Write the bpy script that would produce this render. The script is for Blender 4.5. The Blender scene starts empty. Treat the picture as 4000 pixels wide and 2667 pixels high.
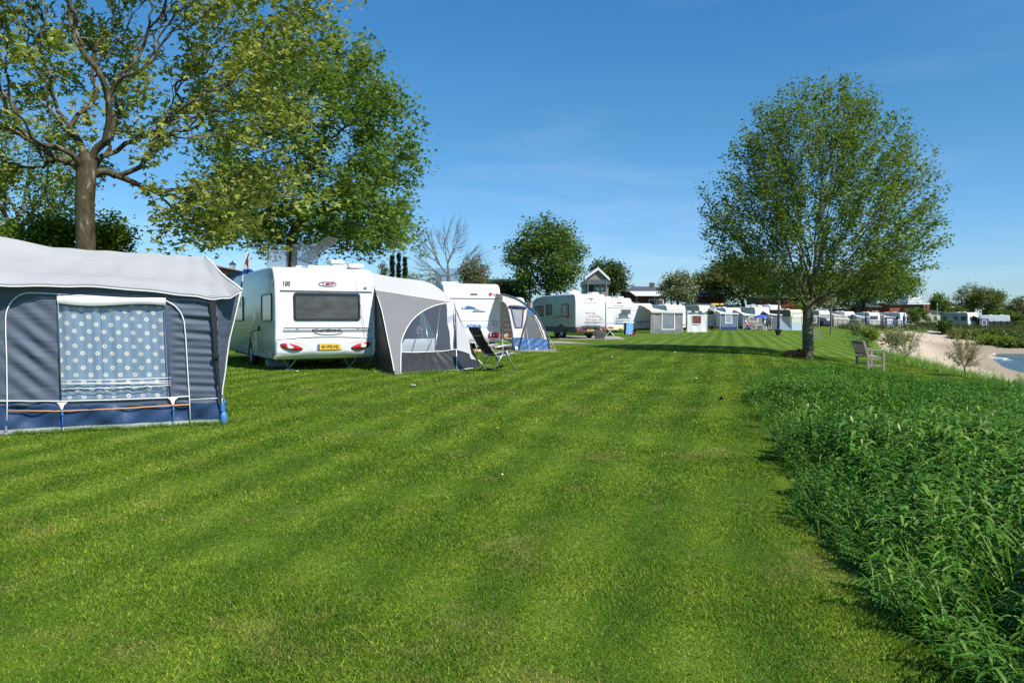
import bpy, math, random
import numpy as np
from mathutils import Vector, Matrix
R = math.radians
SC = bpy.context.scene
COL = SC.collection
rng = np.random.default_rng(7)
random.seed(7)

# ------------------------------------------------------------------ camera
CAM_H = 1.6
F = 3111.0            # focal length in photo pixels (28 mm on 36 mm)
PITCH = math.atan((1333.5 - 1247.0) / F)
cd = bpy.data.cameras.new('camera')
cd.sensor_width = 36.0
cd.lens = 28.0
cd.clip_start = 0.05
cd.clip_end = 6000
cam = bpy.data.objects.new('camera', cd)
COL.objects.link(cam)
cam.location = (0, 0, CAM_H)
cam.rotation_euler = (R(90) - PITCH, 0, 0)
SC.camera = cam

def ray(u, v):
    a = (u - 2000.0) / F
    b = -(v - 1333.5) / F
    return Vector((a, math.cos(PITCH) + b * math.sin(PITCH), -math.sin(PITCH) + b * math.cos(PITCH)))

def at(u, v, d):
    """world point seen at photo pixel (u, v), at distance d along +Y"""
    r = ray(u, v)
    return Vector((0, 0, CAM_H)) + r * (d / r.y)

def xat(u, d):
    return (u - 2000.0) / F * d

class Plane3:
    def __init__(s, a, b, c):
        s.o = a; s.n = (b - a).cross(c - a).normalized()
    def px(s, u, v, off=0.0):
        r = ray(u, v); o = Vector((0, 0, CAM_H))
        t = (s.o - o).dot(s.n) / r.dot(s.n)
        p = o + r * t
        if off:
            n = s.n if s.n.dot(r) < 0 else -s.n
            p = p + n * off
        return p

# ------------------------------------------------------------------ terrain
def sstep(a, b, x):
    t = np.clip((np.asarray(x, float) - a) / (b - a), 0, 1)
    return t * t * (3 - 2 * t)
_cy = np.array([-60, 0, 10, 20, 30, 45, 63, 80, 107, 125, 400.])
_cx = np.array([12, 11.6, 12.2, 13.0, 15, 19.5, 26.5, 34.5, 47, 56, 200.])
def crest(y): return np.interp(y, _cy, _cx)
def bay_s(x, y):
    x = np.asarray(x, float); y = np.asarray(y, float)
    return np.minimum(x - crest(y), (118 + 0.05 * (x - 46) - y) * 0.42)
def lawn_z(x, y):
    x = np.asarray(x, float); y = np.asarray(y, float)
    base = 0.3 * sstep(5, 20, y) + 0.1 * sstep(20, 34, y)
    fall = 0.55 * sstep(0, 1, (x - (crest(y) - 7)) / 7) * (1 - 0.6 * sstep(55, 95, y)) * sstep(4, 16, y)
    und = 0.03 * np.sin(x * .31 + 1) * np.sin(y * .23)
    return base - fall + und * sstep(8, 20, y)
_ds = np.array([0, 1.2, 3, 8, 13, 20, 40, 200.])
_dz = np.array([0, 0.22, .75, 1.5, 2.0, 2.6, 4.0, 6.0])
WATER_Z = -2.02
def tz(x, y):
    s = bay_s(x, y)
    return lawn_z(x, y) - np.interp(np.maximum(s, 0), _ds, _dz)
def gz(x, y): return float(tz(x, y))
def ground(u, d):
    x = xat(u, d)
    return Vector((x, d, gz(x, d)))

# ------------------------------------------------------------------ mesh builder
class MB:
    def __init__(s):
        s.v = []; s.f = []; s.m = []
    def add(s, vs, fs, mi=0):
        o = len(s.v)
        s.v.extend([tuple(p) for p in vs])
        for f in fs:
            s.f.append(tuple(i + o for i in f)); s.m.append(mi)
        return s
    def box(s, a, b, mi=0, X=None):
        (x0, y0, z0), (x1, y1, z1) = a, b
        vs = [(x0, y0, z0), (x1, y0, z0), (x1, y1, z0), (x0, y1, z0), (x0, y0, z1), (x1, y0, z1), (x1, y1, z1), (x0, y1, z1)]
        if X is not None: vs = [X @ Vector(p) for p in vs]
        return s.add(vs, [(0, 3, 2, 1), (4, 5, 6, 7), (0, 1, 5, 4), (1, 2, 6, 5), (2, 3, 7, 6), (3, 0, 4, 7)], mi)
    def rbox(s, a, b, r=0.02, mi=0, X=None):
        """box with chamfered vertical and horizontal edges"""
        (x0, y0, z0), (x1, y1, z1) = a, b
        def ring(z, i):
            return [(x0 + r + 0*i, y0 + i, z), (x1 - r, y0 + i, z), (x1 - i, y0 + r, z), (x1 - i, y1 - r, z), (x1 - r, y1 - i, z), (x0 + r, y1 - i, z), (x0 + i, y1 - r, z), (x0 + i, y0 + r, z)]
        rs = [ring(z0, r), ring(z0 + r, 0), ring(z1 - r, 0), ring(z1, r)]
        return s.loft(rs, mi, X=X)
    def loft(s, rings, mi=0, cap=True, X=None, closed=True):
        n = len(rings[0]); vs = [p for r in rings for p in r]
        if X is not None: vs = [X @ Vector(p) for p in vs]
        fs = []
        for i in range(len(rings) - 1):
            for j in range(n if closed else n - 1):
                k = (j + 1) % n
                fs.append((i * n + j, i * n + k, (i + 1) * n + k, (i + 1) * n + j))
        if cap and closed:
            fs.append(tuple(range(n - 1, -1, -1))); o = (len(rings) - 1) * n
            fs.append(tuple(range(o, o + n)))
        return s.add(vs, fs, mi)
    def tube(s, pts, r, n=8, mi=0, cap=True):
        pts = [Vector(p) for p in pts]
        rr = r if isinstance(r, (list, tuple)) else [r] * len(pts)
        rings = []; up = None
        for i, p in enumerate(pts):
            a = pts[max(i - 1, 0)]; b = pts[min(i + 1, len(pts) - 1)]
            d = (b - a)
            d = d.normalized() if d.length > 1e-9 else Vector((0, 0, 1))
            if up is None:
                up = Vector((0, 0, 1)) if abs(d.z) < .9 else Vector((1, 0, 0))
            e = d.cross(up)
            if e.length < 1e-6: e = d.cross(Vector((0, 1, 0.3)))
            e.normalize(); g = e.cross(d).normalized(); up = g
            rings.append([p + (e * math.cos(2 * math.pi * k / n) + g * math.sin(2 * math.pi * k / n)) * rr[i] for k in range(n)])
        return s.loft(rings, mi, cap)
    def lathe(s, prof, c=(0, 0, 0), n=16, mi=0, axis='z', cap=True):
        c = Vector(c); rings = []
        for r, h in prof:
            ring = []
            for k in range(n):
                a = 2 * math.pi * k / n
                q = (r * math.cos(a), r * math.sin(a), h)
                if axis == 'x': q = (h, r * math.cos(a), r * math.sin(a))
                if axis == 'y': q = (r * math.sin(a), h, r * math.cos(a))
                ring.append(c + Vector(q))
            rings.append(ring)
        return s.loft(rings, mi, cap)
    def poly(s, pts, mi=0, thick=0.0, nrm=None):
        pts = [Vector(p) for p in pts]
        n = len(pts)
        if thick:
            if nrm is None:
                nrm = Vector((0, 0, 0))
                for i in range(n): nrm += pts[i].cross(pts[(i + 1) % n])
                nrm.normalize()
            q = [p - nrm * thick for p in pts]
            s.add(pts + q, [tuple(range(n)), tuple(range(2 * n - 1, n - 1, -1))] + [(j, j + n, (j + 1) % n + n, (j + 1) % n) for j in range(n)], mi)
        else:
            s.add(pts, [tuple(range(n))], mi)
        return s
    def grid(s, fn, nu, nv, mi=0):
        vs = [fn(i / nu, j / nv) for i in range(nu + 1) for j in range(nv + 1)]
        fs = [(i * (nv + 1) + j, (i + 1) * (nv + 1) + j, (i + 1) * (nv + 1) + j + 1, i * (nv + 1) + j + 1) for i in range(nu) for j in range(nv)]
        return s.add(vs, fs, mi)
    def build(s, name, mats, parent=None, smooth=False, off=None, label=None, auto=None):
        if not isinstance(mats, (list, tuple)): mats = [mats]
        me = bpy.data.meshes.new(name)
        vs = s.v
        if off is not None:
            vs = [(p[0] - off[0], p[1] - off[1], p[2] - off[2]) for p in vs]
        me.from_pydata(vs, [], s.f)
        for m in mats: me.materials.append(m)
        if len(mats) > 1: me.polygons.foreach_set('material_index', s.m)
        if smooth:
            me.polygons.foreach_set('use_smooth', [True] * len(s.f))
            if auto is not None:
                try: me.set_sharp_from_angle(angle=R(auto))
                except Exception: pass
        me.update()
        o = bpy.data.objects.new(name, me)
        COL.objects.link(o)
        if parent is not None: o.parent = parent
        if label: o['label'] = label
        return o

def tag(o, label=None, cat=None, group=None, kind=None):
    if label: o['label'] = label
    if cat: o['category'] = cat
    if group: o['group'] = group
    if kind: o['kind'] = kind
    return o
def thing(name, label, cat, loc=(0, 0, 0), rz=0.0, group=None):
    o = bpy.data.objects.new(name, None)
    COL.objects.link(o)
    o.empty_display_size = .2
    o.location = loc; o.rotation_euler = (0, 0, rz)
    return tag(o, label, cat, group)
def copy_tree(o, parent=None):
    c = o.copy(); COL.objects.link(c)
    if parent is not None: c.parent = parent
    for ch in [q for q in bpy.data.objects if q.parent == o]:
        copy_tree(ch, c)
    return c

def np_mesh(name, verts, faces, mat, parent=None, fattr=None, smooth=False):
    """fast mesh from numpy; faces (n,k) all the same size; fattr: dict of per-face float arrays"""
    me = bpy.data.meshes.new(name)
    n, k = faces.shape
    me.vertices.add(len(verts)); me.vertices.foreach_set('co', np.asarray(verts, np.float32).ravel())
    me.loops.add(n * k); me.loops.foreach_set('vertex_index', faces.astype(np.int32).ravel())
    me.polygons.add(n); me.polygons.foreach_set('loop_start', np.arange(0, n * k, k, dtype=np.int32))
    if smooth: me.polygons.foreach_set('use_smooth', np.ones(n, bool))
    for key, arr in (fattr or {}).items():
        a = me.attributes.new(key, 'FLOAT', 'FACE'); a.data.foreach_set('value', np.asarray(arr, np.float32))
    me.materials.append(mat)
    me.update(calc_edges=True)
    o = bpy.data.objects.new(name, me); COL.objects.link(o)
    if parent is not None: o.parent = parent
    return o

# ------------------------------------------------------------------ materials
def new_mat(name):
    m = bpy.data.materials.new(name); m.use_nodes = True
    nt = m.node_tree; nt.nodes.clear()
    out = nt.nodes.new('ShaderNodeOutputMaterial')
    return m, nt, out
def N(nt, t, **kw):
    n = nt.nodes.new(t)
    for k, v in kw.items():
        if k.startswith('i_'):
            key = k[2:]
            key = int(key) if key.isdigit() else key.replace('_', ' ')
            n.inputs[key].default_value = v
        else: setattr(n, k, v)
    return n
def mixc(nt, fac, a, b, mode='MIX'):
    n = nt.nodes.new('ShaderNodeMix'); n.data_type = 'RGBA'; n.blend_type = mode
    for sock, val in ((n.inputs[0], fac), (n.inputs[6], a), (n.inputs[7], b)):
        if isinstance(val, bpy.types.NodeSocket): nt.links.new(val, sock)
        elif isinstance(val, (int, float)): sock.default_value = val
        else: sock.default_value = (*val[:3], 1)
    return n.outputs[2]
def mathn(nt, op, a, b=None, c=None, clamp=False):
    n = nt.nodes.new('ShaderNodeMath'); n.operation = op; n.use_clamp = clamp
    for i, val in enumerate((a, b, c)):
        if val is None: continue
        if isinstance(val, bpy.types.NodeSocket): nt.links.new(val, n.inputs[i])
        else: n.inputs[i].default_value = val
    return n.outputs[0]
def ramp(nt, sock, stops):
    n = nt.nodes.new('ShaderNodeValToRGB'); cr = n.color_ramp
    while len(cr.elements) < len(stops): cr.elements.new(.5)
    for e, (p, c) in zip(cr.elements, stops):
        e.position = p; e.color = (*c[:3], 1) if not isinstance(c, (int, float)) else (c, c, c, 1)
    nt.links.new(sock, n.inputs[0]); return n.outputs[0]
def noise(nt, scale, vec=None, detail=4, rough=.55, dist=0):
    n = N(nt, 'ShaderNodeTexNoise'); n.inputs['Scale'].default_value = scale
    n.inputs['Detail'].default_value = detail; n.inputs['Roughness'].default_value = rough; n.inputs['Distortion'].default_value = dist
    if vec is not None: nt.links.new(vec, n.inputs['Vector'])
    return n.outputs[0]
def objco(nt): return N(nt, 'ShaderNodeTexCoord').outputs['Object']
def worldpos(nt): return N(nt, 'ShaderNodeNewGeometry').outputs['Position']
def mapped(nt, vec, scale=(1, 1, 1), rot=(0, 0, 0), loc=(0, 0, 0)):
    n = N(nt, 'ShaderNodeMapping'); nt.links.new(vec, n.inputs[0])
    n.inputs['Scale'].default_value = scale; n.inputs['Rotation'].default_value = rot; n.inputs['Location'].default_value = loc
    return n.outputs[0]

def mat(name, c, rough=.5, var=.12, vscale=3.0, bump=0.0, bscale=60., metal=0.0, coat=0.0, stretch=(1, 1, 1), dirt=None, spec=.5, trans=0.0):
    m, nt, out = new_mat(name)
    b = N(nt, 'ShaderNodeBsdfPrincipled')
    co = mapped(nt, objco(nt), stretch)
    nz = noise(nt, vscale, co)
    col = mixc(nt, ramp(nt, nz, [(.25, 0), (.75, 1)]), [x * (1 - var) for x in c], [min(1, x * (1 + var)) for x in c])
    if dirt:
        nz2 = noise(nt, vscale * 2.7, co, 6, .7)
        col = mixc(nt, ramp(nt, nz2, [(.5, 0), (.8, dirt[1])]), col, dirt[0])
    nt.links.new(col, b.inputs['Base Color'])
    b.inputs['Roughness'].default_value = rough; b.inputs['Metallic'].default_value = metal
    b.inputs['Coat Weight'].default_value = coat; b.inputs['Coat Roughness'].default_value = .08
    b.inputs['Specular IOR Level'].default_value = spec
    if bump:
        bp = N(nt, 'ShaderNodeBump'); bp.inputs['Strength'].default_value = min(1, bump); bp.inputs['Distance'].default_value = .02
        nt.links.new(noise(nt, bscale, co, 5), bp.inputs['Height']); nt.links.new(bp.outputs[0], b.inputs['Normal'])
    if trans:
        t = N(nt, 'ShaderNodeBsdfTranslucent'); nt.links.new(col, t.inputs[0])
        mx = N(nt, 'ShaderNodeMixShader'); mx.inputs[0].default_value = trans
        nt.links.new(b.outputs[0], mx.inputs[1]); nt.links.new(t.outputs[0], mx.inputs[2]); nt.links.new(mx.outputs[0], out.inputs[0])
    else:
        nt.links.new(b.outputs[0], out.inputs[0])
    return m

def leaf_mat(name, cols, trans=.4, rough=.5, spec=.2, patch=.35):
    """leaf colours spread by the per-leaf attribute 'rnd'"""
    m, nt, out = new_mat(name)
    a = N(nt, 'ShaderNodeAttribute', attribute_name='rnd').outputs['Fac']
    n = len(cols)
    col = ramp(nt, a, [(i / max(1, n - 1), c) for i, c in enumerate(cols)])
    pz = noise(nt, patch, worldpos(nt), 3)
    col = mixc(nt, ramp(nt, pz, [(.35, .0), (.7, .45)]), col, cols[-1])
    b = N(nt, 'ShaderNodeBsdfPrincipled'); nt.links.new(col, b.inputs['Base Color'])
    b.inputs['Roughness'].default_value = rough; b.inputs['Specular IOR Level'].default_value = spec
    t = N(nt, 'ShaderNodeBsdfTranslucent')
    tc = mixc(nt, .5, col, (.25, .30, .03), 'MIX')
    tc = mixc(nt, 1.0, tc, (1.0, 1.0, .55), 'MULTIPLY')
    nt.links.new(tc, t.inputs[0])
    mx = N(nt, 'ShaderNodeMixShader'); mx.inputs[0].default_value = trans
    nt.links.new(b.outputs[0], mx.inputs[1]); nt.links.new(t.outputs[0], mx.inputs[2]); nt.links.new(mx.outputs[0], out.inputs[0])
    return m

def clear_mat(name, tint=(.9, .93, .96), refl=.12, rough=.06, wrinkle=.3, wscale=6., opacity=.06, haze=(.7, .75, .8)):
    m, nt, out = new_mat(name)
    t = N(nt, 'ShaderNodeBsdfTransparent'); t.inputs[0].default_value = (*tint, 1)
    g = N(nt, 'ShaderNodeBsdfGlossy'); g.inputs['Roughness'].default_value = rough
    bp = N(nt, 'ShaderNodeBump'); bp.inputs['Strength'].default_value = wrinkle; bp.inputs['Distance'].default_value = .05
    nt.links.new(noise(nt, wscale, mapped(nt, objco(nt), (1, 1, .35), (0, .5, 0)), 3), bp.inputs['Height']); nt.links.new(bp.outputs[0], g.inputs['Normal'])
    fr = N(nt, 'ShaderNodeLayerWeight'); nt.links.new(bp.outputs[0], fr.inputs['Normal'])
    fac = mathn(nt, 'ADD', mathn(nt, 'MULTIPLY', mathn(nt, 'POWER', fr.outputs['Facing'], 4.0), .8), refl, clamp=True)
    mx = N(nt, 'ShaderNodeMixShader'); nt.links.new(fac, mx.inputs[0]); nt.links.new(t.outputs[0], mx.inputs[1]); nt.links.new(g.outputs[0], mx.inputs[2])
    d = N(nt, 'ShaderNodeBsdfDiffuse'); d.inputs[0].default_value = (*haze, 1)
    m2 = N(nt, 'ShaderNodeMixShader'); m2.inputs[0].default_value = opacity
    nt.links.new(mx.outputs[0], m2.inputs[1]); nt.links.new(d.outputs[0], m2.inputs[2]); nt.links.new(m2.outputs[0], out.inputs[0])
    return m

def text(body, size, material, parent, X, depth=.002, bold=0.0, sx=1.0, shear=0.0, name='lettering', label=None, space=1.0):
    cu = bpy.data.curves.new('t', 'FONT'); cu.body = body; cu.size = size; cu.extrude = depth; cu.offset = bold
    cu.align_x = 'CENTER'; cu.align_y = 'CENTER'; cu.shear = shear; cu.space_character = space; cu.resolution_u = 3
    ob = bpy.data.objects.new('t', cu); COL.objects.link(ob)
    dg = bpy.context.evaluated_depsgraph_get(); dg.update()
    me = bpy.data.meshes.new_from_object(ob.evaluated_get(dg))
    bpy.data.objects.remove(ob); bpy.data.curves.remove(cu)
    me.transform(X @ Matrix.Diagonal((sx, 1, 1, 1)))
    me.materials.clear(); me.materials.append(material)
    o = bpy.data.objects.new(name, me); COL.objects.link(o)
    if parent is not None: o.parent = parent
    if label: o['label'] = label
    return o
def rearX(x, z, y=-.01, tilt=0.0):
    """matrix for text standing on a rear face (local X right, Z up, facing -Y)"""
    return Matrix.Translation((x, y, z)) @ Matrix.Rotation(R(90) + tilt, 4, 'X')
# ------------------------------------------------------------------ world and sun
SUN_ELEV = R(49)
SUN_DIR = Vector((0.73, -0.68, 0)).normalized() * math.cos(SUN_ELEV) + Vector((0, 0, math.sin(SUN_ELEV)))
sd = bpy.data.lights.new('sun', 'SUN'); sd.energy = 4.7; sd.angle = R(.53); sd.color = (1.0, .945, .86)
sun = bpy.data.objects.new('sun', sd); COL.objects.link(sun)
sun.rotation_euler = SUN_DIR.to_track_quat('Z', 'Y').to_euler()
sun.location = (30, -30, 40)
w = bpy.data.worlds.new('World'); SC.world = w; w.use_nodes = True
wt = w.node_tree; wt.nodes.clear()
wo = wt.nodes.new('ShaderNodeOutputWorld'); bg = wt.nodes.new('ShaderNodeBackground')
sky = wt.nodes.new('ShaderNodeTexSky'); sky.sky_type = 'NISHITA'; sky.sun_disc = False
sky.sun_elevation = SUN_ELEV
sky.sun_rotation = math.atan2(SUN_DIR.x, SUN_DIR.y)
sky.altitude = 0; sky.air_density = 1.0; sky.dust_density = .2; sky.ozone_density = 2.0
# faint high cloud veils, laid out by direction in the sky
tc = wt.nodes.new('ShaderNodeTexCoord')
def veil(scale, lo, hi, loc, rot=(0, 0, 0), nscale=1.0):
    mp = mapped(wt, tc.outputs['Generated'], scale, rot, loc)
    return ramp(wt, noise(wt, nscale, mp, 6, .6, .6), [(lo, 0), (hi, 1)])
sep = wt.nodes.new('ShaderNodeSeparateXYZ'); wt.links.new(tc.outputs['Generated'], sep.inputs[0])
low = ramp(wt, sep.outputs[2], [(0.0, 0.0), (.035, .6), (.07, .9), (.13, .35), (.3, .12)])
v1 = veil((2.2, 2.2, 15), .52, .72, (3.1, .4, .3))
fac = mathn(wt, 'MULTIPLY', mathn(wt, 'MULTIPLY', v1, low), .30)
skyc = wt.nodes.new('ShaderNodeHueSaturation'); skyc.inputs['Saturation'].default_value = 1.12; skyc.inputs['Value'].default_value = 1.0
wt.links.new(sky.outputs[0], skyc.inputs['Color'])
tint = ramp(wt, sep.outputs[2], [(0.0, (.52, .71, 1.02)), (.07, (.50, .72, 1.0)), (.235, (.42, .765, .92)), (.36, (.375, .80, 1.0))])
col = mixc(wt, 1.0, skyc.outputs[0], tint, 'MULTIPLY')
col = mixc(wt, fac, col, (6.4, 7.0, 7.8))
wt.links.new(col, bg.inputs[0]); bg.inputs[1].default_value = .105
wt.links.new(bg.outputs[0], wo.inputs[0])
SC.view_settings.view_transform = 'Standard'; SC.view_settings.look = 'None'
SC.view_settings.exposure = 0.45; SC.view_settings.gamma = 1.0
SC.cycles.max_bounces = 8; SC.cycles.transparent_max_bounces = 16
SC.cycles.use_adaptive_sampling = True; SC.cycles.adaptive_threshold = .008
SC.cycles.use_denoising = False
try: SC.cycles.denoiser = 'OPENIMAGEDENOISE'
except Exception: pass

# ------------------------------------------------------------------ ground material (lawn with mowing lanes, worn bank, sand)
def lawn_colour(nt):
    p = worldpos(nt)
    # mowing lanes run along (0.27, 1): distance across them
    sp = N(nt, 'ShaderNodeSeparateXYZ'); nt.links.new(p, sp.inputs[0])
    wob = noise(nt, .12, p, 2)
    across = mathn(nt, 'SUBTRACT', mathn(nt, 'MULTIPLY', sp.outputs[0], .965), mathn(nt, 'MULTIPLY', sp.outputs[1], .26))
    across = mathn(nt, 'ADD', across, mathn(nt, 'MULTIPLY', wob, .7))
    lane = mathn(nt, 'SINE', mathn(nt, 'MULTIPLY', across, 2 * math.pi / .80))
    lane = mathn(nt, 'MULTIPLY_ADD', lane, .5, .5)
    n1 = noise(nt, .55, p, 5, .6)      # metre-size patches
    n2 = noise(nt, 2.6, mapped(nt, p, (1, .55, 1), (0, 0, -.27)), 5, .65)
    n3 = noise(nt, 34., p, 3, .7)
    f = mathn(nt, 'MULTIPLY', mathn(nt, 'MULTIPLY', lane, ramp(nt, noise(nt, .35, p, 3), [(.3, .3), (.7, 1)])), .33)
    f = mathn(nt, 'ADD', f, mathn(nt, 'MULTIPLY', n1, .50))
    f = mathn(nt, 'ADD', f, mathn(nt, 'MULTIPLY', n2, .55))
    f = mathn(nt, 'ADD', f, mathn(nt, 'MULTIPLY', n3, .40))
    col = ramp(nt, mathn(nt, 'MULTIPLY_ADD', f, 1.3, -.66), [(.12, (.042, .092, .006)), (.40, (.080, .142, .011)), (.62, (.122, .190, .018)), (.85, (.175, .238, .045)), (1.0, (.23, .25, .075))])
    dry = ramp(nt, noise(nt, .8, mapped(nt, p, (1, 1, 1), loc=(7, 3, 0)), 5, .7), [(.56, 0), (.74, .55)])
    col = mixc(nt, dry, col, (.225, .20, .075))
    clover = ramp(nt, noise(nt, 5.5, mapped(nt, p, (1, 1, 1), loc=(3, 9, 0)), 6, .75), [(.50, 0), (.66, .36)])
    col = mixc(nt, clover, col, (.040, .105, .014))
    return col, p
def make_ground_mat():
    m, nt, out = new_mat('ground')
    lc, p = lawn_colour(nt)
    s = N(nt, 'ShaderNodeAttribute', attribute_name='bay').outputs['Fac']
    nb = noise(nt, .6, p, 5, .65)
    sandf = mathn(nt, 'ADD', s, mathn(nt, 'MULTIPLY_ADD', nb, 5.0, -2.5))
    sandn = noise(nt, 9, p, 6, .7)
    sand = mixc(nt, ramp(nt, sandn, [(.3, 0), (.75, 1)]), (.42, .345, .235), (.64, .55, .42))
    sand = mixc(nt, ramp(nt, noise(nt, 1.1, p, 5, .7), [(.45, 0), (.7, .45)]), sand, (.36, .29, .20))
    peb = ramp(nt, N(nt, 'ShaderNodeTexVoronoi', i_Scale=14.).outputs[0], [(.1, 1), (.35, 0)])
    pebm = ramp(nt, noise(nt, 1.3, p, 4), [(.5, 0), (.62, .7)])
    sand = mixc(nt, mathn(nt, 'MULTIPLY', peb, pebm), sand, (.30, .25, .20))
    debris = ramp(nt, noise(nt, 5.0, p, 6, .8), [(.60, 0), (.68, .6)])
    sand = mixc(nt, mathn(nt, 'MULTIPLY', debris, ramp(nt, noise(nt, .35, p, 3), [(.45, 0), (.6, 1)])), sand, (.16, .12, .075))
    wet = ramp(nt, mathn(nt, 'MULTIPLY', s, .05), [(.36, 0), (.48, .55)])
    sand = mixc(nt, wet, sand, (.17, .13, .09))
    rank = mixc(nt, ramp(nt, noise(nt, 3, p, 6, .7), [(.3, 0), (.7, 1)]), (.040, .075, .012), (.095, .13, .03))
    col = mixc(nt, ramp(nt, mathn(nt, 'MULTIPLY_ADD', s, .4, .5), [(.3, 0), (.55, 1)]), lc, rank)
    # a mat gravel pitch strip colour is laid on separate sheets
    col = mixc(nt, ramp(nt, mathn(nt, 'MULTIPLY', sandf, .2), [(.3, 0), (.42, 1)]), col, sand)
    b = N(nt, 'ShaderNodeBsdfPrincipled'); nt.links.new(col, b.inputs['Base Color']); b.inputs['Roughness'].default_value = .95
    b.inputs['Specular IOR Level'].default_value = .1
    bp = N(nt, 'ShaderNodeBump'); bp.inputs['Strength'].default_value = .55; bp.inputs['Distance'].default_value = .03
    nt.links.new(noise(nt, 38, p, 5, .75), bp.inputs['Height']); nt.links.new(bp.outputs[0], b.inputs['Normal'])
    nt.links.new(b.outputs[0], out.inputs[0])
    return m
M_GROUND = make_ground_mat()
def build_ground():
    xs = np.concatenate([[-1500, -600, -300, -180], np.arange(-120, 130.1, 1.0), [150, 180, 240, 400, 800, 1500]])
    ys = np.concatenate([[-400, -120, -50, -20, -8], np.arange(-4, 170.1, 1.0), [190, 230, 320, 600, 1200, 3000]])
    X, Y = np.meshgrid(xs, ys, indexing='ij')
    Z = tz(X, Y); S = bay_s(X, Y)
    nx, ny = X.shape
    V = np.stack([X.ravel(), Y.ravel(), Z.ravel()], 1)
    idx = np.arange(nx * ny).reshape(nx, ny)
    Fq = np.stack([idx[:-1, :-1], idx[1:, :-1], idx[1:, 1:], idx[:-1, 1:]], -1).reshape(-1, 4)
    fs = S.ravel()[Fq].mean(1)
    for nm, mask in (('lawn', fs < 1.5), ('beach', fs >= 1.5)):
        ff = Fq[mask]
        used = np.unique(ff); remap = np.zeros(nx * ny, int); remap[used] = np.arange(len(used))
        o = np_mesh(nm, V[used], remap[ff], M_GROUND, smooth=True)
        a = o.data.attributes.new('bay', 'FLOAT', 'POINT'); a.data.foreach_set('value', S.ravel()[used].astype(np.float32))
        tag(o, {'lawn': 'mown striped green lawn across the riverside campsite', 'beach': 'pale sandy beach sloping down to the water'}[nm], {'lawn': 'lawn', 'beach': 'beach'}[nm], kind='structure')
build_ground()

# water of the river bay
def water_mat():
    m, nt, out = new_mat('water')
    b = N(nt, 'ShaderNodeBsdfPrincipled'); p = worldpos(nt)
    col = mixc(nt, noise(nt, .25, p, 4), (.035, .075, .11), (.07, .12, .15))
    nt.links.new(col, b.inputs['Base Color']); b.inputs['Roughness'].default_value = .12; b.inputs['IOR'].default_value = 1.33
    bp = N(nt, 'ShaderNodeBump'); bp.inputs['Strength'].default_value = .8; bp.inputs['Distance'].default_value = .25
    h = mathn(nt, 'ADD', noise(nt, .9, mapped(nt, p, (1.6, .8, 1), (0, 0, .5)), 4), mathn(nt, 'MULTIPLY', noise(nt, 5, p, 4), .3))
    nt.links.new(h, bp.inputs['Height']); nt.links.new(bp.outputs[0], b.inputs['Normal'])
    nt.links.new(b.outputs[0], out.inputs[0]); return m
M_WATER = water_mat()
mb = MB(); mb.add([(14, -300, WATER_Z), (900, -300, WATER_Z), (900, 118, WATER_Z), (14, 118, WATER_Z)], [(0, 1, 2, 3)])
tag(mb.build('water', M_WATER), 'rippled blue water of the river bay', 'water', kind='structure')
M_FOAM = mat('foam', (.82, .84, .86), .8, .06, 8, bump=.5, bscale=14)
def foam():
    V = []; Fq = []
    def strip(pts, wid):
        o = len(V); n = len(pts)
        for i, (x, y) in enumerate(pts):
            a = np.array(pts[max(0, i - 1)]); b = np.array(pts[min(n - 1, i + 1)]); d = (b - a) / (np.linalg.norm(b - a) + 1e-9)
            nrm = np.array([d[1], -d[0]])
            ww = wid * (0.15 + .7 * rng.random()) * math.sin(math.pi * (i + .5) / n) ** .5
            j = rng.normal(0, wid * .25)
            for q, zz in ((-.5, .0), (0, .13), (.5, .0)):
                V.append((x + nrm[0] * (ww * q + j), y + nrm[1] * (ww * q + j), WATER_Z + .012 + zz * min(1, ww)))
        for i in range(n - 1):
            for k in range(2):
                Fq.append((o + i * 3 + k, o + i * 3 + k + 1, o + i * 3 + 4 + k, o + i * 3 + 3 + k))
    for s0, y0, y1, wid in ((11.2, 62, 82, .45), (13.6, 70, 86, .55), (10.9, 44, 58, .35), (15.0, 60, 66, .4), (13.0, 50, 55, .35), (19, 66, 74, .35), (16, 47, 50, .3)):
        ys = np.arange(y0, y1, .35)
        strip([(float(crest(y)) + s0 + .5 * math.sin(y * 1.3) + .8 * math.sin(y * .37 + s0), y) for y in ys], wid)
    o = np_mesh('surf_foam', np.array(V), np.array(Fq), M_FOAM, smooth=True)
    tag(o, 'broken white wave foam along the beach edge', 'foam', kind='stuff')
foam()

# gravel pitch sheets beside the tents
M_GRAVEL = mat('gravel', (.34, .30, .255), .95, .22, 5, bump=.8, bscale=70, spec=.1)
def sheet(name, pts, lift, m, label, cat):
    """irregular ground sheet draped on the lawn"""
    pts = [Vector((p[0], p[1], 0)) for p in pts]
    c = sum(pts, Vector((0, 0, 0))) / len(pts); ring = []
    for i in range(len(pts)):
        a, b = pts[i], pts[(i + 1) % len(pts)]
        for t in np.arange(0, 1, .08):
            q = a.lerp(b, float(t)); q = q + (q - c).normalized() * random.uniform(-.06, .06); ring.append(q)
    mb = MB(); rings = []
    for k in (1.0, .75, .5, .25, .02):
        rings.append([(c.x + (q.x - c.x) * k, c.y + (q.y - c.y) * k, gz(c.x + (q.x - c.x) * k, c.y + (q.y - c.y) * k) + lift) for q in ring])
    mb.loft(rings, cap=False)
    return tag(mb.build(name, m, smooth=True), label, cat, kind='structure')
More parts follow.
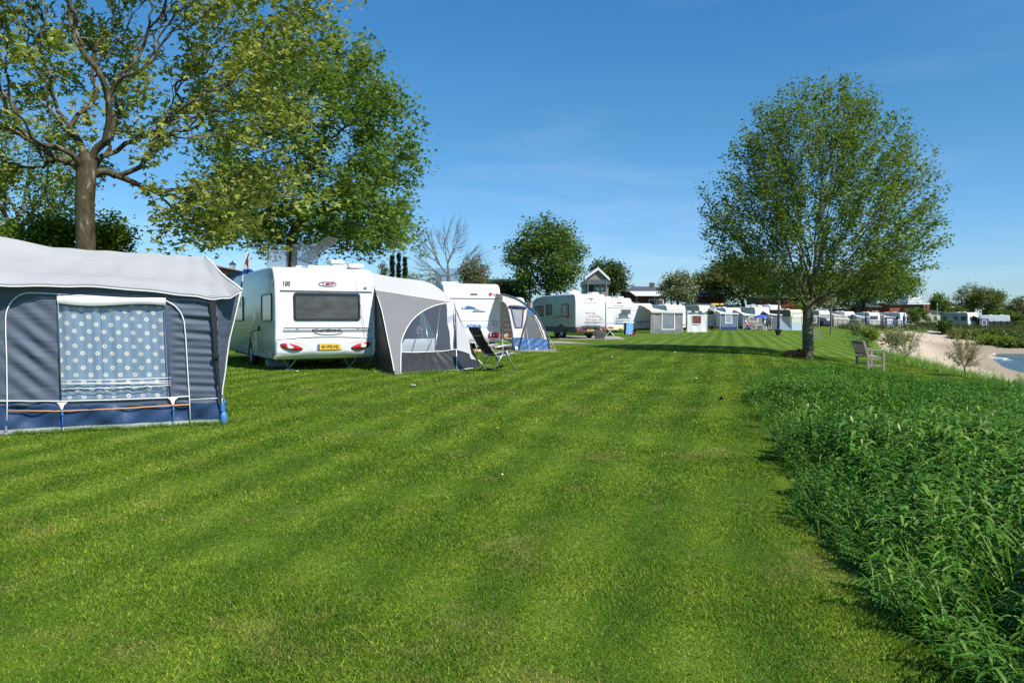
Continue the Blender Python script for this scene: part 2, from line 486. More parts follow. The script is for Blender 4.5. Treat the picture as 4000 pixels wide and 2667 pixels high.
# ------------------------------------------------------------------ trees
def bark_mat(name, a, b, c, scale=3.0):
    m, nt, out = new_mat(name)
    co = objco(nt)
    n1 = noise(nt, scale, mapped(nt, co, (1, 1, .45)), 6, .65)
    n2 = noise(nt, scale * 7, mapped(nt, co, (1, 1, .25)), 5, .7)
    col = ramp(nt, n1, [(.36, a), (.47, b), (.56, b), (.64, c)])
    col = mixc(nt, ramp(nt, n2, [(.4, 0), (.7, .6)]), col, [x * .45 for x in a])
    bs = N(nt, 'ShaderNodeBsdfPrincipled'); nt.links.new(col, bs.inputs['Base Color']); bs.inputs['Roughness'].default_value = .9
    bs.inputs['Specular IOR Level'].default_value = .15
    bp = N(nt, 'ShaderNodeBump'); bp.inputs['Strength'].default_value = .7; bp.inputs['Distance'].default_value = .03
    nt.links.new(n2, bp.inputs['Height']); nt.links.new(bp.outputs[0], bs.inputs['Normal'])
    nt.links.new(bs.outputs[0], out.inputs[0]); return m
B_PLANE = bark_mat('plane_bark', (.040, .033, .019), (.095, .080, .048), (.28, .25, .18), 4.6)
B_ASH = bark_mat('ash_bark', (.10, .095, .065), (.16, .15, .10), (.23, .215, .15), 4)
B_DARK = bark_mat('dark_bark', (.05, .042, .03), (.085, .072, .05), (.13, .115, .085), 4)
B_GREY = bark_mat('grey_twig', (.14, .12, .095), (.20, .175, .14), (.26, .24, .20), 4)

def leaf_quads(cen, size, g, droop=.25, aspect=.62, lobes=1, up=.55):
    """kite-shaped leaf faces round the given centres"""
    n = len(cen)
    out_v = []; cen = np.asarray(cen)
    nrm = g.normal(0, 1, (n, 3)); nrm /= np.linalg.norm(nrm, axis=1)[:, None]
    nrm[:, 2] = np.abs(nrm[:, 2]); nrm += np.array([0, 0, up]); nrm /= np.linalg.norm(nrm, axis=1)[:, None]
    d = g.normal(0, 1, (n, 3)); d[:, 2] -= droop
    d -= nrm * (d * nrm).sum(1)[:, None]; d /= np.linalg.norm(d, axis=1)[:, None] + 1e-9
    e = np.cross(nrm, d)
    L = size * g.uniform(.65, 1.25, n)
    quads = []
    angs = [0] if lobes == 1 else [0.0, .95, -.95]
    for a in angs:
        k = 1.0 if a == 0 else .78
        dd = d * math.cos(a) + e * math.sin(a); ee = e * math.cos(a) - d * math.sin(a)
        Lk = (L * k)[:, None]; W = Lk * aspect * (.5 if lobes == 1 else .40)
        b0 = cen - d * (L * .45)[:, None]
        p1 = b0 + dd * Lk * .48 + ee * W + nrm * Lk * .07
        p3 = b0 + dd * Lk * .48 - ee * W + nrm * Lk * .07
        p2 = b0 + dd * Lk - nrm * Lk * .10
        quads.append(np.stack([b0, p1, p2, p3], 1))
    V = np.stack(quads, 1).reshape(-1, 3)
    m = len(V) // 4
    return V, np.arange(m * 4).reshape(m, 4), np.repeat(g.random(n), len(angs))

def bez(p0, d0, p1, k, n, g, jit):
    L = (p1 - p0).length
    c1 = p0 + d0 * L * k
    pts = []
    for i in range(n + 1):
        t = i / n
        q = p0 * (1 - t) ** 2 + c1 * (2 * t * (1 - t)) + p1 * t * t
        if 0 < i < n: q = q + Vector(g.normal(0, jit * L, 3))
        pts.append(q)
    return pts

def make_tree(name, label, loc, trunk_h, trunk_r, tips, bark, leafm, seed, leaves=20, lsize=.12, lobes=1, spread=.3, twig=.006,
              frac=(.22, .4), lean=(0, 0), stiff=.45, group=None, cat='tree', jit=.035, droop=.25, rpow=.5, first=None, t0=.25, aspect=.62, flare=1.35, fork0=False):
    g = np.random.default_rng(seed)
    root = thing(name, label, cat, loc, 0, group)
    mb = MB(); ends = []
    Ntot = len(tips)
    tv = np.asarray(tips, float)
    def rad(n): return max(twig, trunk_r * .92 * (n / Ntot) ** rpow)
    def tube(pts, ra, rb):
        n = len(pts) - 1
        rr = [ra + (rb - ra) * i / n for i in range(n + 1)]
        mb.tube(pts, rr, 9 if ra > .08 else (6 if ra > .03 else (4 if ra > .012 else 3)), cap=False)
    def rec(p, d, idx, r0, depth):
        n = len(idx)
        if n == 1:
            T = Vector(tv[idx[0]]); pts = bez(p, d, T, stiff, 5, g, jit)
            tube(pts, min(r0, rad(1) * 1.5), twig * .55); ends.append(pts); return
        c = Vector(tv[idx].mean(0)); fr = g.uniform(*frac) * (0 if (fork0 and depth == 0) else 1)
        q = p + (c - p) * fr + Vector(g.normal(0, .03, 3)) * (c - p).length
        if (c - p).length > .15 and fr > 0:
            pts = bez(p, d, q, stiff, 5 if n > 6 else 3, g, jit * (.7 if r0 < .07 else .22))
            tube(pts, r0, rad(n) * .93)
            if n <= 3: ends.append(pts)
            d2 = (pts[-1] - pts[-2]).normalized()
        else:
            q = p; d2 = d
        # split the tips by direction from here
        k = (first or 3) if depth == 0 else (3 if n > 10 and g.random() < .35 else 2)
        k = min(k, n)
        D = tv[idx] - np.array(q); D /= np.linalg.norm(D, axis=1)[:, None] + 1e-9
        cs = D[g.choice(n, k, replace=False)]
        for _ in range(5):
            a = (D @ cs.T).argmax(1)
            for j in range(k):
                if (a == j).any():
                    cs[j] = D[a == j].mean(0); cs[j] /= np.linalg.norm(cs[j]) + 1e-9
        if len(set(a.tolist())) == 1:
            a = np.arange(n) % k
        for j in range(k):
            sub = idx[a == j]
            if len(sub):
                dd = (d2 * .6 + Vector(tv[sub].mean(0)) - q if False else d2 * .55 + (Vector(tv[sub].mean(0)) - q).normalized() * .6).normalized()
                rec(q, dd, sub, rad(len(sub)), depth + 1)
    top = Vector((lean[0], lean[1], trunk_h))
    tp = [Vector((0, 0, -.15)), Vector((lean[0] * .1, lean[1] * .1, trunk_h * .12)), Vector((lean[0] * .4 + g.normal(0, .02), lean[1] * .4, trunk_h * .45)), Vector((lean[0] * .75, lean[1] * .75 + g.normal(0, .02), trunk_h * .8)), top]
    rr = [trunk_r * flare, trunk_r * 1.06, trunk_r, trunk_r * .97, trunk_r * 1.0]
    if fork0: tp += [top + Vector((0, 0, .4 * trunk_r)), top + Vector((0, 0, .85 * trunk_r)), top + Vector((0, 0, 1.15 * trunk_r)), top + Vector((0, 0, 1.25 * trunk_r))]; rr += [trunk_r * .97, trunk_r * .78, trunk_r * .42, trunk_r * .05]
    if trunk_h > .6: mb.tube(tp, rr, 14, cap=False)
    pass
    rec(top - Vector((0, 0, trunk_r * 1.9 if fork0 else 0)), Vector((lean[0] * .3, lean[1] * .3, 1)).normalized(), np.arange(Ntot), trunk_r * .97, 0)
    mb.build('trunk', bark, root, smooth=True)
    if leafm is not None and leaves:
        cen = []
        for pts in ends:
            P = np.array([tuple(q) for q in pts]); n = len(P) - 1
            Lm = np.linalg.norm(P[-1] - P[0])
            k = max(2, int(leaves * min(1.3, .4 + Lm * .5)))
            t = g.uniform(t0, 1.03, k) * n
            i = np.minimum(t.astype(int), n - 1); f = (t - i)[:, None]
            cen.append(P[i] * (1 - f) + P[i + 1] * f + g.normal(0, spread, (k, 3)) * np.array([1, 1, .8]))
        V, Fq, rnd = leaf_quads(np.concatenate(cen), lsize, g, droop, lobes=lobes, aspect=aspect)
        np_mesh('crown', V, Fq, leafm, root, {'rnd': rnd})
    return root

def ell(n, c, r, g, inner=.55, zmin=None, power=2.0):
    """tip points in an ellipsoid shell"""
    out = []
    while len(out) < n:
        d = g.normal(0, 1, 3); d /= np.linalg.norm(d)
        k = (inner ** 3 + (1 - inner ** 3) * g.random()) ** (1 / 3.)
        k *= 1 + .07 * math.sin(5 * d[0] + 3 * d[2]) + .06 * math.sin(7 * d[1] - 4 * d[2] + 1)
        p = np.array(c) + d * k * np.array(r)
        if zmin is not None and p[2] < zmin: continue
        out.append(p)
    return np.array(out)

L_PLANE1 = leaf_mat('plane_leaves', [(.150, .205, .024), (.245, .315, .046), (.350, .405, .085), (.48, .50, .18)], trans=.48)
L_PLANE2 = leaf_mat('plane_leaves_deep', [(.055, .130, .016), (.090, .190, .026), (.130, .245, .042), (.21, .31, .085)], trans=.42)
L_ASH = leaf_mat('ash_leaves', [(.048, .115, .012), (.080, .170, .020), (.120, .225, .030), (.165, .255, .045)], trans=.38)
L_DARK = leaf_mat('dark_leaves', [(.036, .085, .014), (.058, .130, .020), (.090, .172, .032), (.14, .215, .05)], trans=.34)
L_DEEP = leaf_mat('deep_leaves', [(0.0200, 0.0525, 0.0156), (0.0325, 0.0750, 0.0187), (0.0475, 0.0975, 0.0250), (0.0750, 0.1250, 0.0312)], trans=.25)
L_BRIGHT = leaf_mat('bright_leaves', [(0.0715, 0.1375, 0.0138), (0.1100, 0.2035, 0.0192), (0.1650, 0.2585, 0.0275), (0.2200, 0.2860, 0.0412)], trans=.42)
L_OLIVE = leaf_mat('olive_leaves', [(0.0562, 0.0775, 0.0219), (0.0875, 0.1125, 0.0312), (0.1250, 0.1500, 0.0438), (0.1625, 0.1875, 0.0625)], trans=.35)
L_GREY = leaf_mat('hazy_leaves', [(0.1063, 0.1313, 0.0859), (0.1500, 0.1688, 0.1094), (0.1875, 0.2063, 0.1328), (0.2125, 0.2250, 0.1562)], trans=.3)
L_HAW = leaf_mat('hawthorn_leaves', [(.022, .050, .012), (.035, .075, .016), (.05, .10, .02), (.07, .12, .025), (.62, .60, .45)], trans=.25, patch=3.5)
L_WILLOW = leaf_mat('willow_leaves', [(.14, .19, .08), (.19, .24, .11), (.25, .29, .14), (.32, .33, .17)], trans=.38)
L_YELLOW = leaf_mat('young_yellow_leaves', [(.20, .20, .06), (.28, .27, .09), (.36, .33, .13)], trans=.4)
L_RED = leaf_mat('red_leaves', [(.22, .055, .02), (.32, .09, .03), (.36, .14, .04)], trans=.35)
L_CYP = leaf_mat('cypress_leaves', [(.008, .022, .010), (.014, .034, .014), (.02, .045, .018)], trans=.15)

# big plane tree behind the near awning
def big_plane():
    g = np.random.default_rng(11)
    d = 20.0; x = xat(325, d); z0 = gz(x, d)
    t = [ell(1050, (.2, .3, 9.6 - z0), (7.0, 6.2, 6.2), g, .30, 5.6 - z0)]
    # drooping skirt of twigs, low on the right and toward the lawn
    a = g.uniform(-1.0, 1.2, 120); r = g.uniform(3.2, 6.6, 120)
    t.append(np.stack([.3 + np.cos(a) * r, np.sin(a) * r * .9, g.uniform(3.9, 6.0, 120) - z0 - (r - 2.6) * .12], 1))
    a = g.uniform(2.0, 4.6, 70); r = g.uniform(2.5, 6.5, 70)
    t.append(np.stack([np.cos(a) * r, np.sin(a) * r, g.uniform(4.8, 6.6, 70) - z0], 1))
    t.append(np.stack([g.uniform(1.3, 3.6, 60), g.uniform(-.6, 2.2, 60), g.uniform(3.3, 5.4, 60) - z0], 1))
    t = [q[~((q[:, 0] > 1.0) & (q[:, 1] < -1.2))] for q in t]
    t = np.concatenate(t); W3 = t + np.array([x, d, z0]); bad = np.zeros(len(t), bool)
    for zl in (.5, 1.2, 2.0, 2.6):
        h = W3[:, 2] - zl; lx = W3[:, 0] - h * SUN_DIR.x / SUN_DIR.z; ly = W3[:, 1] - h * SUN_DIR.y / SUN_DIR.z
        bad |= (lx > -7.6) & (lx < -1.5) & (ly > 17.5) & (ly < 23.5)
    t = [t[~bad]]
    make_tree('plane_tree', 'tall plane tree with mottled pale trunk right behind the blue tent roof', (x, d, z0), 5.5 - z0, .235, np.concatenate(t), B_PLANE, L_PLANE1,
              3, leaves=21, lsize=.155, lobes=3, spread=.15, twig=.008, frac=(.15, .30), lean=(.15, 0), first=6, fork0=True, group='plane trees', stiff=.72, jit=.05, t0=.1, rpow=.5)
big_plane()
def second_plane():
    g = np.random.default_rng(12)
    d = 39.0; x = xat(1142, d); z0 = gz(x, d)
    t = [ell(620, (1.25, 0, 10.0 - z0), (5.5, 5.8, 6.4), g, .45, 5.0 - z0)]
    a = g.uniform(0, 6.28, 190); r = g.uniform(2.6, 5.9, 190)
    t.append(np.stack([1.1 + np.cos(a) * r, np.sin(a) * r, g.uniform(4.7, 7.6, 190) - z0], 1))
    make_tree('plane_tree', 'dense rounded plane tree standing behind the white caravan with the number plate', (x, d, z0), 5.2 - z0, .27, np.concatenate(t), B_PLANE, L_PLANE2,
              5, leaves=40, lsize=.185, lobes=3, spread=.30, twig=.010, group='plane trees', first=4, stiff=.5, t0=.1)
second_plane()
def ash():
    g = np.random.default_rng(21)
    d = 30.0; x = xat(3157, d); z0 = gz(x, d)
    # egg-shaped outline: half width against height
    hz = np.array([2.2, 2.6, 3.2, 4.0, 4.8, 5.7, 7.0, 8.4, 9.4, 10.1, 10.6]); hw = np.array([1.7, 2.7, 3.6, 4.25, 4.5, 4.4, 4.05, 3.4, 2.7, 2.0, 1.0])
    t = []
    while len(t) < 1500:
        z = g.uniform(2.2, 10.55); a = g.uniform(0, 6.283); w_ = np.interp(z, hz, hw)
        if g.random() > (w_ / 4.4) ** 1.2: continue
        k = (.12 + .88 * g.random()) ** .36 * (1 + .05 * math.sin(3 * a + z) + .06 * math.sin(7 * a - 2 * z))
        t.append((.35 + w_ * k * math.cos(a), w_ * k * math.sin(a), z - z0))
    make_tree('ash_tree', 'lone tree on the lawn with fanning limbs and a dog at its foot', (x, d, z0), 2.25 - z0, .195, np.array(t), B_ASH, L_ASH,
              9, leaves=23, lsize=.13, spread=.11, twig=.0065, frac=(.12, .26), first=12, fork0=True, stiff=.42, jit=.016, rpow=.5, t0=.58, droop=.1)
ash()

def simple_tree(name, label, u, d, top_v, half_px, base_v, n, leafm, seed, leaves=24, lsize=.2, trunk_r=.16, bark=B_DARK, inner=.4, spread=.35, zc=None, depthk=.9, group=None, cat='tree', hz=None, **kw):
    """tree from its place (u at distance d), its top and half width as seen"""
    g = np.random.default_rng(seed)
    x = xat(u, d); z0 = gz(x, d); s = d / F
    zt = 1.6 + (1247 - top_v) * s - z0; zb = 1.6 + (1247 - base_v) * s - z0; r = half_px * s
    zb = max(zb, .2)
    tips = ell(n, (0, 0, (zt + zb) / 2), (r, r * depthk, (zt - zb) / 2), g, inner)
    return make_tree(name, label, (x, d, z0), max(zb * .8, .25), trunk_r, tips, bark, leafm, seed + 1, leaves=leaves, lsize=lsize, spread=spread, group=group, cat=cat, **kw)

GT = 'trees behind the caravans'
simple_tree('round_tree', 'big dark green tree behind the grey sided motorhome', 2135, 78, 850, 165, 1165, 330, L_DARK, 31, leaves=46, lsize=.30, spread=.42, trunk_r=.25, inner=.3, group=GT)
simple_tree('round_tree', 'dense deep green tree right behind the gabled grey house', 2372, 104, 1012, 84, 1170, 190, L_DEEP, 33, leaves=44, lsize=.34, spread=.5, trunk_r=.25, inner=.3, group=GT)
simple_tree('hawthorn_tree', 'round hawthorn full of cream blossom between the dark chalets', 2648, 88, 1058, 80, 1190, 170, L_HAW, 35, leaves=46, lsize=.26, spread=.3, trunk_r=.16, inner=.3, group=GT)
# bare tree
def bare():
    g = np.random.default_rng(41); d = 62.0; x = xat(1752, d); z0 = gz(x, d); t = []
    while len(t) < 620:
        a = g.uniform(-.25, math.pi + .25); b = g.uniform(0, math.pi * 2); k = g.uniform(.55, 1.0)
        r = 3.25 * k * (1 + .12 * math.sin(6 * a))
        t.append((r * math.cos(a) * 1.05, r * math.sin(b) * .6 * abs(math.sin(a) + .3), 5.1 + r * math.sin(a) * 1.35 - z0))
    make_tree('bare_tree', 'leafless tree with thin spreading twigs between cypresses and the dark green tree', (x, d, z0), 3.6, .17, np.array(t), B_GREY, None, 42, leaves=0, twig=.011, first=6, frac=(.2, .34), jit=.03, stiff=.42, rpow=.52)
bare()
simple_tree('olive_tree', 'low brownish green tree tangled beside the leafless tree', 1850, 70, 1000, 60, 1130, 150, L_OLIVE, 45, leaves=26, lsize=.22, spread=.3, trunk_r=.10, inner=.2, group=GT)
# cypresses
for k, (u, tv_, hw_, lab) in enumerate(((1534, 996, 12, 'slender dark cypress, leftmost of the three cypresses'), (1559, 990, 15, 'tallest and middle one of the three dark cypresses'), (1583, 1006, 13, 'shorter dark cypress, rightmost of the three cypresses'))):
    d = 64 + k * .6; g = np.random.default_rng(50 + k); x = xat(u, d); z0 = gz(x, d); s = d / F
    H = 1.6 + (1247 - tv_) * s - z0; r = hw_ * s; t = []
    for _ in range(240):
        z = g.uniform(.05, 1) ** .9; a = g.uniform(0, 6.28); rr = r * (1 - z ** 3.2) * g.uniform(.45, 1.0)
        t.append((rr * math.cos(a), rr * math.sin(a), .4 + z * (H - .4)))
    make_tree('cypress', lab, (x, d, z0), .5, .07, np.array(t), B_DARK, L_CYP, 55 + k, leaves=26, lsize=.20, spread=.07, twig=.008, frac=(.25, .45), group='three cypresses', droop=-1.5, stiff=.2)
def bush(name, label, u, d, w_px, top_v, leafm, seed, n=70, leaves=34, lsize=.16, group=None, spread=.22, base_v=None, cat='bush', **kw):
    g = np.random.default_rng(seed); x = xat(u, d); z0 = gz(x, d); s = d / F
    H = max(.3, 1.6 + (1247 - top_v) * s - z0); r = w_px * .5 * s
    zb = .15 if base_v is None else max(.1, 1.6 + (1247 - base_v) * s - z0)
    tips = ell(n, (0, 0, (H + zb) / 2), (r, r * .85, (H - zb) / 2 * 1.02), g, .3, .1)
    return make_tree(name, label, (x, d, z0), .18, max(.03, r * .05), tips, B_DARK, leafm, seed + 1, leaves=leaves, lsize=lsize, spread=spread, group=group, cat=cat, t0=.05, twig=.006, **kw)
GB = 'bushes behind the tents'
bush('shrub', 'bright green bush below the three cypresses', 1612, 60, 110, 1046, L_BRIGHT, 61, 80, 34, .2, GB)
bush('shrub', 'small bright bush at the left foot of the cypresses', 1528, 58, 60, 1058, L_BRIGHT, 62, 40, 30, .18, GB)
bush('blossom_shrub', 'cream flowering bush seen past the open skylight', 1690, 61, 120, 1050, L_HAW, 63, 80, 34, .2, GB)
simple_tree('young_tree', 'thin pale young tree left of the cypresses', 1500, 56, 1018, 15, 1100, 40, L_GREY, 65, leaves=16, lsize=.16, spread=.12, trunk_r=.04, group=GT)
# left background, under the plane tree
simple_tree('twiggy_tree', 'open twiggy tree at the left edge behind the plane trunk', 95, 33, 380, 300, 930, 420, L_PLANE2, 71, leaves=15, lsize=.16, spread=.22, trunk_r=.2, inner=.2, twig=.011, bark=B_GREY, group=GT)
bush('shrub', 'yellow green bush left of the mottled plane trunk', 205, 27, 240, 800, L_BRIGHT, 73, 120, 40, .17, GB, .2, 1000)
bush('shrub', 'mid green bush right of the mottled plane trunk', 420, 28, 210, 830, L_BRIGHT, 75, 120, 40, .17, GB, .2, 1000)
bush('shrub', 'dense green bush low at the left edge above the tent roof', 20, 30, 200, 860, L_BRIGHT, 77, 110, 40, .18, GB, .2, 1000)
# trees behind the ash
simple_tree('spreading_tree', 'broad brownish green tree behind the lone tree, left half', 2905, 112, 985, 175, 1190, 330, L_OLIVE, 81, leaves=40, lsize=.36, spread=.5, trunk_r=.3, inner=.25, group=GT)
simple_tree('spreading_tree', 'dark leafy tree left of the lone tree beside red chalet walls', 2755, 122, 1062, 70, 1190, 120, L_DARK, 83, leaves=40, lsize=.36, spread=.5, trunk_r=.25, inner=.25, group=GT)
simple_tree('spreading_tree', 'wide green tree seen through the right side of the lone tree', 3370, 150, 1010, 240, 1205, 360, L_DARK, 85, leaves=40, lsize=.46, spread=.7, trunk_r=.35, inner=.25, group=GT)
simple_tree('spreading_tree', 'olive tree directly behind the trunk of the lone tree', 3130, 135, 1040, 130, 1215, 220, L_OLIVE, 87, leaves=40, lsize=.42, spread=.6, trunk_r=.3, inner=.25, group=GT)
bush('red_shrub', 'orange red leaved shrub behind the cream caravan', 3084, 122, 46, 1172, L_RED, 89, 40, 34, .26, GB)
bush('shrub', 'green bush beside the red leaved shrub', 3125, 121, 60, 1178, L_BRIGHT, 90, 45, 34, .26, GB)
bush('shrub', 'green bush in front of the flat roofed brown house', 3575, 150, 130, 1195, L_DARK, 91, 70, 34, .34, GB)
# right background
GR = 'hazy trees across the bay'
simple_tree('round_tree', 'green tree right of the flat roofed brown house', 3668, 185, 1142, 42, 1240, 110, L_DARK, 101, leaves=34, lsize=.42, spread=.5, trunk_r=.25, group=GR)
simple_tree('sparse_tree', 'greyish half bare tree above the grey caravan, left of its pair', 3792, 205, 1102, 66, 1225, 220, L_GREY, 103, leaves=13, lsize=.40, spread=.5, trunk_r=.32, twig=.03, bark=B_GREY, group=GR)
simple_tree('sparse_tree', 'olive green tree on a bare trunk, right of its pair above the blue tent', 3850, 200, 1122, 78, 1215, 220, L_OLIVE, 105, leaves=30, lsize=.42, spread=.55, trunk_r=.3, group=GR)
simple_tree('round_tree', 'pale green tree cut by the right picture edge', 3990, 215, 1162, 62, 1240, 140, L_GREY, 107, leaves=30, lsize=.46, spread=.6, trunk_r=.3, group=GR)
bush('shrub', 'low dark bush under the half bare tree', 3745, 195, 110, 1190, L_OLIVE, 109, 80, 30, .4, GR)
bush('shrub', 'dark green bush above the black fence', 3925, 190, 130, 1205, L_DARK, 111, 80, 30, .4, GR)
bush('shrub', 'bluish green bush beside the right picture edge behind the fence', 3990, 185, 90, 1222, L_DEEP, 112, 60, 30, .4, GR)
# hedge-like background band behind the first rows
simple_tree('round_tree', 'dark hedge tree behind the white caravan with blue lettering', 1990, 84, 1100, 75, 1180, 110, L_DEEP, 113, leaves=40, lsize=.3, spread=.4, trunk_r=.15, group=GT)

# shrubs on the sandy bank
GS = 'shrubs on the sandy bank'
def bank_shrub(name, label, u, d, h, w_, leafm, seed, n, leaves, lsize, spread, **kw):
    g = np.random.default_rng(seed); x = xat(u, d); z0 = gz(x, d); t = []
    for _ in range(n):
        z = g.uniform(.25, 1); a = g.uniform(0, 6.28); r = w_ * .5 * (math.sin(min(1, z * 1.15) * math.pi * .72) ** .7) * g.uniform(.3, 1)
        t.append((r * math.cos(a), r * math.sin(a), z * h))
    return make_tree(name, label, (x, d, z0), .06, max(.02, w_ * .02), np.array(t), B_GREY, leafm, seed + 1, leaves=leaves, lsize=lsize, spread=spread, group=GS, cat='shrub', first=8, frac=(.08, .3), twig=.004, flare=1.0, stiff=.35, jit=.02, **kw)
bank_shrub('willow_shrub', 'grey green willow shrub on the sand behind the near bench', 3540, 37.5, 1.8, 2.2, L_WILLOW, 121, 130, 13, .09, .06, aspect=.4, t0=.3)
bank_shrub('twiggy_shrub', 'open shrub with upright stems and pale yellow leaves at the beach edge', 3775, 25.2, 1.5, 1.3, L_YELLOW, 123, 190, 16, .055, .035, aspect=.5, t0=.35)
bank_shrub('willow_shrub', 'bushy green shrub high on the far bank left of the sand', 3500, 70, 1.7, 3.2, L_WILLOW, 125, 90, 24, .2, .18, t0=.1)
bank_shrub('broom_shrub', 'yellow green broom shrub on the bank above the near bench', 3398, 66, 1.4, 1.8, L_BRIGHT, 127, 70, 30, .18, .14, t0=.1)
bank_shrub('willow_shrub', 'low green shrub just above the back of the near bench', 3372, 44, .8, 1.0, L_DARK, 129, 60, 24, .10, .07, t0=.1)
bank_shrub('willow_shrub', 'dark round shrub below the left end of the grey caravan', 3693, 112, 2.0, 2.6, L_DEEP, 131, 70, 34, .30, .25, t0=.05)
bank_shrub('willow_shrub', 'grey green shrub left of the broom shrub on the bank', 3350, 72, 1.5, 2.0, L_WILLOW, 133, 60, 24, .18, .14, t0=.1)
for k, (u, d, h, w_, lm, lab) in enumerate(((3765, 106, 1.0, 5.0, L_OLIVE, 'brown and green bramble bush below the rear of the grey caravan'), (3840, 104, 1.0, 5.5, L_DARK, 'green bramble bush on the bank below the blue tent'),
        (3915, 102, 1.3, 6.0, L_DEEP, 'dark bramble bush on the bank below the black fence'), (3985, 98, 1.4, 6.0, L_DEEP, 'dark bramble bush on the bank at the right picture edge'), (3880, 96, .9, 4.5, L_BRIGHT, 'lighter green low bush near the foot of the far bank'), (3975, 92, .9, 4.5, L_DARK, 'green low bush just above the stones at the far shore'))):
    bank_shrub('bramble_bush', lab, u, d, h, w_, lm, 141 + 2 * k, 90, 34, .34, .3, t0=.05)
# sapling with a stake-thin trunk
g_ = np.random.default_rng(160); d_ = 76.0; x_ = xat(3245, d_)
make_tree('sapling', 'young thin tree with a bare stem on the bank right of the lone tree', (x_, d_, gz(x_, d_)), 2.6, .075, ell(30, (0, 0, 3.6), (.6, .6, .9), g_, .3), B_GREY, L_GREY, 161, leaves=8, lsize=.14, spread=.12, twig=.008)

# ------------------------------------------------------------------ grass and weeds
WEED_EDGE = [(2.02, 2.0), (1.98, 3.5), (2.05, 4.4), (2.12, 5.0), (2.25, 6.3), (2.65, 7.4), (3.4, 10.6), (4.3, 14.5), (5.0, 16.8), (5.6, 17.6), (6.7, 17.7), (8.4, 17.0), (10.0, 14.8), (11.1, 13), (11.9, 9), (11.5, 2)]
def inside(P, poly):
    x, y = P[:, 0], P[:, 1]; c = np.zeros(len(P), bool); n = len(poly); j = n - 1
    for i in range(n):
        xi, yi = poly[i]; xj, yj = poly[j]
        c ^= ((yi > y) != (yj > y)) & (x < (xj - xi) * (y - yi) / (yj - yi + 1e-12) + xi); j = i
    return c
def edge_dist(P, poly):
    best = np.full(len(P), 1e9)
    for (ax, ay), (bx, by) in zip(poly[:-1], poly[1:]):
        d = np.array([bx - ax, by - ay]); L2 = d @ d
        t = np.clip(((P[:, 0] - ax) * d[0] + (P[:, 1] - ay) * d[1]) / L2, 0, 1)
        best = np.minimum(best, np.hypot(P[:, 0] - ax - t * d[0], P[:, 1] - ay - t * d[1]))
    return best
def blade_mat():
    m, nt, out = new_mat('grass_blades')
    lc, p = lawn_colour(nt)
    a = N(nt, 'ShaderNodeAttribute', attribute_name='rnd').outputs['Fac']
    col = mixc(nt, 1.0, lc, ramp(nt, a, [(0, (.85, .95, .8)), (.5, (1.9, 1.85, 1.5)), (.85, (2.8, 2.5, 2.2)), (.95, (3.4, 2.8, 2.9)), (1, (5.0, 3.6, 5.0))]), 'MULTIPLY')
    straw = ramp(nt, mathn(nt, 'FRACT', mathn(nt, 'MULTIPLY', a, 37.0)), [(.86, 0), (.90, .7)])
    col = mixc(nt, straw, col, (.34, .29, .10))
    b = N(nt, 'ShaderNodeBsdfPrincipled'); nt.links.new(col, b.inputs['Base Color']); b.inputs['Roughness'].default_value = .6; b.inputs['Specular IOR Level'].default_value = .12
    t = N(nt, 'ShaderNodeBsdfTranslucent'); nt.links.new(col, t.inputs[0])
    mx = N(nt, 'ShaderNodeMixShader'); mx.inputs[0].default_value = .35
    nt.links.new(b.outputs[0], mx.inputs[1]); nt.links.new(t.outputs[0], mx.inputs[2]); nt.links.new(mx.outputs[0], out.inputs[0]); return m
def build_grass():
    g = np.random.default_rng(77); parts = []
    n = 1750000
    # distance drawn so that blades thin out with distance
    dd = np.linspace(3.1, 34, 600); pdf = np.where(dd < 4.5, dd, dd * (4.5 / dd) ** 1.75); cdf = np.cumsum(pdf); cdf /= cdf[-1]
    d = np.interp(g.random(n), cdf, dd)
    x = g.uniform(-1, 1, n) * (.70 * d + 1.2)
    P = np.stack([x, d], 1)
    keep = ~inside(P, WEED_EDGE) & (bay_s(x, d) < .5)
    P = P[keep]; d = d[keep]; n = len(P)
    z = tz(P[:, 0], P[:, 1])
    lod = np.maximum(1, d / 5.0) ** .85
    h = g.uniform(.009, .025, n) * (1 + .25 * np.sin(P[:, 0] * 2.1 + 3 * np.sin(P[:, 1] * 1.3)))
    tall = g.random(n) > .99; h[tall] *= 1.6
    wdt = g.uniform(.0024, .0056, n) * lod
    h = h * (1 + .05 * (lod - 1))
    a = g.uniform(0, 6.283, n); lean = g.uniform(.2, 1.5, n) * h; la = g.uniform(0, 6.283, n)
    # mown lanes lie over alternately
    across = P[:, 0] * .965 - P[:, 1] * .26
    lay = np.sin(across * 2 * np.pi / .80) * .18
    c = np.stack([np.cos(a) * wdt, np.sin(a) * wdt, np.zeros(n)], 1)
    base = np.stack([P[:, 0], P[:, 1], z - .004], 1)
    tip = base + np.stack([np.cos(la) * lean + lay * .26 * h, np.sin(la) * lean + lay * h, h], 1)
    V = np.stack([base - c, base + c, tip], 1).reshape(-1, 3)
    o = np_mesh('lawn_grass', V, np.arange(n * 3).reshape(n, 3), blade_mat(), None, {'rnd': g.random(n) ** 1.5})
    tag(o, 'short mown grass blades of the campsite lawn', 'grass', kind='stuff')
build_grass()

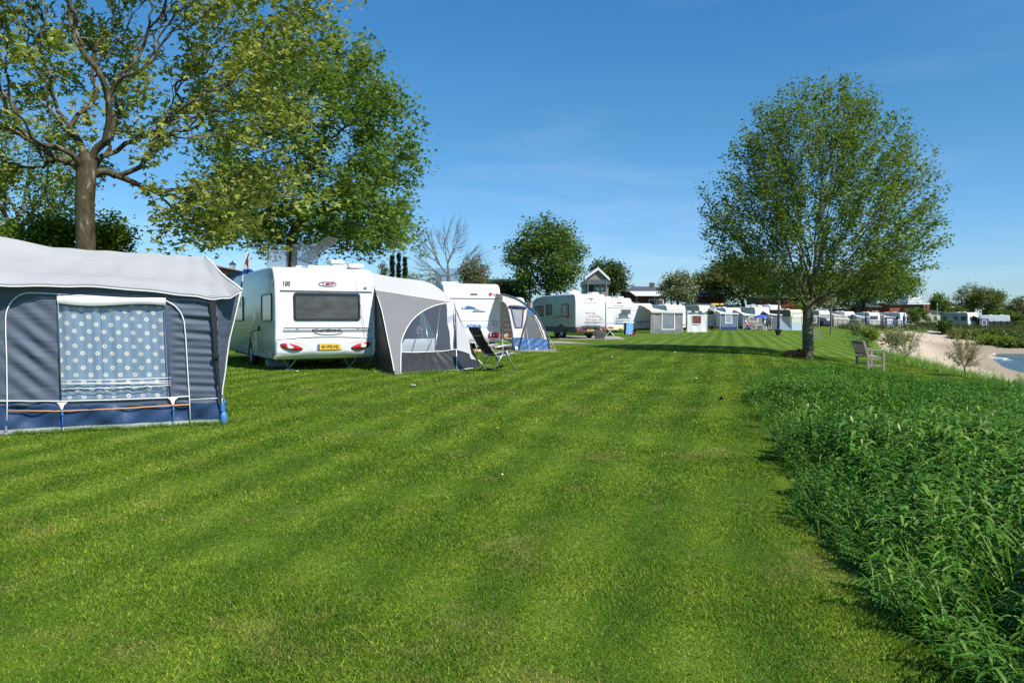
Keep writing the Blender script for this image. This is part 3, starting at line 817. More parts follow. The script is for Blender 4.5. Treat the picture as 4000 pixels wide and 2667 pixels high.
def weed_mat():
    m, nt, out = new_mat('weed_leaves')
    a = N(nt, 'ShaderNodeAttribute', attribute_name='rnd').outputs['Fac']
    col = ramp(nt, a, [(0, (.026, .085, .007)), (.35, (.062, .165, .014)), (.62, (.115, .260, .026)), (.82, (.165, .31, .045)), (.93, (.25, .37, .08)), (.965, (.25, .37, .08)), (.97, (.75, .70, .36)), (1, (.8, .75, .4))])
    pz = noise(nt, .9, worldpos(nt), 3)
    col = mixc(nt, ramp(nt, pz, [(.4, 0), (.7, .35)]), col, (.065, .19, .035))
    b = N(nt, 'ShaderNodeBsdfPrincipled'); nt.links.new(col, b.inputs['Base Color']); b.inputs['Roughness'].default_value = .45; b.inputs['Specular IOR Level'].default_value = .28
    t = N(nt, 'ShaderNodeBsdfTranslucent'); nt.links.new(mixc(nt, 1., col, (1.2, 1.3, .5), 'MULTIPLY'), t.inputs[0])
    mx = N(nt, 'ShaderNodeMixShader'); mx.inputs[0].default_value = .3
    nt.links.new(b.outputs[0], mx.inputs[1]); nt.links.new(t.outputs[0], mx.inputs[2]); nt.links.new(mx.outputs[0], out.inputs[0]); return m
M_WEED = weed_mat()
class Tpl:
    def __init__(s): s.v = []; s.f = []; s.r = []
    def leaf(s, p, d, L, W, bend=.6, nseg=3, r=.5, fold=.25, blade=False):
        """arching leaf from p along d; bends down with its length"""
        p = np.array(p, float); d = np.array(d, float); d /= np.linalg.norm(d)
        side = np.cross(d, (0, 0, 1)); side /= np.linalg.norm(side) + 1e-9
        o = len(s.v); q = p.copy(); st = L / nseg
        for i in range(nseg + 1):
            t = i / nseg
            w = W * (.5 * (1 - t) if blade else .5 * math.sin(math.pi * (.12 + .86 * t)) ** .8) + .001
            up = np.cross(side, d)
            s.v += [q - side * w + up * w * fold, q.copy(), q + side * w + up * w * fold]
            d = d + np.array([0, 0, -bend / nseg]); d /= np.linalg.norm(d); q = q + d * st
        for i in range(nseg):
            for k in range(2):
                a = o + i * 3 + k; s.f.append((a, a + 1, a + 4, a + 3)); s.r.append(r)
    def stem(s, p, q, w, r=.4):
        p = np.array(p, float); q = np.array(q, float); o = len(s.v)
        for e in (np.array([w, 0, 0]), np.array([0, w, 0])):
            s.v += [p - e, p + e, q + e * .5, q - e * .5]
        s.f += [(o, o + 1, o + 2, o + 3), (o + 4, o + 5, o + 6, o + 7)]; s.r += [r, r]
def weed_templates(g):
    T = {}
    def grass(n, L0, L1, W):
        t = Tpl()
        for _ in range(n):
            a = g.uniform(0, 6.28); t.leaf((g.normal(0, .03), g.normal(0, .03), 0), (math.cos(a) * .45, math.sin(a) * .45, 1), g.uniform(L0, L1), W * g.uniform(.7, 1.3), g.uniform(.5, 1.7), 4, g.uniform(.3, .93), .3, True)
        return t
    def lance(H, n, L, W, flowers=0):
        t = Tpl(); tip = np.array([g.normal(0, .06), g.normal(0, .06), H]); t.stem((0, 0, 0), tip, .006)
        for i in range(n):
            f = .18 + .82 * (i + g.random() * .6) / n; a = i * 2.4 + g.normal(0, .3); k = 1.15 - .55 * f
            t.leaf(tip * f, (math.cos(a), math.sin(a), .55 + f * .6), L * k * g.uniform(.8, 1.2), W * k, g.uniform(.8, 1.9), 3, g.uniform(.25, .95))
        for i in range(flowers):
            a = g.uniform(0, 6.28); c = tip + np.array([math.cos(a) * .05, math.sin(a) * .05, -g.uniform(0, .1)])
            t.leaf(c, (math.cos(a) * .3, math.sin(a) * .3, -1), .035, .022, .2, 1, .99)
        return t
    def nettle(H, n, L, W):
        t = Tpl(); tip = np.array([g.normal(0, .04), g.normal(0, .04), H]); t.stem((0, 0, 0), tip, .005, .3)
        for i in range(n):
            f = .2 + .8 * (i + .5) / n; a0 = i * math.pi / 2 + g.normal(0, .2); k = 1.15 - .7 * f
            for b in (0, math.pi):
                t.leaf(tip * f, (math.cos(a0 + b), math.sin(a0 + b), .45), L * k, W * k, g.uniform(.7, 1.3), 2, g.uniform(.05, .6), .3)
        return t
    def feather(n, L):
        t = Tpl()
        for _ in range(n):
            a = g.uniform(0, 6.28); d = np.array([math.cos(a) * .8, math.sin(a) * .8, g.uniform(.5, 1.2)]); d /= np.linalg.norm(d); q = np.array([0, 0, .02]); LL = L * g.uniform(.7, 1.2); r = g.uniform(.35, .8)
            for i in range(9):
                q2 = q + d * LL / 9; t.stem(q, q2, .003, .5)
                side = np.cross(d, (0, 0, 1)); side /= np.linalg.norm(side); k = math.sin(math.pi * (i + 1.2) / 10.5)
                if i > 1:
                    for sg in (-1, 1): t.leaf(q2, side * sg + d * .6, .075 * k * LL / .3, .018, .3, 1, r + g.normal(0, .05))
                d = d + np.array([0, 0, -.09]); d /= np.linalg.norm(d); q = q2
        return t
    def dock(n, L, W):
        t = Tpl()
        for _ in range(n):
            a = g.uniform(0, 6.28); t.leaf((0, 0, 0), (math.cos(a) * .7, math.sin(a) * .7, 1), L * g.uniform(.7, 1.2), W, g.uniform(.9, 1.6), 4, g.uniform(.3, .7), .2)
        return t
    T['grass'] = [grass(16, .3, .62, .013) for _ in range(3)]
    T['low'] = [grass(18, .14, .3, .009) for _ in range(3)]
    T['lance'] = [lance(g.uniform(.40, .64), 26, .20, .026) for _ in range(7)]
    T['comfrey'] = [lance(.55, 15, .22, .05, 6)]
    T['nettle'] = [nettle(g.uniform(.4, .6), 9, .11, .058) for _ in range(4)]
    T['feather'] = [feather(8, .34) for _ in range(3)]
    T['dock'] = [dock(6, .24, .07) for _ in range(2)]
    return T
WT = weed_templates(np.random.default_rng(88))
def scatter(name, label, P, kinds, probs, scale, g, mat_=None, cat='weeds', rshift=0.0):
    Vs = []; Fs = []; Rs = []; o = 0
    kk = g.choice(len(kinds), len(P), p=probs)
    z = tz(P[:, 0], P[:, 1])
    for ki, kd in enumerate(kinds):
        tl = WT[kd]; vi = g.integers(0, len(tl), len(P))
        for ti, t in enumerate(tl):
            idx = np.where((kk == ki) & (vi == ti))[0]
            if not len(idx): continue
            tv = np.array(t.v); tf = np.array(t.f); tr = np.array(t.r); m = len(idx)
            a = g.uniform(0, 6.283, m); sc_ = scale[idx] * g.uniform(.8, 1.2, m); lx = g.normal(0, .12, m); ly = g.normal(0, .12, m)
            ca, sa = np.cos(a)[:, None], np.sin(a)[:, None]
            X = (tv[None, :, 0] * ca - tv[None, :, 1] * sa); Y = (tv[None, :, 0] * sa + tv[None, :, 1] * ca); Zz = tv[None, :, 2]
            X = X + Zz * lx[:, None]; Y = Y + Zz * ly[:, None]
            V = np.stack([X * sc_[:, None] + P[idx, 0][:, None], Y * sc_[:, None] + P[idx, 1][:, None], Zz * sc_[:, None] + z[idx][:, None] - .01], -1).reshape(-1, 3)
            Fq = (tf[None] + (np.arange(m) * len(tv))[:, None, None]).reshape(-1, 4) + o
            rr = np.tile(tr, m); jit = np.repeat(g.normal(0, .08, m), len(tr)); rr = np.where(rr > .968, rr, np.clip(rr + jit + rshift, 0, .95))
            Vs.append(V); Fs.append(Fq); Rs.append(rr); o += len(V)
    ob = np_mesh(name, np.concatenate(Vs), np.concatenate(Fs), mat_ or M_WEED, None, {'rnd': np.concatenate(Rs)})
    return tag(ob, label, cat, kind='stuff')
def build_weeds():
    g = np.random.default_rng(99)
    def pts(n, y0, y1):
        y = np.sqrt(g.uniform(y0 ** 2, y1 ** 2, n)); x = g.uniform(1.8, 12.2, n); P = np.stack([x, y], 1)
        return P[inside(P, WEED_EDGE) & (P[:, 0] < P[:, 1] * .72 + 2.4)]
    P = np.concatenate([pts(10500, 2.2, 9), pts(17000, 9, 21)])
    e = edge_dist(P, WEED_EDGE); nb_ = .16 * np.sin(P[:, 1] * 2.3 + P[:, 0]) + .10 * np.sin(P[:, 1] * 6.1 + 2 * P[:, 0]) + .05; kp = e > nb_; P = P[kp]; e = e[kp]
    sc_ = .58 + .42 * np.clip(e / .7, 0, 1) + .12 * np.sin(P[:, 0] * 1.7) * np.sin(P[:, 1] * 1.1)
    sc_ *= 1 - .30 * np.clip((P[:, 1] - 9) / 9, 0, 1)
    far = P[:, 1] > 9
    zone = np.sin(P[:, 0] * 1.3 + 1.3) + np.sin(P[:, 1] * 1.0 + .5) + g.normal(0, .35, len(P))
    for nm, mask, pr in (('a', zone > .5, (.16, .62, .10, .03, .09, .0)), ('b', (zone <= .5) & (zone > -.6), (.16, .16, .54, .08, .06, .0)), ('c', zone <= -.6, (.28, .26, .10, .26, .10, .0))):
        scatter('tall_weeds', {'a': 'tall leafy weeds with long narrow leaves beside the mown lawn', 'b': 'dark nettle weeds mixed among the tall patch beside the lawn', 'c': 'rank grass and feathery leaved weeds within the tall patch'}[nm], P[mask], ['grass', 'lance', 'nettle', 'feather', 'dock', 'low'], pr, sc_[mask], g)
    y = g.uniform(6.8, 8.8, 34); x = g.uniform(3.0, 5.2, 34); Q = np.stack([x, y], 1); Q = Q[inside(Q, WEED_EDGE)]
    scatter('comfrey', 'leafy weeds with small cream bell flowers in the tall patch', Q, ['comfrey'], (1.,), np.full(len(Q), 1.05), g)
    # thick rank grass along the edge of the patch and at its feet
    y = np.sqrt(g.uniform(4, 19.5 ** 2, 60000)); x = g.uniform(1.6, 12.3, 60000); Q = np.stack([x, y], 1)
    Q = Q[inside(Q, WEED_EDGE) & (Q[:, 0] < Q[:, 1] * .72 + 2.0)]; e = edge_dist(Q, WEED_EDGE); Q = Q[(g.random(len(Q)) < np.where(e < .4, .16, .10))]
    scatter('rank_grass', 'long unmown grass along the edge of the weed patch', Q, ['low', 'grass'], (.8, .2), np.full(len(Q), .62), g, cat='grass')
    # unmown fringe on the bank crest
    n = 7000; y = g.uniform(14, 115, n); s = g.normal(1.1, .7, n); Q = np.stack([crest(y) + s, y], 1)
    bs = bay_s(Q[:, 0], Q[:, 1]); patchy = np.sin(Q[:, 1] * .5) + np.sin(Q[:, 1] * .21 + 1) + g.normal(0, .5, len(Q)); Q = Q[(bs < 2.6) & (bs > np.where(Q[:, 1] < 45, .25, -.4)) & ((Q[:, 1] < 42) | ((patchy > .1) & (g.random(len(Q)) < .5)))]
    scatter('bank_grass', 'rough unmown grass along the crest of the sandy bank', Q, ['low', 'grass', 'lance'], (.78, .18, .04), .75 + .008 * Q[:, 1], g, cat='grass', rshift=.2)
    # rough cover on the far bank
    n = 14000; x = g.uniform(44, 140, n); s = g.uniform(-1.5, 12, n); y = 118 + .05 * (x - 46) - s / .42
    Q = np.stack([x, y], 1); b = bay_s(x, y); keep = (x - crest(y) > -4) & (b < 1.2 + 5.5 * np.clip((x - 60) / 14, 0, 1)) & (x < .72 * y)
    Q = Q[keep]
    scatter('bank_cover', 'dark brambles and rough growth covering the far bank', Q, ['lance', 'nettle', 'grass'], (.45, .35, .2), np.full(len(Q), 1.35), g, leaf_mat('bramble_leaves', [(.030, .040, .012), (.050, .062, .016), (.075, .080, .026), (.10, .07, .035)], trans=.2), cat='undergrowth')
build_weeds()
# taller tufts left round the feet of tents and posts
def foot_tufts():
    g = np.random.default_rng(101); Q = []
    def along(a, b, n, w_=.05):
        t = g.random(n); Q.append(np.stack([a[0] + (b[0] - a[0]) * t + g.normal(0, w_, n), a[1] + (b[1] - a[1]) * t + g.normal(0, w_, n)], 1))
    along((xat(27, 10.4), 10.38), (xat(862, 11.3), 11.27), 260); along((xat(1446, 20), 20), (xat(1563, 18.75), 18.7), 60); along((xat(1563, 18.7), 18.7), (xat(1783, 20.2), 20.2), 120)
    a = g.uniform(0, 6.28, 70); r = g.uniform(.22, .5, 70); Q.append(np.stack([xat(3157, 30) + np.cos(a) * r, 30 + np.sin(a) * r], 1))
    Q = np.concatenate(Q)
    scatter('edge_grass', 'longer grass left standing along tent feet and trunk', Q, ['low'], (1.,), np.full(len(Q), .42), g, cat='grass', rshift=.2)
foot_tufts()
# ------------------------------------------------------------------ materials for vehicles and tents
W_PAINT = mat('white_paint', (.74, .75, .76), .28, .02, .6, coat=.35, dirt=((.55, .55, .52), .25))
SHADE_SIDE = mat('shaded_side', (.36, .39, .385), .24, .02, .5, coat=.2, spec=.25, dirt=((.5, .5, .48), .2))  # grey base, darkened to carry the shade on the white bodies' sides
CREAM = mat('cream_paint', (.78, .68, .44), .35, .03, .8, coat=.2)
SILVER = mat('silver_paint', (.50, .52, .54), .25, .03, .8, coat=.5, metal=.2)
GREYBUMP = mat('dark_plastic', (.055, .06, .065), .55, .1, 3)
SEAM = mat('seam_rubber', (.16, .165, .17), .6)
LGREY = mat('light_grey_trim', (.24, .26, .28), .45)
MGREY = mat('mid_grey_trim', (.085, .095, .105), .5)
BLACKR = mat('black_rubber', (.018, .018, .019), .75, .2, 8)
FRAME = mat('window_frame', (.025, .027, .03), .35)
def glass_mat(name, c=(.04, .045, .045), rough=.06):
    m, nt, out = new_mat(name)
    b = N(nt, 'ShaderNodeBsdfPrincipled'); co = objco(nt)
    col = mixc(nt, ramp(nt, noise(nt, 2.2, mapped(nt, co, (.8, .8, 2.2)), 4, .6), [(.4, 0), (.65, 1)]), c, [x * 1.7 for x in c])
    nt.links.new(col, b.inputs['Base Color']); b.inputs['Roughness'].default_value = rough; b.inputs['Specular IOR Level'].default_value = .4
    b.inputs['Coat Weight'].default_value = .2; b.inputs['Coat Roughness'].default_value = .03
    nt.links.new(b.outputs[0], out.inputs[0]); return m
GLASS = glass_mat('tinted_glass', (.05, .052, .05), .12); GLASS2 = glass_mat('curtained_glass', (.12, .12, .115)); GLASSB = glass_mat('blue_glass', (.05, .07, .10))
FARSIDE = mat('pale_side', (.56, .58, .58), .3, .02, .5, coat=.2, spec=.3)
HATCH = clear_mat('skylight_acrylic', (.72, .76, .78), .07, .1, .1, 3, .07, (.45, .47, .48))
RED = mat('red_lens', (.40, .012, .012), .15, .1, 20, coat=.8)
AMBER = mat('amber_lens', (.70, .22, .02), .2, coat=.6)
CLEARL = mat('clear_lens', (.75, .72, .70), .12, .2, 30, coat=.8)
PLATE = mat('yellow_plate', (.72, .47, .03), .4, .03)
BLACKT = mat('black_lettering', (.02, .02, .025), .5)
BLUEP = mat('plate_blue', (.02, .07, .33), .4)
DARKREDT = mat('maroon_lettering', (.30, .02, .06), .4)
BLUET = mat('blue_lettering', (.03, .12, .38), .4)
REDT = mat('red_lettering', (.55, .03, .03), .4)
ALU = mat('aluminium', (.62, .64, .66), .32, .05, 6, metal=.85)
ALUW = mat('white_tube', (.78, .78, .76), .4)
STEEL = mat('galvanised_steel', (.40, .41, .42), .45, .15, 10, metal=.7)
HUB = mat('wheel_hub', (.42, .43, .44), .4, .1, 6, metal=.5)
def fabric(name, c, var=.06, vscale=2.0, trans=.0, rough=.85, wr=.0, wscale=5., stretch=(1, 1, .3), rot=(0, 0, 0), weave=True):
    m, nt, out = new_mat(name)
    b = N(nt, 'ShaderNodeBsdfPrincipled'); co = objco(nt)
    col = mixc(nt, ramp(nt, noise(nt, vscale, co, 5, .6), [(.3, 0), (.7, 1)]), [x * (1 - var) for x in c], [min(1, x * (1 + var)) for x in c])
    nt.links.new(col, b.inputs['Base Color']); b.inputs['Roughness'].default_value = rough; b.inputs['Specular IOR Level'].default_value = .25
    h = noise(nt, 160, co, 2)
    h = mathn(nt, 'MULTIPLY', h, .06)
    if wr: h = mathn(nt, 'ADD', h, noise(nt, wscale, mapped(nt, co, stretch, rot), 3, .5, .3))
    bp = N(nt, 'ShaderNodeBump'); bp.inputs['Strength'].default_value = max(.25, wr); bp.inputs['Distance'].default_value = .06
    nt.links.new(h, bp.inputs['Height']); nt.links.new(bp.outputs[0], b.inputs['Normal'])
    if trans:
        t = N(nt, 'ShaderNodeBsdfTranslucent'); nt.links.new(col, t.inputs[0]); mx = N(nt, 'ShaderNodeMixShader'); mx.inputs[0].default_value = trans
        nt.links.new(b.outputs[0], mx.inputs[1]); nt.links.new(t.outputs[0], mx.inputs[2]); nt.links.new(mx.outputs[0], out.inputs[0])
    else: nt.links.new(b.outputs[0], out.inputs[0])
    return m
C_ROOF = fabric('roof_canvas', (.43, .435, .44), .05, 1.2, .12, wr=.25, wscale=2.2, stretch=(.5, 1.4, 1))
C_BLUE = fabric('slate_blue_fabric', (.088, .112, .155), .07, 1.5, .04, .6, wr=.35, wscale=3.5, stretch=(.35, .35, 2.2))
C_SKIRT = fabric('navy_skirt', (.028, .060, .135), .1, 1.5, .0, .38, wr=.4, wscale=3, stretch=(1.1, 1.1, .9))
C_WHITE = fabric('white_piping', (.80, .80, .78), .03, 3)
C_ORANGE = fabric('orange_cord', (.75, .36, .14), .1, 5)
C_GREY = fabric('grey_tent_fabric', (.185, .19, .195), .05, 1.4, .05, wr=.15, wscale=2)
C_LGREY = fabric('pale_grey_fabric', (.50, .505, .52), .03, 1.3, .15, wr=.15, wscale=2)
C_CHAR = fabric('charcoal_skirt', (.032, .034, .037), .15, 2, .0, .45, wr=.5, wscale=5, stretch=(2, 2, .25))
C_DARK = fabric('dark_fabric', (.028, .029, .033), .15, 2, .0, .55, wr=.2, wscale=4, stretch=(1, 1, .3))
C_CREAM = fabric('cream_fabric', (.62, .59, .54), .05, 2, .15, wr=.3, wscale=3)
C_BLUE2 = fabric('mid_blue_fabric', (.040, .115, .27), .12, 2.5, .04, .5, wr=.5, wscale=3.5, stretch=(.5, .5, 1.5))
C_BLUE3 = fabric('dark_blue_trim', (.06, .09, .19), .1, 4)
C_BLACK = mat('black_strap', (.012, .012, .014), .7)
CLEAR = clear_mat('clear_window_foil')
MESHW = clear_mat('pale_mesh_window', (.85, .88, .9), .03, .3, .1, 5, .35, (.62, .64, .68))
ROPE = mat('rope', (.62, .60, .52), .8)
BROPE = mat('blue_rope', (.04, .18, .50), .6)

def wheel(parent, c, r=.32, w_=.19, axis='x', name='wheel', hubm=None):
    """tyre with its rim as a sub-part; axis across the vehicle"""
    mb = MB(); h = w_ / 2
    mb.lathe([(r * .62, -h), (r * .93, -h), (r, -h * .7), (r, h * .7), (r * .93, h), (r * .62, h), (r * .55, h * .6), (r * .55, -h * .6)], c, 28, axis=axis, cap=False)
    wh = mb.build(name, BLACKR, parent, smooth=True, auto=40)
    mb = MB()
    mb.lathe([(.001, -h * .95), (r * .16, -h * .95), (r * .2, -h * .75), (r * .52, -h * .62), (r * .6, -h * .9), (r * .63, -h * .5), (r * .63, h * .5), (.001, h * .4)], c, 28, axis=axis, cap=False)
    for k in range(8):
        a = k * math.pi / 4; cy, cz = math.cos(a) * r * .38, math.sin(a) * r * .38
        if axis == 'x': mb.box((c[0] - h * .80, c[1] + cy - .025, c[2] + cz - .025), (c[0] - h * .60, c[1] + cy + .025, c[2] + cz + .025))
        else: mb.box((c[0] + cy - .025, c[1] - h * .80, c[2] + cz - .025), (c[0] + cy + .025, c[1] - h * .60, c[2] + cz + .025))
    mb.build('rim', hubm or HUB, wh, smooth=True, auto=40)
    return wh

def shell(parent, W, prof, mats, r=.07, name='body', mis=None):
    """caravan body: side outline (y, z) swept across the width with rounded edges"""
    P = [Vector((0, y, z)) for y, z in prof]; n = len(P)
    # inward normals of the outline
    nor = []
    for i in range(n):
        a = (P[i] - P[i - 1]).normalized(); b = (P[(i + 1) % n] - P[i]).normalized(); t = (a + b).normalized()
        nor.append(Vector((0, -t.z, t.y)))
    area = sum(P[i].y * P[(i + 1) % n].z - P[(i + 1) % n].y * P[i].z for i in range(n))
    if area < 0: nor = [-q for q in nor]
    mb = MB(); rings = []
    xs = []
    for k in range(5):
        a = math.pi / 2 * k / 4
        xs.append((r * (1 - math.sin(a)) , r * (1 - math.cos(a))))
    seq = [(xs[4 - k][0], r * (1 - math.sin(math.pi / 2 * k / 4))) for k in range(5)]
    seq = [(r * (1 - math.cos(math.pi / 2 * k / 4)), r * (1 - math.sin(math.pi / 2 * k / 4))) for k in range(5)]
    full = seq + [(W - x, i) for x, i in reversed(seq)]
    for x, ins in full:
        rings.append([P[j] + nor[j] * ins + Vector((x, 0, 0)) for j in range(n)])
    mb.loft(rings)
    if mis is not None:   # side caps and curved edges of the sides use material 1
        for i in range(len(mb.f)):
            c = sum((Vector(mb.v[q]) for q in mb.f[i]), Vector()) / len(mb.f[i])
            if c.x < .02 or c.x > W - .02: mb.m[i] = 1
    return mb.build(name, mats, parent, smooth=True, auto=35)

def rrect(x0, z0, x1, z1, r, n=5):
    pts = []
    for cx, cz, a0 in ((x1 - r, z1 - r, 0), (x0 + r, z1 - r, 90), (x0 + r, z0 + r, 180), (x1 - r, z0 + r, 270)):
        for k in range(n + 1):
            a = R(a0 + 90 * k / n); pts.append((cx + r * math.cos(a), cz + r * math.sin(a)))
    return pts
def window(parent, x0, z0, x1, z1, y, face='rear', r=.06, fw=.045, proud=.03, glass=None, frame=None, name='window', X=None):
    """framed acrylic window on a rear face (plane y) or a side face (plane x=y, running along local Y)"""
    def m(a, z, o):
        p = Vector((a, y - o, z)) if face == 'rear' else (Vector((y - o, a, z)) if face == 'left' else Vector((y + o, a, z)))
        return X @ p if X is not None else p
    outer = rrect(x0, z0, x1, z1, r); inner = rrect(x0 + fw, z0 + fw, x1 - fw, z1 - fw, max(.01, r - fw * .4))
    mb = MB()
    mb.loft([[m(a, z, -.02) for a, z in outer], [m(a, z, proud * .6) for a, z in outer], [m(a, z, proud) for a, z in rrect(x0 + .012, z0 + .012, x1 - .012, z1 - .012, r)], [m(a, z, proud) for a, z in inner], [m(a, z, proud * .35) for a, z in inner]], cap=False)
    w_ = mb.build(name, frame or FRAME, parent, smooth=True, auto=30)
    mb = MB(); mb.poly([m(a, z, proud * .45) for a, z in inner])
    mb.build('pane', glass or GLASS, w_)
    return w_
def plate(parent, txt, x, z, y, w_=.50, h=.11, tilt=0.0, lettered=True):
    X = Matrix.Translation((x, y, z)) @ Matrix.Rotation(tilt, 4, 'X')
    mb = MB(); mb.rbox((-w_ / 2, -.012, -h / 2), (w_ / 2, .0, h / 2), .006, X=X)
    p = mb.build('number_plate', PLATE, parent)
    mb = MB(); mb.box((-w_ / 2 + .008, -.0145, -h / 2 + .008), (-w_ / 2 + .045, -.012, h / 2 - .008), X=X); mb.build('country_band', BLUEP, p)
    if lettered: text(txt, h * .82, BLACKT, p, X @ Matrix.Translation((.022, -.0135, 0)) @ Matrix.Rotation(R(90), 4, 'X'), .001, .003, w_ / .58 * .80, space=1.0)
    return p

# ------------------------------------------------------------------ the near white caravan
def near_caravan():
    x0, d = xat(1073, 19.5), 19.5
    W, L = 2.58, 7.0
    root = thing('caravan', 'large white caravan seen from behind with number 100 sticker and yellow plate 45-WK-NL', 'caravan', (x0, d, gz(x0, d)), R(29), 'caravans in the near row')
    prof = [(.16, .285), (.05, .36), (.0, .47), (-.015, .62), (-.03, .78), (.0, .82), (.0, 1.1), (.005, 1.5), (.025, 1.98), (.07, 2.26), (.14, 2.44), (.25, 2.54), (.42, 2.59), (1.5, 2.61), (5.3, 2.58), (6.2, 2.42), (6.75, 1.9), (7.0, 1.1), (6.98, .6), (6.8, .32), (6.4, .30), (3.45, .30), (3.42, .52), (3.3, .66), (3.12, .72), (2.94, .66), (2.82, .52), (2.79, .30)]
    body = shell(root, W, prof, [W_PAINT, SHADE_SIDE], .075, mis=1)
    # seams and mouldings of the rear panel
    mb = MB()
    mb.box((.14, -.006, 1.985), (W - .09, .04, 2.0)); mb.build('seam', SEAM, root)
    mb = MB(); mb.grid(lambda a, b: (.05 + a * (W - .1), -.036, .775 + .055 * math.sin(math.pi * a) + b * .012), 24, 1); mb.grid(lambda a, b: (.05 + a * (W - .1), -.036 + b * .05, .787 + .055 * math.sin(math.pi * a)), 24, 1); mb.build('bumper_seam', SEAM, root)
    # bumper moulding, bulging
    def bump(a, b):
        z = .36 + b * (.40 + .05 * math.sin(math.pi * a)); bul = .045 * math.sin(math.pi * min(1, b * 1.02)) ** .7 * (1 - abs(2 * a - 1) ** 6)
        hollow = .05 * math.exp(-((z - .60) / .14) ** 2) * (math.exp(-((a - .17) / .13) ** 2) + math.exp(-((a - .83) / .13) ** 2) + .55 * math.exp(-((a - .5) / .13) ** 4))
        base = float(np.interp(z, [.285, .36, .47, .62, .78, .82], [.16, .05, 0, -.015, -.03, -.0]))
        return (.04 + a * (W - .08), base - .012 - bul + hollow, z)
    mb = MB(); mb.grid(bump, 60, 16); mb.build('bumper', SILVER if False else W_PAINT, root, smooth=True)
    window(root, .46, 1.245, 2.17, 1.945, .012, r=.07, fw=.055, proud=.045, glass=GLASS)
    # grey band with shelf line
    mb = MB(); mb.box((.20, -.010, .965), (2.42, .03, 1.022)); mb.build('grey_stripe', LGREY, root)
    mb = MB()
    for t in (.52, 1.33, 2.08): MB().box((t, -.009, 1.02), (t + .05, .03, 1.055)).build('grey_tab', LGREY, root)
    mb = MB(); mb.tube([(.22, -.012, 1.075), (.8, -.02, 1.088), (1.3, -.024, 1.09), (1.9, -.02, 1.085), (2.44, -.012, 1.065)], .010, 6); mb.build('trim_line', W_PAINT, root, smooth=True)
    # badges
    def oval(cx, cz, rx, rz, y, t=.010, n=36):
        mb = MB(); mb.tube([(cx + rx * math.cos(2 * math.pi * k / n), y, cz + rz * math.sin(2 * math.pi * k / n)) for k in range(n + 1)], t, 6, cap=False); return mb
    lg = oval(1.335, 2.175, .225, .066, .036).build('logo_ring', LGREY, root, smooth=True)
    text('LMC', .115, DARKREDT, lg, Matrix.Translation((1.335, .026, 2.177)) @ Matrix.Rotation(R(90 - 13), 4, 'X'), .006, .003, 1.3, .35)
    nb = oval(1.34, .965, .36, .065, -.016, .008).build('name_ring', LGREY, root, smooth=True)
    text('MÜNSTERLAND', .085, BLACKT, nb, rearX(1.29, 1.000, -.016), .002, .003, 1.25)
    mb = MB(); mb.lathe([(.001, -.002), (.105, -.002), (.105, .004)], (.30, .045, 2.165), 28, axis='y'); st = mb.build('speed_sticker', mat('sticker_white', (.86, .86, .86), .4), root)
    text('100', .155, BLACKT, st, Matrix.Translation((.30, .024, 2.165)) @ Matrix.Rotation(R(79), 4, 'X'), .005, .003, .85)
    mb = MB(); mb.box((2.28, .0, 2.08), (2.36, .03, 2.12)); mb.build('small_sticker', LGREY, root)
    mb = MB(); mb.tube([(1.12, -.01, 1.972), (1.14, -.03, 1.965), (1.44, -.03, 1.965), (1.46, -.01, 1.972)], .012, 6); mb.build('handle', MGREY, root, smooth=True)
    # tail lights: leaf-shaped, red with a clear middle
    for sg, cx in ((1, .40), (-1, W - .40)):
        mb = MB(); out = []
        for k in range(22):
            a = 2 * math.pi * k / 22; out.append((math.cos(a), math.sin(a)))
        def lp(px, pz, o):
            u_ = px; zz = pz * (1 - .22 * px) * .078; return Vector((cx + sg * u_ * .285, -.060 + o + .028 * abs(px - .1) ** 2.0, .605 - .052 * px + zz - .01))
        mb.loft([[lp(a, b, .045) for a, b in out], [lp(a, b, .0) for a, b in out], [lp(a * .93, b * .88, -.02) for a, b in out], [lp(a * .5, b * .4, -.032) for a, b in out]], 0)
        tl = mb.build('tail_light', RED, root, smooth=True, auto=60)
        mb = MB(); ins = [(-.18 + math.cos(2 * math.pi * k / 14) * .30, -.12 + math.sin(2 * math.pi * k / 14) * .62) for k in range(14)]
        mb.loft([[lp(a, b, .0) for a, b in ins], [lp(a, b, -.030) for a, b in ins], [lp(-.18 + (a + .18) * .5, b * .5, -.037) for a, b in ins]]); mb.build('lens', CLEARL, tl, smooth=True)
    mb = MB(); mb.rbox((.99, -.052, .475), (1.70, -.0, .70), .03); mb.build('plate_recess', SHADE_SIDE, root)
    plate(root, '45-WK-NL', 1.335, .585, -.056, .58, .15)
    # windows and details of the left side
    window(root, .25, 1.22, 1.45, 1.93, .0, 'left', r=.08, glass=GLASS)
    window(root, 4.0, 1.22, 5.4, 1.93, .0, 'left', r=.08, glass=GLASS)
    for yy in (1.85, 6.3):
        pass
    mb = MB(); mb.poly([(-.004, .10, 1.17), (-.004, 2.2, 1.17), (-.004, 2.2, .62), (-.004, .1, .62)]); 
    mb = MB()
    sw = [(2.2, 1.62), (2.45, 1.60), (2.75, 1.22), (3.5, 1.10), (6.2, 1.06), (6.2, .98), (3.4, 1.0), (2.5, 1.12), (2.25, 1.3)]
    mb.poly([(-.004, a, z) for a, z in sw]); mb.build('side_stripe', mat('brown_stripe', (.10, .075, .06), .3, coat=.4), root)
    mb = MB(); mb.box((-.006, .08, 1.165), (.02, 2.1, 1.19)); mb.build('waist_line', LGREY, root)
    mb = MB(); mb.box((-.004, .02, .31), (.03, 2.6, .40)); mb.build('sill_skirt', LGREY, root)
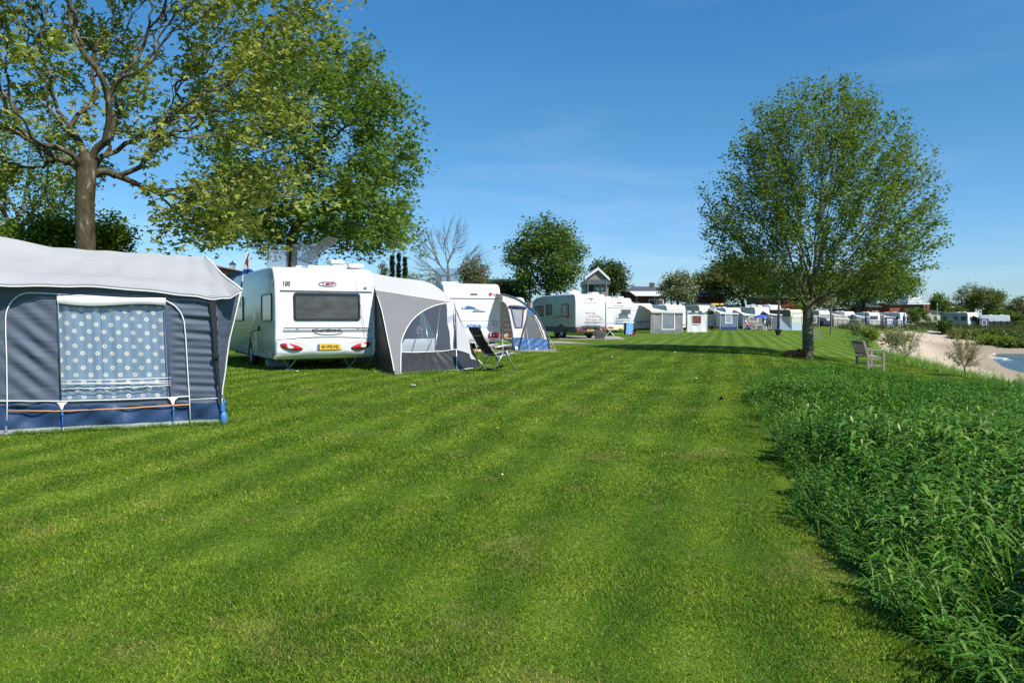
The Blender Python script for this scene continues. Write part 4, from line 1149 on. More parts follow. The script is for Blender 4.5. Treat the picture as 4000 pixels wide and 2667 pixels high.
    mb = MB(); mb.rbox((-.014, 2.02, .42), (.01, 2.38, .92), .01); mb.build('service_door', SHADE_SIDE, root)
    mb = MB(); mb.rbox((-.05, 1.75, .98), (.01, 1.92, 1.10), .015); so = mb.build('power_socket', FRAME, root)
    mb = MB(); mb.tube([(-.05, 1.85, 1.0), (-.16, 2.0, .95), (-.2, 2.15, .5), (-.15, 2.3, .05)], .012, 6); mb.build('cable', BLACKR, so, smooth=True)
    mb = MB(); mb.lathe([(.001, -.012), (.075, -.012), (.08, .0)], (.0, .14, 2.2), 16, axis='x'); mb.build('marker_light', mat('purple_lens', (.13, .01, .06), .2, coat=.8), root, smooth=True)
    for yy, zz in ((.22, .40), (3.9, .42)):
        mb = MB(); mb.lathe([(.001, -.012), (.03, -.012), (.03, .0)], (.0, yy, zz), 12, axis='x'); mb.build('reflector', RED, root)
    wheel(root, (.11, 3.12, .33), .33)
    wheel(root, (W - .11, 3.12, .33), .33)
    # steady legs under the tail
    for xx in (.45, 2.02):
        mb = MB(); mb.tube([(xx - .18, .35, .30), (xx, .5, .03)], .022, 6); mb.tube([(xx + .18, .35, .30), (xx, .5, .03)], .022, 6); mb.box((xx - .09, .42, .0), (xx + .09, .58, .03)); mb.build('steady_leg', STEEL, root)
    mb = MB(); mb.box((.2, .6, .22), (W - .2, 6.6, .31)); mb.build('chassis', GREYBUMP, root)
    mb = MB(); mb.tube([(.9, 6.8, .38), (1.29, 8.2, .42)], .04, 8); mb.tube([(W - .9, 6.8, .38), (1.29, 8.2, .42)], .04, 8); mb.tube([(1.29, 7.9, .0), (1.29, 7.9, .7)], .03, 8); mb.build('tow_bar', STEEL, root, smooth=True, auto=40)
    # open skylights on the roof
    def hatch(xa, ya, wx, wy, ang, hinge_y, m_, h=.16):
        base = MB(); base.rbox((xa, ya, 2.58), (xa + wx, ya + wy, 2.66), .02); hb = base.build('skylight', W_PAINT, root)
        X = Matrix.Translation((xa, ya + (wy if hinge_y else 0), 2.66)) @ Matrix.Rotation(R(ang), 4, 'X')
        s_ = -1 if hinge_y else 1
        mb = MB(); mb.rbox((.02, min(0, s_ * wy), 0), (wx - .02, max(0, s_ * wy), h * .45), .03, X=X); mb.build('hatch_lid', m_, hb)
    hatch(.25, 1.6, .6, .5, -72, True, HATCH)
    hatch(.72, .75, .75, .6, -75, True, HATCH)
    # large skylight lid hinged on its right side, tipped up
    base = MB(); base.rbox((.95, .45, 2.58), (1.65, 1.15, 2.66), .02); hb = base.build('skylight', W_PAINT, root)
    X = Matrix.Translation((.96, .5, 2.68)) @ Matrix.Rotation(R(-38), 4, 'Y') @ Matrix.Rotation(R(14), 4, 'X')
    mb = MB(); mb.rbox((0, 0, 0), (1.05, .62, .09), .03, X=X); mb.build('hatch_lid', HATCH, hb)
    X2 = X; mb = MB(); mb.loft([[X2 @ Vector((a, b, .045)) for a, b in ((.0, .0), (1.05, .0), (1.05, .62), (0, .62))], [X2 @ Vector((a, b, .05)) for a, b in ((.03, .03), (1.02, .03), (1.02, .59), (.03, .59))]], cap=False); mb.build('lid_edge', MGREY, hb)
    mb = MB(); mb.tube([(1.35, .5, 2.66), (1.62, .52, 3.10)], .008, 5); mb.build('strut', MGREY, hb)
    mb = MB(); mb.rbox((1.60, .5, 2.60), (2.0, .95, 2.70), .03); mb.rbox((1.55, .48, 2.72), (1.92, .9, 2.82), .02); mb.build('roof_vent', W_PAINT, root)
    mb = MB(); mb.rbox((2.02, .42, 2.62), (2.44, 1.15, 2.74), .04); mb.build('awning_case', W_PAINT, root)
    # thin aerial cable hanging over the rear
    pts = [(2.02, .3, 2.60), (2.05, .05, 2.40), (2.12, -.03, 1.9), (2.2, -.05, 1.4), (2.3, -.07, .9), (2.42, -.10, .55), (2.48, .1, .25), (2.40, .2, .03)]
    mb = MB(); mb.tube(pts, .006, 5); mb.build('cable', LGREY, root, smooth=True)
    # waste water box below
    p = root.matrix_world
    M_ = Matrix.Translation(root.location) @ Matrix.Rotation(R(29), 4, 'Z')
    q = M_ @ Vector((.05, 1.25, 0))
    t = thing('waste_water_tank', 'grey plastic waste water tank lying under the near white caravan', 'tank', (q.x, q.y, gz(q.x, q.y)), R(20))
    mb = MB(); mb.rbox((0, 0, .02), (.62, .42, .25), .05); mb.build('tank_body', mat('grey_plastic', (.28, .30, .31), .5), t, smooth=True, auto=35)
    mb = MB(); mb.lathe([(.001, .25), (.05, .25), (.05, .29), (.001, .29)], (.12, .2, 0), 14); mb.build('cap', BLACKR, t)
    mb = MB(); mb.tube([(.25, .2, .25), (.28, .2, .31), (.46, .2, .31), (.49, .2, .25)], .014, 6); mb.build('handle', BLACKR, t)
    return root
near_caravan()

# ------------------------------------------------------------------ flag on its short pole
def flag():
    d = 12.6; b = at(940, 1125, d)
    root = thing('flag', 'small red white and blue flag on a thin pole beside the blue tent', 'flag', (b.x, b.y, b.z))
    o = root.location
    mb = MB(); mb.tube([at(938, 1200, d), at(944, 1110, d), at(955, 1040, d), at(967, 985, d)], [.010, .010, .006, .004], 6); mb.build('pole', ALUW, root, off=o, smooth=True)
    mb = MB(); mb.tube([at(943, 1122, d), at(944.5, 1098, d)], .014, 8); mb.build('grip', C_BLACK, root, off=o, smooth=True)
    # cloth hangs in folds from the pole: three bands
    def pt(a, b_):
        u0 = np.interp(b_, [0, .33, .66, 1], [966, 957, 948, 944]); v0 = np.interp(b_, [0, .33, .66, 1], [986, 1022, 1050, 1074])
        wd = np.interp(b_, [0, .2, .35, .66, 1], [4, 9, 16, 38, 44])
        q = at(u0 + a * wd + 3 * math.sin(a * 6 + b_ * 3), v0 + a * np.interp(b_, [0, .33, .66, 1], [30, 26, 4, -12]), d)
        q.y += .05 * math.sin(a * 9 + b_ * 4) ; return q
    mats = [mat('flag_red', (.55, .04, .04), .7, trans=.3), mat('flag_white', (.80, .80, .80), .7, trans=.3), mat('flag_blue', (.03, .12, .50), .7, trans=.3)]
    mb = MB()
    for k in range(3): mb.grid(lambda a, b_: pt(a, (k + b_) / 3), 14, 5, k)
    mb.build('flag_cloth', mats, root, smooth=True, off=o)
flag()

# ------------------------------------------------------------------ the blue awning at the left
def near_awning():
    BR = ground(862, 11.34); BL = ground(27, 10.44)
    z_r, z_l = gz(BR.x, BR.y), gz(BL.x, BL.y)
    dirw = (BR - BL); dirw.z = 0; Lw = dirw.length; dirw.normalize()
    nrm = Vector((dirw.y, -dirw.x, 0))          # toward the camera
    root = thing('awning_tent', 'blue grey caravan awning with pale roof and flowered window curtain', 'awning', ((BL.x + BR.x) / 2, (BL.y + BR.y) / 2 + .6, z_r))
    o = root.location
    P = Plane3(BL, BR, BL + Vector((0, 0, 1)))
    def wp(u, v, off=0.0): return P.px(u, v, off)
    def crop(x, y): return (x / 1.845, 900 + y / 1.845)
    def cw(x, y, off=0.0): return wp(*crop(x, y), off)
    # main wall as one draped sheet with real creases; leaves a hole for the window
    zt_r, zt_l = 1.86, 1.98
    def wall(s, t, off=0.0):
        """s from -1.45 (left, outside the picture) to Lw at the right edge; t height"""
        b = BL + dirw * s; top = zt_l + (zt_r - zt_l) * (s / Lw) + .06
        z = gz(b.x, b.y) + .02 + t * (top - gz(b.x, b.y) - .02)
        tilt = -.14 * t if s > Lw - .3 else 0
        return b + Vector((0, 0, z - b.z)) + nrm * off
    def sz(x, y):
        q = cw(x, y); return (q - BL).dot(dirw), q.z
    def crease(s, z):
        c = 0.0
        # diagonal tension folds left of the window, level folds at the right, billows in the skirt
        if z > .45:
            c += .032 * math.sin((s * 1.0 + z * 1.1) * 21) * max(0, 1 - abs(s - .28) / .42) * (1 - abs(z - 1.1) / 1.1)
            c += .016 * math.sin(z * 34 + 2 * math.sin(s * 3)) * max(0, min(1, (s - 2.02) / .12)) * (.5 + .5 * math.sin(z * 5))
            c += .008 * math.sin(z * 60 + s * 4) * max(0, min(1, (s - 1.95) / .12))
        else:
            c += .034 * math.sin(s * 7 + z * 9) * math.sin(s * 3.1 + 1) + .012 * math.sin(s * 17 - z * 20)
        return c
    (sx0, sz1), (sx1, sz1b) = sz(415, 500), sz(1195, 545)
    sx0b, sz0 = sz(440, 1226); sx1b, sz0b = sz(1232, 1205)
    def sheet_(s0, s1, z0f, z1f, ns, nz, mi, mb, off=0.0, cre=1.0):
        def f(a, b):
            s = s0(b) + (s1(b) - s0(b)) * a; z = z0f(s) + (z1f(s) - z0f(s)) * b
            q = BL + dirw * s; q.z = z
            return q + nrm * (off + cre * crease(s, z))
        mb.grid(f, ns, nz, mi)
    gzs = lambda s: gz((BL + dirw * s).x, (BL + dirw * s).y) + .03
    skt = lambda s: .435 + z_l - .05 + (.375 - .435) * s / Lw
    topf = lambda s: 2.085 + (1.925 - 2.085) * s / Lw + .03 * math.exp(-((s - 1.25) / .5) ** 2)
    # side edges of the window lean: interpolate by height
    def wx0(z): return np.interp(z, [sz0, sz1], [sx0b, sx0])
    def wx1(z): return np.interp(z, [sz0b, sz1b], [sx1b, sx1])
    mb = MB()
    lean = lambda b: Lw - .05 * b
    sheet_(lambda b: -1.5, lambda b: float(np.interp(b, [0, 1], [sx0b, sx0])), skt, topf, 70, 60, 0, mb)
    sheet_(lambda b: float(np.interp(b, [0, 1], [sx1b, sx1])), lean, skt, topf, 50, 90, 0, mb)
    sheet_(lambda b: sx0, lambda b: sx1, lambda s: sz1 + (sz1b - sz1) * (s - sx0) / (sx1 - sx0), topf, 24, 6, 0, mb, cre=.3)
    sheet_(lambda b: sx0b - .02, lambda b: sx1b + .02, lambda s: skt(s) - .03, lambda s: sz0 + .01 + (sz0b - sz0) * (s - sx0b) / (sx1b - sx0b), 24, 3, 0, mb, cre=.3)
    mb.build('front_wall', C_BLUE, root, smooth=True, off=o)
    mb = MB(); sheet_(lambda b: -1.5, lambda b: Lw + .0 * b, gzs, skt, 120, 22, 0, mb, .004); mb.build('skirt', C_SKIRT, root, smooth=True, off=o)
    mb = MB(); sheet_(lambda b: -1.5, lambda b: Lw - .02, lambda s: gzs(s) - .02, lambda s: gzs(s) + .035, 60, 1, 0, mb, .016, .8); mb.build('mud_flap', C_LGREY, root, smooth=True, off=o)
    # curtain behind the window foil
    m, nt, out = new_mat('flowered_curtain')
    uvn = N(nt, 'ShaderNodeAttribute', attribute_name='cuv', attribute_type='GEOMETRY').outputs['Vector']
    sp = N(nt, 'ShaderNodeSeparateXYZ'); nt.links.new(uvn, sp.inputs[0])
    # flowers in staggered rows: cell 0.105 x 0.105
    ry = mathn(nt, 'MULTIPLY', sp.outputs[1], 1 / .0985)
    row = mathn(nt, 'FLOOR', ry)
    sh = mathn(nt, 'MULTIPLY', mathn(nt, 'MODULO', row, 2.0), .5)
    rx = mathn(nt, 'ADD', mathn(nt, 'MULTIPLY', sp.outputs[0], 1 / .178), sh)
    fx = mathn(nt, 'MULTIPLY', mathn(nt, 'SUBTRACT', mathn(nt, 'FRACT', rx), .5), .178)
    fy = mathn(nt, 'MULTIPLY', mathn(nt, 'SUBTRACT', mathn(nt, 'FRACT', ry), .5), .0985)
    dist = mathn(nt, 'SQRT', mathn(nt, 'ADD', mathn(nt, 'MULTIPLY', fx, fx), mathn(nt, 'MULTIPLY', fy, fy)))
    ang = N(nt, 'ShaderNodeMath', operation='ARCTAN2'); nt.links.new(fy, ang.inputs[0]); nt.links.new(fx, ang.inputs[1])
    pet = mathn(nt, 'MULTIPLY_ADD', mathn(nt, 'SINE', mathn(nt, 'MULTIPLY', ang.outputs[0], 9)), .0028, .029)
    fl = mathn(nt, 'LESS_THAN', dist, pet); ctr = mathn(nt, 'LESS_THAN', dist, .009)
    nz = noise(nt, 300, uvn, 2)
    base = mixc(nt, nz, (.12, .20, .30), (.21, .31, .41))
    seam = mathn(nt, 'LESS_THAN', mathn(nt, 'ABSOLUTE', mathn(nt, 'SUBTRACT', sp.outputs[0], .505)), .004)
    base = mixc(nt, seam, base, (.05, .07, .12))
    c1 = mixc(nt, fl, base, (.66, .64, .58)); c1 = mixc(nt, ctr, c1, (.25, .20, .14))
    b_ = N(nt, 'ShaderNodeBsdfPrincipled'); nt.links.new(c1, b_.inputs['Base Color']); b_.inputs['Roughness'].default_value = .8
    nt.links.new(b_.outputs[0], out.inputs[0])
    wn = MB()
    nu, nv = 60, 40; uv = []
    def curt(a, b):
        z0_ = sz0 + (sz0b - sz0) * a - .01; z1_ = sz1 + (sz1b - sz1) * a + .01
        z = z0_ + (z1_ - z0_) * b; s = wx0(z) + (wx1(z) - wx0(z)) * a
        uv.append((a * (sx1 - sx0), b * (sz1 - sz0), 0))
        q = BL + dirw * s; q.z = z
        return q - nrm * (.05 + .008 * math.sin(a * 30 + 2 * b) + .006 * math.sin(a * 71))
    wn.grid(curt, nu, nv)
    cur = wn.build('curtain', m, root, smooth=True, off=o)
    at_ = cur.data.attributes.new('cuv', 'FLOAT_VECTOR', 'POINT'); at_.data.foreach_set('vector', np.array(uv, np.float32).ravel())
    foil = clear_mat('curtain_window_foil', (.96, .97, .98), .02, .15, .25, 7, .05)
    mb = MB()
    def foilf(a, b):
        z0_ = sz0 + (sz0b - sz0) * a; z1_ = sz1 + (sz1b - sz1) * a; z = z0_ + (z1_ - z0_) * b; s = wx0(z) + (wx1(z) - wx0(z)) * a
        q = BL + dirw * s; q.z = z; return q + nrm * .004 * math.sin(b * 9 + a * 4)
    mb.grid(foilf, 20, 20); mb.build('window', foil, root, smooth=True, off=o)
    # rolled white blind above the window
    mb = MB(); mb.grid(lambda a, b: cw(415 + a * 780, 468 + 30 * math.sin(a * math.pi) * .15 + a * 18 + b * (56 + 10 * math.sin(a * 6)), .025 + .02 * math.sin(b * math.pi)), 40, 5); mb.build('blind', C_WHITE, root, smooth=True, off=o)
    # white pipings
    def pipe(pts, r=.010, m_=None, name='piping', off=.022):
        # smooth through the points
        q = [cw(x, y, off) for x, y in pts]; mb = MB(); mb.tube(q, r, 6); return mb.build(name, m_ or C_WHITE, root, smooth=True, off=o)
    def arc(c, rx, ry, a0, a1, n=8): return [(c[0] + rx * math.cos(R(a0 + (a1 - a0) * k / n)), c[1] - ry * math.sin(R(a0 + (a1 - a0) * k / n))) for k in range(n + 1)]
    pipe([(50, 1470), (55, 1230), (50, 900), (44, 760)] + arc((215, 640), 172, 190, 180, 92, 8) + [(300, 452), (600, 470), (900, 488), (1100, 494)] + arc((1125, 690), 205, 195, 88, 8, 8) + [(1338, 760), (1352, 1000), (1365, 1200), (1374, 1405)], .008)
    pipe([(-200, 1222), (0, 1226), (445, 1228), (800, 1219), (1232, 1202), (1365, 1192)], .008)
    pipe([(1372, 1216), (1585, 1206)], .006)
    pipe([(62, 1297), (445, 1300), (900, 1280), (1364, 1252)], .009, C_ORANGE, 'orange_cord')
    for y0, y1 in ((1080, 1060), (1108, 1084), (1098, 1100), (1140, 1114)):
        pipe([(445, y0), (840, (y0 + y1) / 2 + 4), (1230, y1)], .0055, C_WHITE, 'window_cord')
    pipe([(415, 468), (440, 1226)], .007, C_BLUE3, 'window_edge'); pipe([(1195, 545), (1208, 900), (1224, 1200)], .009, C_BLUE3, 'window_edge')
    for x, y in ((450, 1240), (1248, 1205)):
        mb = MB(); mb.poly([cw(x - 38, y - 2, .025), cw(x + 40, y - 6, .025), cw(x + 14, y + 18, .025), cw(x + 6, y + 46, .025), cw(x - 8, y + 46, .025), cw(x - 18, y + 18, .025)], thick=.006); mb.build('peg_patch', C_WHITE, root, off=o)
        b0 = cw(x + 2, y + 46, .03); b1 = cw(x + 8, y + 232, .06); b1.z = gz(b1.x, b1.y) + .02
        mb = MB(); mb.tube([b0, b0.lerp(b1, .5), b1], .006, 6); mb.tube([b0.lerp(b1, .18), b0.lerp(b1, .32)], .013, 6); mb.build('peg_cord', BROPE, root, off=o, smooth=True)
        mb = MB(); mb.tube([b1 + Vector((0, .01, .04)), b1 + Vector((.02, -.03, -.06))], .006, 6); mb.build('tent_peg', STEEL, root, off=o)
    # black storm strap down the right end, with buckle, and the blue tensioner at its foot
    q = [cw(1532, 508, .05), cw(1548, 700, .06), cw(1562, 900, .07), cw(1576, 1080, .07), cw(1596, 1270, .07), cw(1606, 1370, .06)]
    mb = MB()
    for i in range(len(q) - 1):
        w0, w1 = (.040, .034, .026, .018, .010, .008)[i], (.034, .026, .018, .012, .008, .008)[i]
        a, b = q[i], q[i + 1]
        mb.loft([[a - dirw * w0, a - dirw * w0 - nrm * .006, a + dirw * w0 - nrm * .006, a + dirw * w0], [b - dirw * w1, b - dirw * w1 - nrm * .006, b + dirw * w1 - nrm * .006, b + dirw * w1]])
    mb.build('storm_strap', C_BLACK, root, off=o)
    mb = MB(); c = cw(1558, 905, .08); mb.rbox((c.x - .05, c.y - .015, c.z - .04), (c.x + .04, c.y + .02, c.z + .03), .01); mb.build('buckle', C_BLACK, root, off=o)
    # flared storm panel at the right corner
    edge = [(1735, 440), (1718, 520), (1690, 640), (1655, 780), (1640, 880), (1622, 1030), (1604, 1140), (1596, 1280), (1597, 1385)]
    inner = [(1545, 488), (1540, 560), (1545, 650), (1550, 780), (1556, 880), (1568, 1030), (1578, 1140), (1588, 1280), (1592, 1388)]
    mb = MB()
    def flare(a, b):
        t = b * (len(edge) - 1); i = min(int(t), len(edge) - 2); f = t - i
        e = Vector(edge[i]).lerp(Vector(edge[i + 1]), f); n_ = Vector(inner[i]).lerp(Vector(inner[i + 1]), f)
        pe = at(*crop(*e), 11.75); pn = cw(n_.x, n_.y, -.01)
        q = pn.lerp(pe, a); q.y += .025 * math.sin(a * 9 + b * 13) * (1 - b); return q
    mb.grid(flare, 14, 40); mb.build('storm_panel', C_BLUE, root, smooth=True, off=o)
    mb = MB(); mb.tube([at(*crop(*e), 11.73) for e in edge], .011, 6); mb.build('piping', C_WHITE, root, smooth=True, off=o)
    # right side wall and left side wall running back to the caravan
    back = -nrm
    mb = MB()
    def side(s0):
        def f(a, b):
            q = BL + dirw * s0 + back * (.02 + 2.5 * a); zg = gz(q.x, q.y); zt = (topf(s0) - .06) + (2.45 - topf(s0)) * a - .10 * math.sin(math.pi * a); q.z = zg + .02 + (zt - zg) * b
            q += dirw * (.015 * math.sin(a * 20 + b * 6) - .12 * b * (1 if s0 > 1 else 0)); return q
        return f
    mb.grid(side(Lw - .01), 20, 16); mb.build('side_wall', C_BLUE, root, smooth=True, off=o)
    mb = MB(); mb.grid(side(-1.48), 10, 10); mb.build('side_wall', C_BLUE, root, smooth=True, off=o)
    # roof: front hem to back edge, sagging, with hanging valance
    hem = [(-640, 398, 9.75), (-300, 397, 10.0), (0, 396, 10.28), (300, 399, 10.55), (600, 398, 10.75), (900, 415, 10.95), (1200, 445, 11.13), (1420, 470, 11.27), (1545, 488, 11.35), (1660, 474, 11.45), (1742, 428, 11.5)]
    bk = [(-640, 20, 12.4), (-300, -10, 12.7), (0, 45, 13.0), (380, 120, 13.4), (600, 138, 13.6), (800, 150, 13.8), (1000, 163, 13.9), (1200, 175, 14.0), (1330, 183, 14.0), (1420, 188, 14.0), (1480, 190, 14.0)]
    H_ = [at(*crop(x, y), d_) + nrm * .10 for x, y, d_ in hem]; B_ = [at(*crop(x, y), d_) for x, y, d_ in bk]
    def roof(a, b):
        t = a * (len(H_) - 1); i = min(int(t), len(H_) - 2); f = t - i
        h = H_[i].lerp(H_[i + 1], f); k = B_[i].lerp(B_[i + 1], f); q = h.lerp(k, b)
        q.z += -.09 * math.sin(math.pi * b) * (1 - .75 * a) + .09 * math.exp(-((b - .16) / .14) ** 2) * (1 - a) ** .7 + .012 * math.sin(a * 22 + 5 * b) * math.sin(math.pi * b) * (a > .5) + .006 * math.sin(a * 47 - b * 9)
        return q
    mb = MB(); mb.grid(roof, 100, 24)
    mb.build('roof', C_ROOF, root, smooth=True, off=o)
    mb = MB(); mb.grid(lambda a, b: roof(a, 0) + Vector((0, 0, -.03 * b)) - nrm * .012 * b, 100, 2); mb.build('valance', C_ROOF, root, smooth=True, off=o)
    mb = MB(); mb.tube([roof(1.0, b / 10) for b in range(11)], .016, 6); mb.tube([roof(a / 40, 0) + Vector((0, 0, -.032)) for a in range(41)], .008, 5); mb.build('roof_piping', C_WHITE, root, smooth=True, off=o)
    # poles
    for s, tilt in ((Lw - .06, -.14), (-1.4, 0)):
        b0 = BL + dirw * s - nrm * .08; b0.z = gz(b0.x, b0.y); b1 = b0 + Vector((0, 0, topf(s) - b0.z)) + dirw * tilt
        mb = MB(); mb.tube([b0, b1], .014, 8); mb.build('pole', STEEL, root, off=o, smooth=True)
    c = BL - dirw * .02 + nrm * .05; zf = gz(c.x, c.y)
    mb = MB(); mb.lathe([(.04, 0), (.04, .02), (.02, .03), (.016, .12)], (c.x, c.y, zf), 10); mb.build('pole_foot', STEEL, root, off=o)
    # guy rope at the right
    a_ = at(*crop(1602, 1180), 11.7); b_ = at(*crop(1660, 1292), 11.9); b_.z = gz(b_.x, b_.y)
    mb = MB(); mb.tube([a_, b_], .006, 6); mb.tube([a_.lerp(b_, .25), a_.lerp(b_, .45)], .014, 6); mb.build('guy_rope', BROPE, root, off=o, smooth=True)
    # blue tensioner
    c = at(*crop(1612, 1395), 11.3); c.z = gz(c.x, c.y)
    t = thing('strap_tensioner', 'blue plastic strap tensioner standing at the corner of the blue tent', 'tensioner', c)
    lb = mat('light_blue_plastic', (.06, .22, .58), .35, coat=.3)
    mb = MB(); mb.lathe([(.03, -.02), (.043, .0), (.045, .11), (.036, .15), (.020, .17), (.018, .20)], (0, 0, 0), 16); mb.build('tensioner_body', lb, t, smooth=True, auto=40)
    mb = MB(); mb.lathe([(.030, .18), (.034, .19), (.030, .30), (.02, .31)], (-.015, 0, 0), 14); mb.build('tensioner_cap', lb, t, smooth=True, auto=40)
near_awning()
# ------------------------------------------------------------------ grey porch awning on the near caravan
def pix3(x, y): return (1400 + x / 2.94, 1000 + y / 2.94)
def grey_awning():
    TL = at(*pix3(196, 392), 20.7); A = at(*pix3(410, 1360), 18.75); C = at(*pix3(1125, 1310), 20.3)
    P = Plane3(TL, A, C)
    def w(x, y, off=0.0): return P.px(*pix3(x, y), off)
    T = w(1090, 535)
    root = thing('porch_awning', 'grey porch awning with arched clear window beside the near white caravan', 'awning', (-2.4, 21.0, gz(-2.4, 21)))
    o = root.location
    arc = [(480, 1358), (482, 1200), (486, 1000), (500, 950), (522, 895), (556, 825), (602, 755), (655, 700), (712, 655), (770, 620), (835, 590), (900, 568), (980, 550), (1045, 542), (1090, 540)]
    # grey front panel left of and above the arch
    top = [(193, 392), (420, 425), (600, 457), (760, 480), (900, 503), (1000, 518), (1090, 530)]
    left = [(212, 462), (262, 620), (296, 780), (330, 950), (362, 1100), (390, 1240), (410, 1360)]
    def lerp_list(L, t):
        t = t * (len(L) - 1); i = min(int(t), len(L) - 2); f = t - i; return (L[i][0] + (L[i + 1][0] - L[i][0]) * f, L[i][1] + (L[i + 1][1] - L[i][1]) * f)
    outer = left[::-1] + top          # bottom-left up and along the top to the right tip
    inner = arc
    mb = MB()
    def panel(a, b):
        p0 = lerp_list(outer, a); p1 = lerp_list(inner, a); q = w(p0[0] + (p1[0] - p0[0]) * b, p0[1] + (p1[1] - p0[1]) * b)
        return q + P.n * (.012 * math.sin(a * 9 + b * 3) * math.sin(math.pi * b))
    mb.grid(panel, 60, 10); mb.build('front_panel', C_GREY, root, smooth=True, off=o)
    # dark wedge against the caravan
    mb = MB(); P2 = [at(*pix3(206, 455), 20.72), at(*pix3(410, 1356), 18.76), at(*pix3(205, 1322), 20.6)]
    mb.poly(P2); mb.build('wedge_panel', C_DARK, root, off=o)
    # clear window, right edge pleated with pale tape
    foot = [(485, 1110), (640, 1112), (800, 1106), (960, 1098), (1125, 1075)]
    mb = MB()
    rightedge = [(1090, 540), (1098, 700), (1104, 900), (1116, 1075)]
    def win(a, b):
        # a along the arch from the foot up to the tip; b toward the lower right
        p0 = lerp_list(arc[1:], a); p1 = lerp_list(foot, a) if True else None
        q = w(p0[0] + (p1[0] - p0[0]) * b, p0[1] + (p1[1] - p0[1]) * b)
        cr = max(0, min(1, (p0[0] + (p1[0] - p0[0]) * b - 860) / 200))
        return q + P.n * (.03 * cr * math.sin(b * 16 + a * 10) * math.sin(math.pi * b))
    mb.grid(win, 50, 30); mb.build('window', CLEAR, root, smooth=True, off=o)
    mb = MB(); mb.grid(lambda a, b: w(1005 + 82 * a + (60 * b ** 1.4) * (1 - a), 548 + 540 * b - 12 * a, .02 + .02 * math.sin(b * 12)), 5, 20); mb.build('window_tape', C_LGREY, root, smooth=True, off=o)
    # pleated dark skirt
    mb = MB()
    def skirt(a, b):
        x = 482 + (1125 - 482) * a; yt = np.interp(x, [p[0] for p in foot], [p[1] for p in foot]); yb = 1358 + (1310 - 1358) * a + 6 * math.sin(a * 9)
        q = w(x, yt + (yb - yt) * b)
        pl = math.sin((a - .47) * 70 / (1 + 1.6 * b)) * (1 - .55 * b)
        return q + P.n * (.018 * pl)
    mb.grid(skirt, 110, 14); mb.build('skirt', C_CHAR, root, smooth=True, off=o)
    def pipe(pts, r=.012, off=.02, plane=True):
        mb = MB(); mb.tube([w(x, y, off) for x, y in pts], r, 6); return mb.build('piping', C_WHITE, root, smooth=True, off=o)
    pipe(arc); pipe(foot, .011); pipe(left, .011); pipe([(1090, 540), (1102, 700), (1112, 900), (1120, 1075), (1126, 1310)], .012)
    pipe([(410, 1362), (480, 1358), (640, 1352), (800, 1350), (960, 1338), (1125, 1310)], .012)
    mb = MB(); mb.tube([w(1098, 548, .015), w(1112, 800, .02), w(1118, 1075, .02)], .022, 6); mb.build('zip_flap', C_DARK, root, smooth=True, off=o)
    mb = MB(); a = at(*pix3(228, 480), 20.6); mb.tube([at(*pix3(135, 1320), 20.2), at(*pix3(300, 1342), 19.4), w(410, 1362, .01)], .012, 6); mb.build('hem_piping', C_WHITE, root, smooth=True, off=o)
    # roof: front hoop and body running back along the caravan side
    hoop = [(140, 190), (300, 225), (400, 243), (520, 258), (640, 270), (740, 285), (830, 312), (900, 352), (960, 398), (1010, 445), (1055, 492), (1090, 530)]
    hd = [20.9, 20.95, 21.0, 21.02, 21.05, 21.05, 21.0, 20.95, 20.9, 20.8, 20.65]
    TP = [w(*lerp_list(top, i / (len(hoop) - 1))) for i in range(len(hoop))]
    HP = [at(*pix3(x, y), TP[i].y + .12 + .85 * (1 - (i / 11) ** 2)) for i, (x, y) in enumerate(hoop[:-1])] + [T + Vector((0, .05, .02))]
    back = Vector((-.485, .875, 0))
    def lst(L, t):
        t = t * (len(L) - 1); i = min(int(t), len(L) - 2); return L[i].lerp(L[i + 1], t - i)
    mb = MB()
    mb.grid(lambda a, b: lst(TP, a).lerp(lst(HP, a), b), 40, 8); mb.build('visor', C_LGREY, root, smooth=True, off=o); mb = MB()
    mb.grid(lambda a, b: lst(HP, a) + back * (2.6 * b) + Vector((0, 0, -.05 * math.sin(math.pi * b) - .02 * b)), 40, 10)
    mb.build('roof', C_LGREY, root, smooth=True, off=o)
    mb = MB(); mb.tube([p + Vector((0, 0, .004)) for p in TP], .009, 5); mb.build('seam', C_WHITE, root, smooth=True, off=o)
    # right flank: pale panel over a dark skirt, spreading to the ground
    D = at(*pix3(1400, 1297), 21.9); D.z = gz(D.x, D.y) + .02
    Q = Plane3(T, C, D)
    def v(x, y, off=0.0): return Q.px(*pix3(x, y), off)
    mb = MB(); mb.poly([v(1104, 560), v(1130, 662), v(1180, 765), (v(1238, 880)), v(1272, 960), v(1285, 1060), v(1300, 1125), v(1355, 1192), v(1290, 1180), v(1270, 1118), v(1200, 1095), v(1130, 1075)]); mb.build('flank_panel', C_LGREY, root, off=o)
    mb = MB(); mb.poly([v(1130, 1075), v(1200, 1095), v(1270, 1118), v(1290, 1180), v(1358, 1195), v(1402, 1292), v(1310, 1296), v(1126, 1312)]); mb.build('flank_skirt', C_CHAR, root, off=o)
    mb = MB(); mb.tube([v(1126, 1312, .01), v(1220, 1300, .01), v(1310, 1288, .01)], .013, 6); mb.tube([v(1312, 1304, .01), v(1402, 1296, .01)], .013, 6); mb.build('hem_piping', C_WHITE, root, smooth=True, off=o)
    mb = MB(); mb.tube([v(1130, 1075, .01), v(1205, 1097, .01), v(1272, 1120, .01), v(1292, 1180, .01)], .010, 6); mb.build('piping', C_WHITE, root, smooth=True, off=o)
    # far side and back, seen through the window
    b1 = C + back * 2.6; b2 = A + back * 2.9; ft = D + back * 2.2; ft.z = gz(ft.x, ft.y)
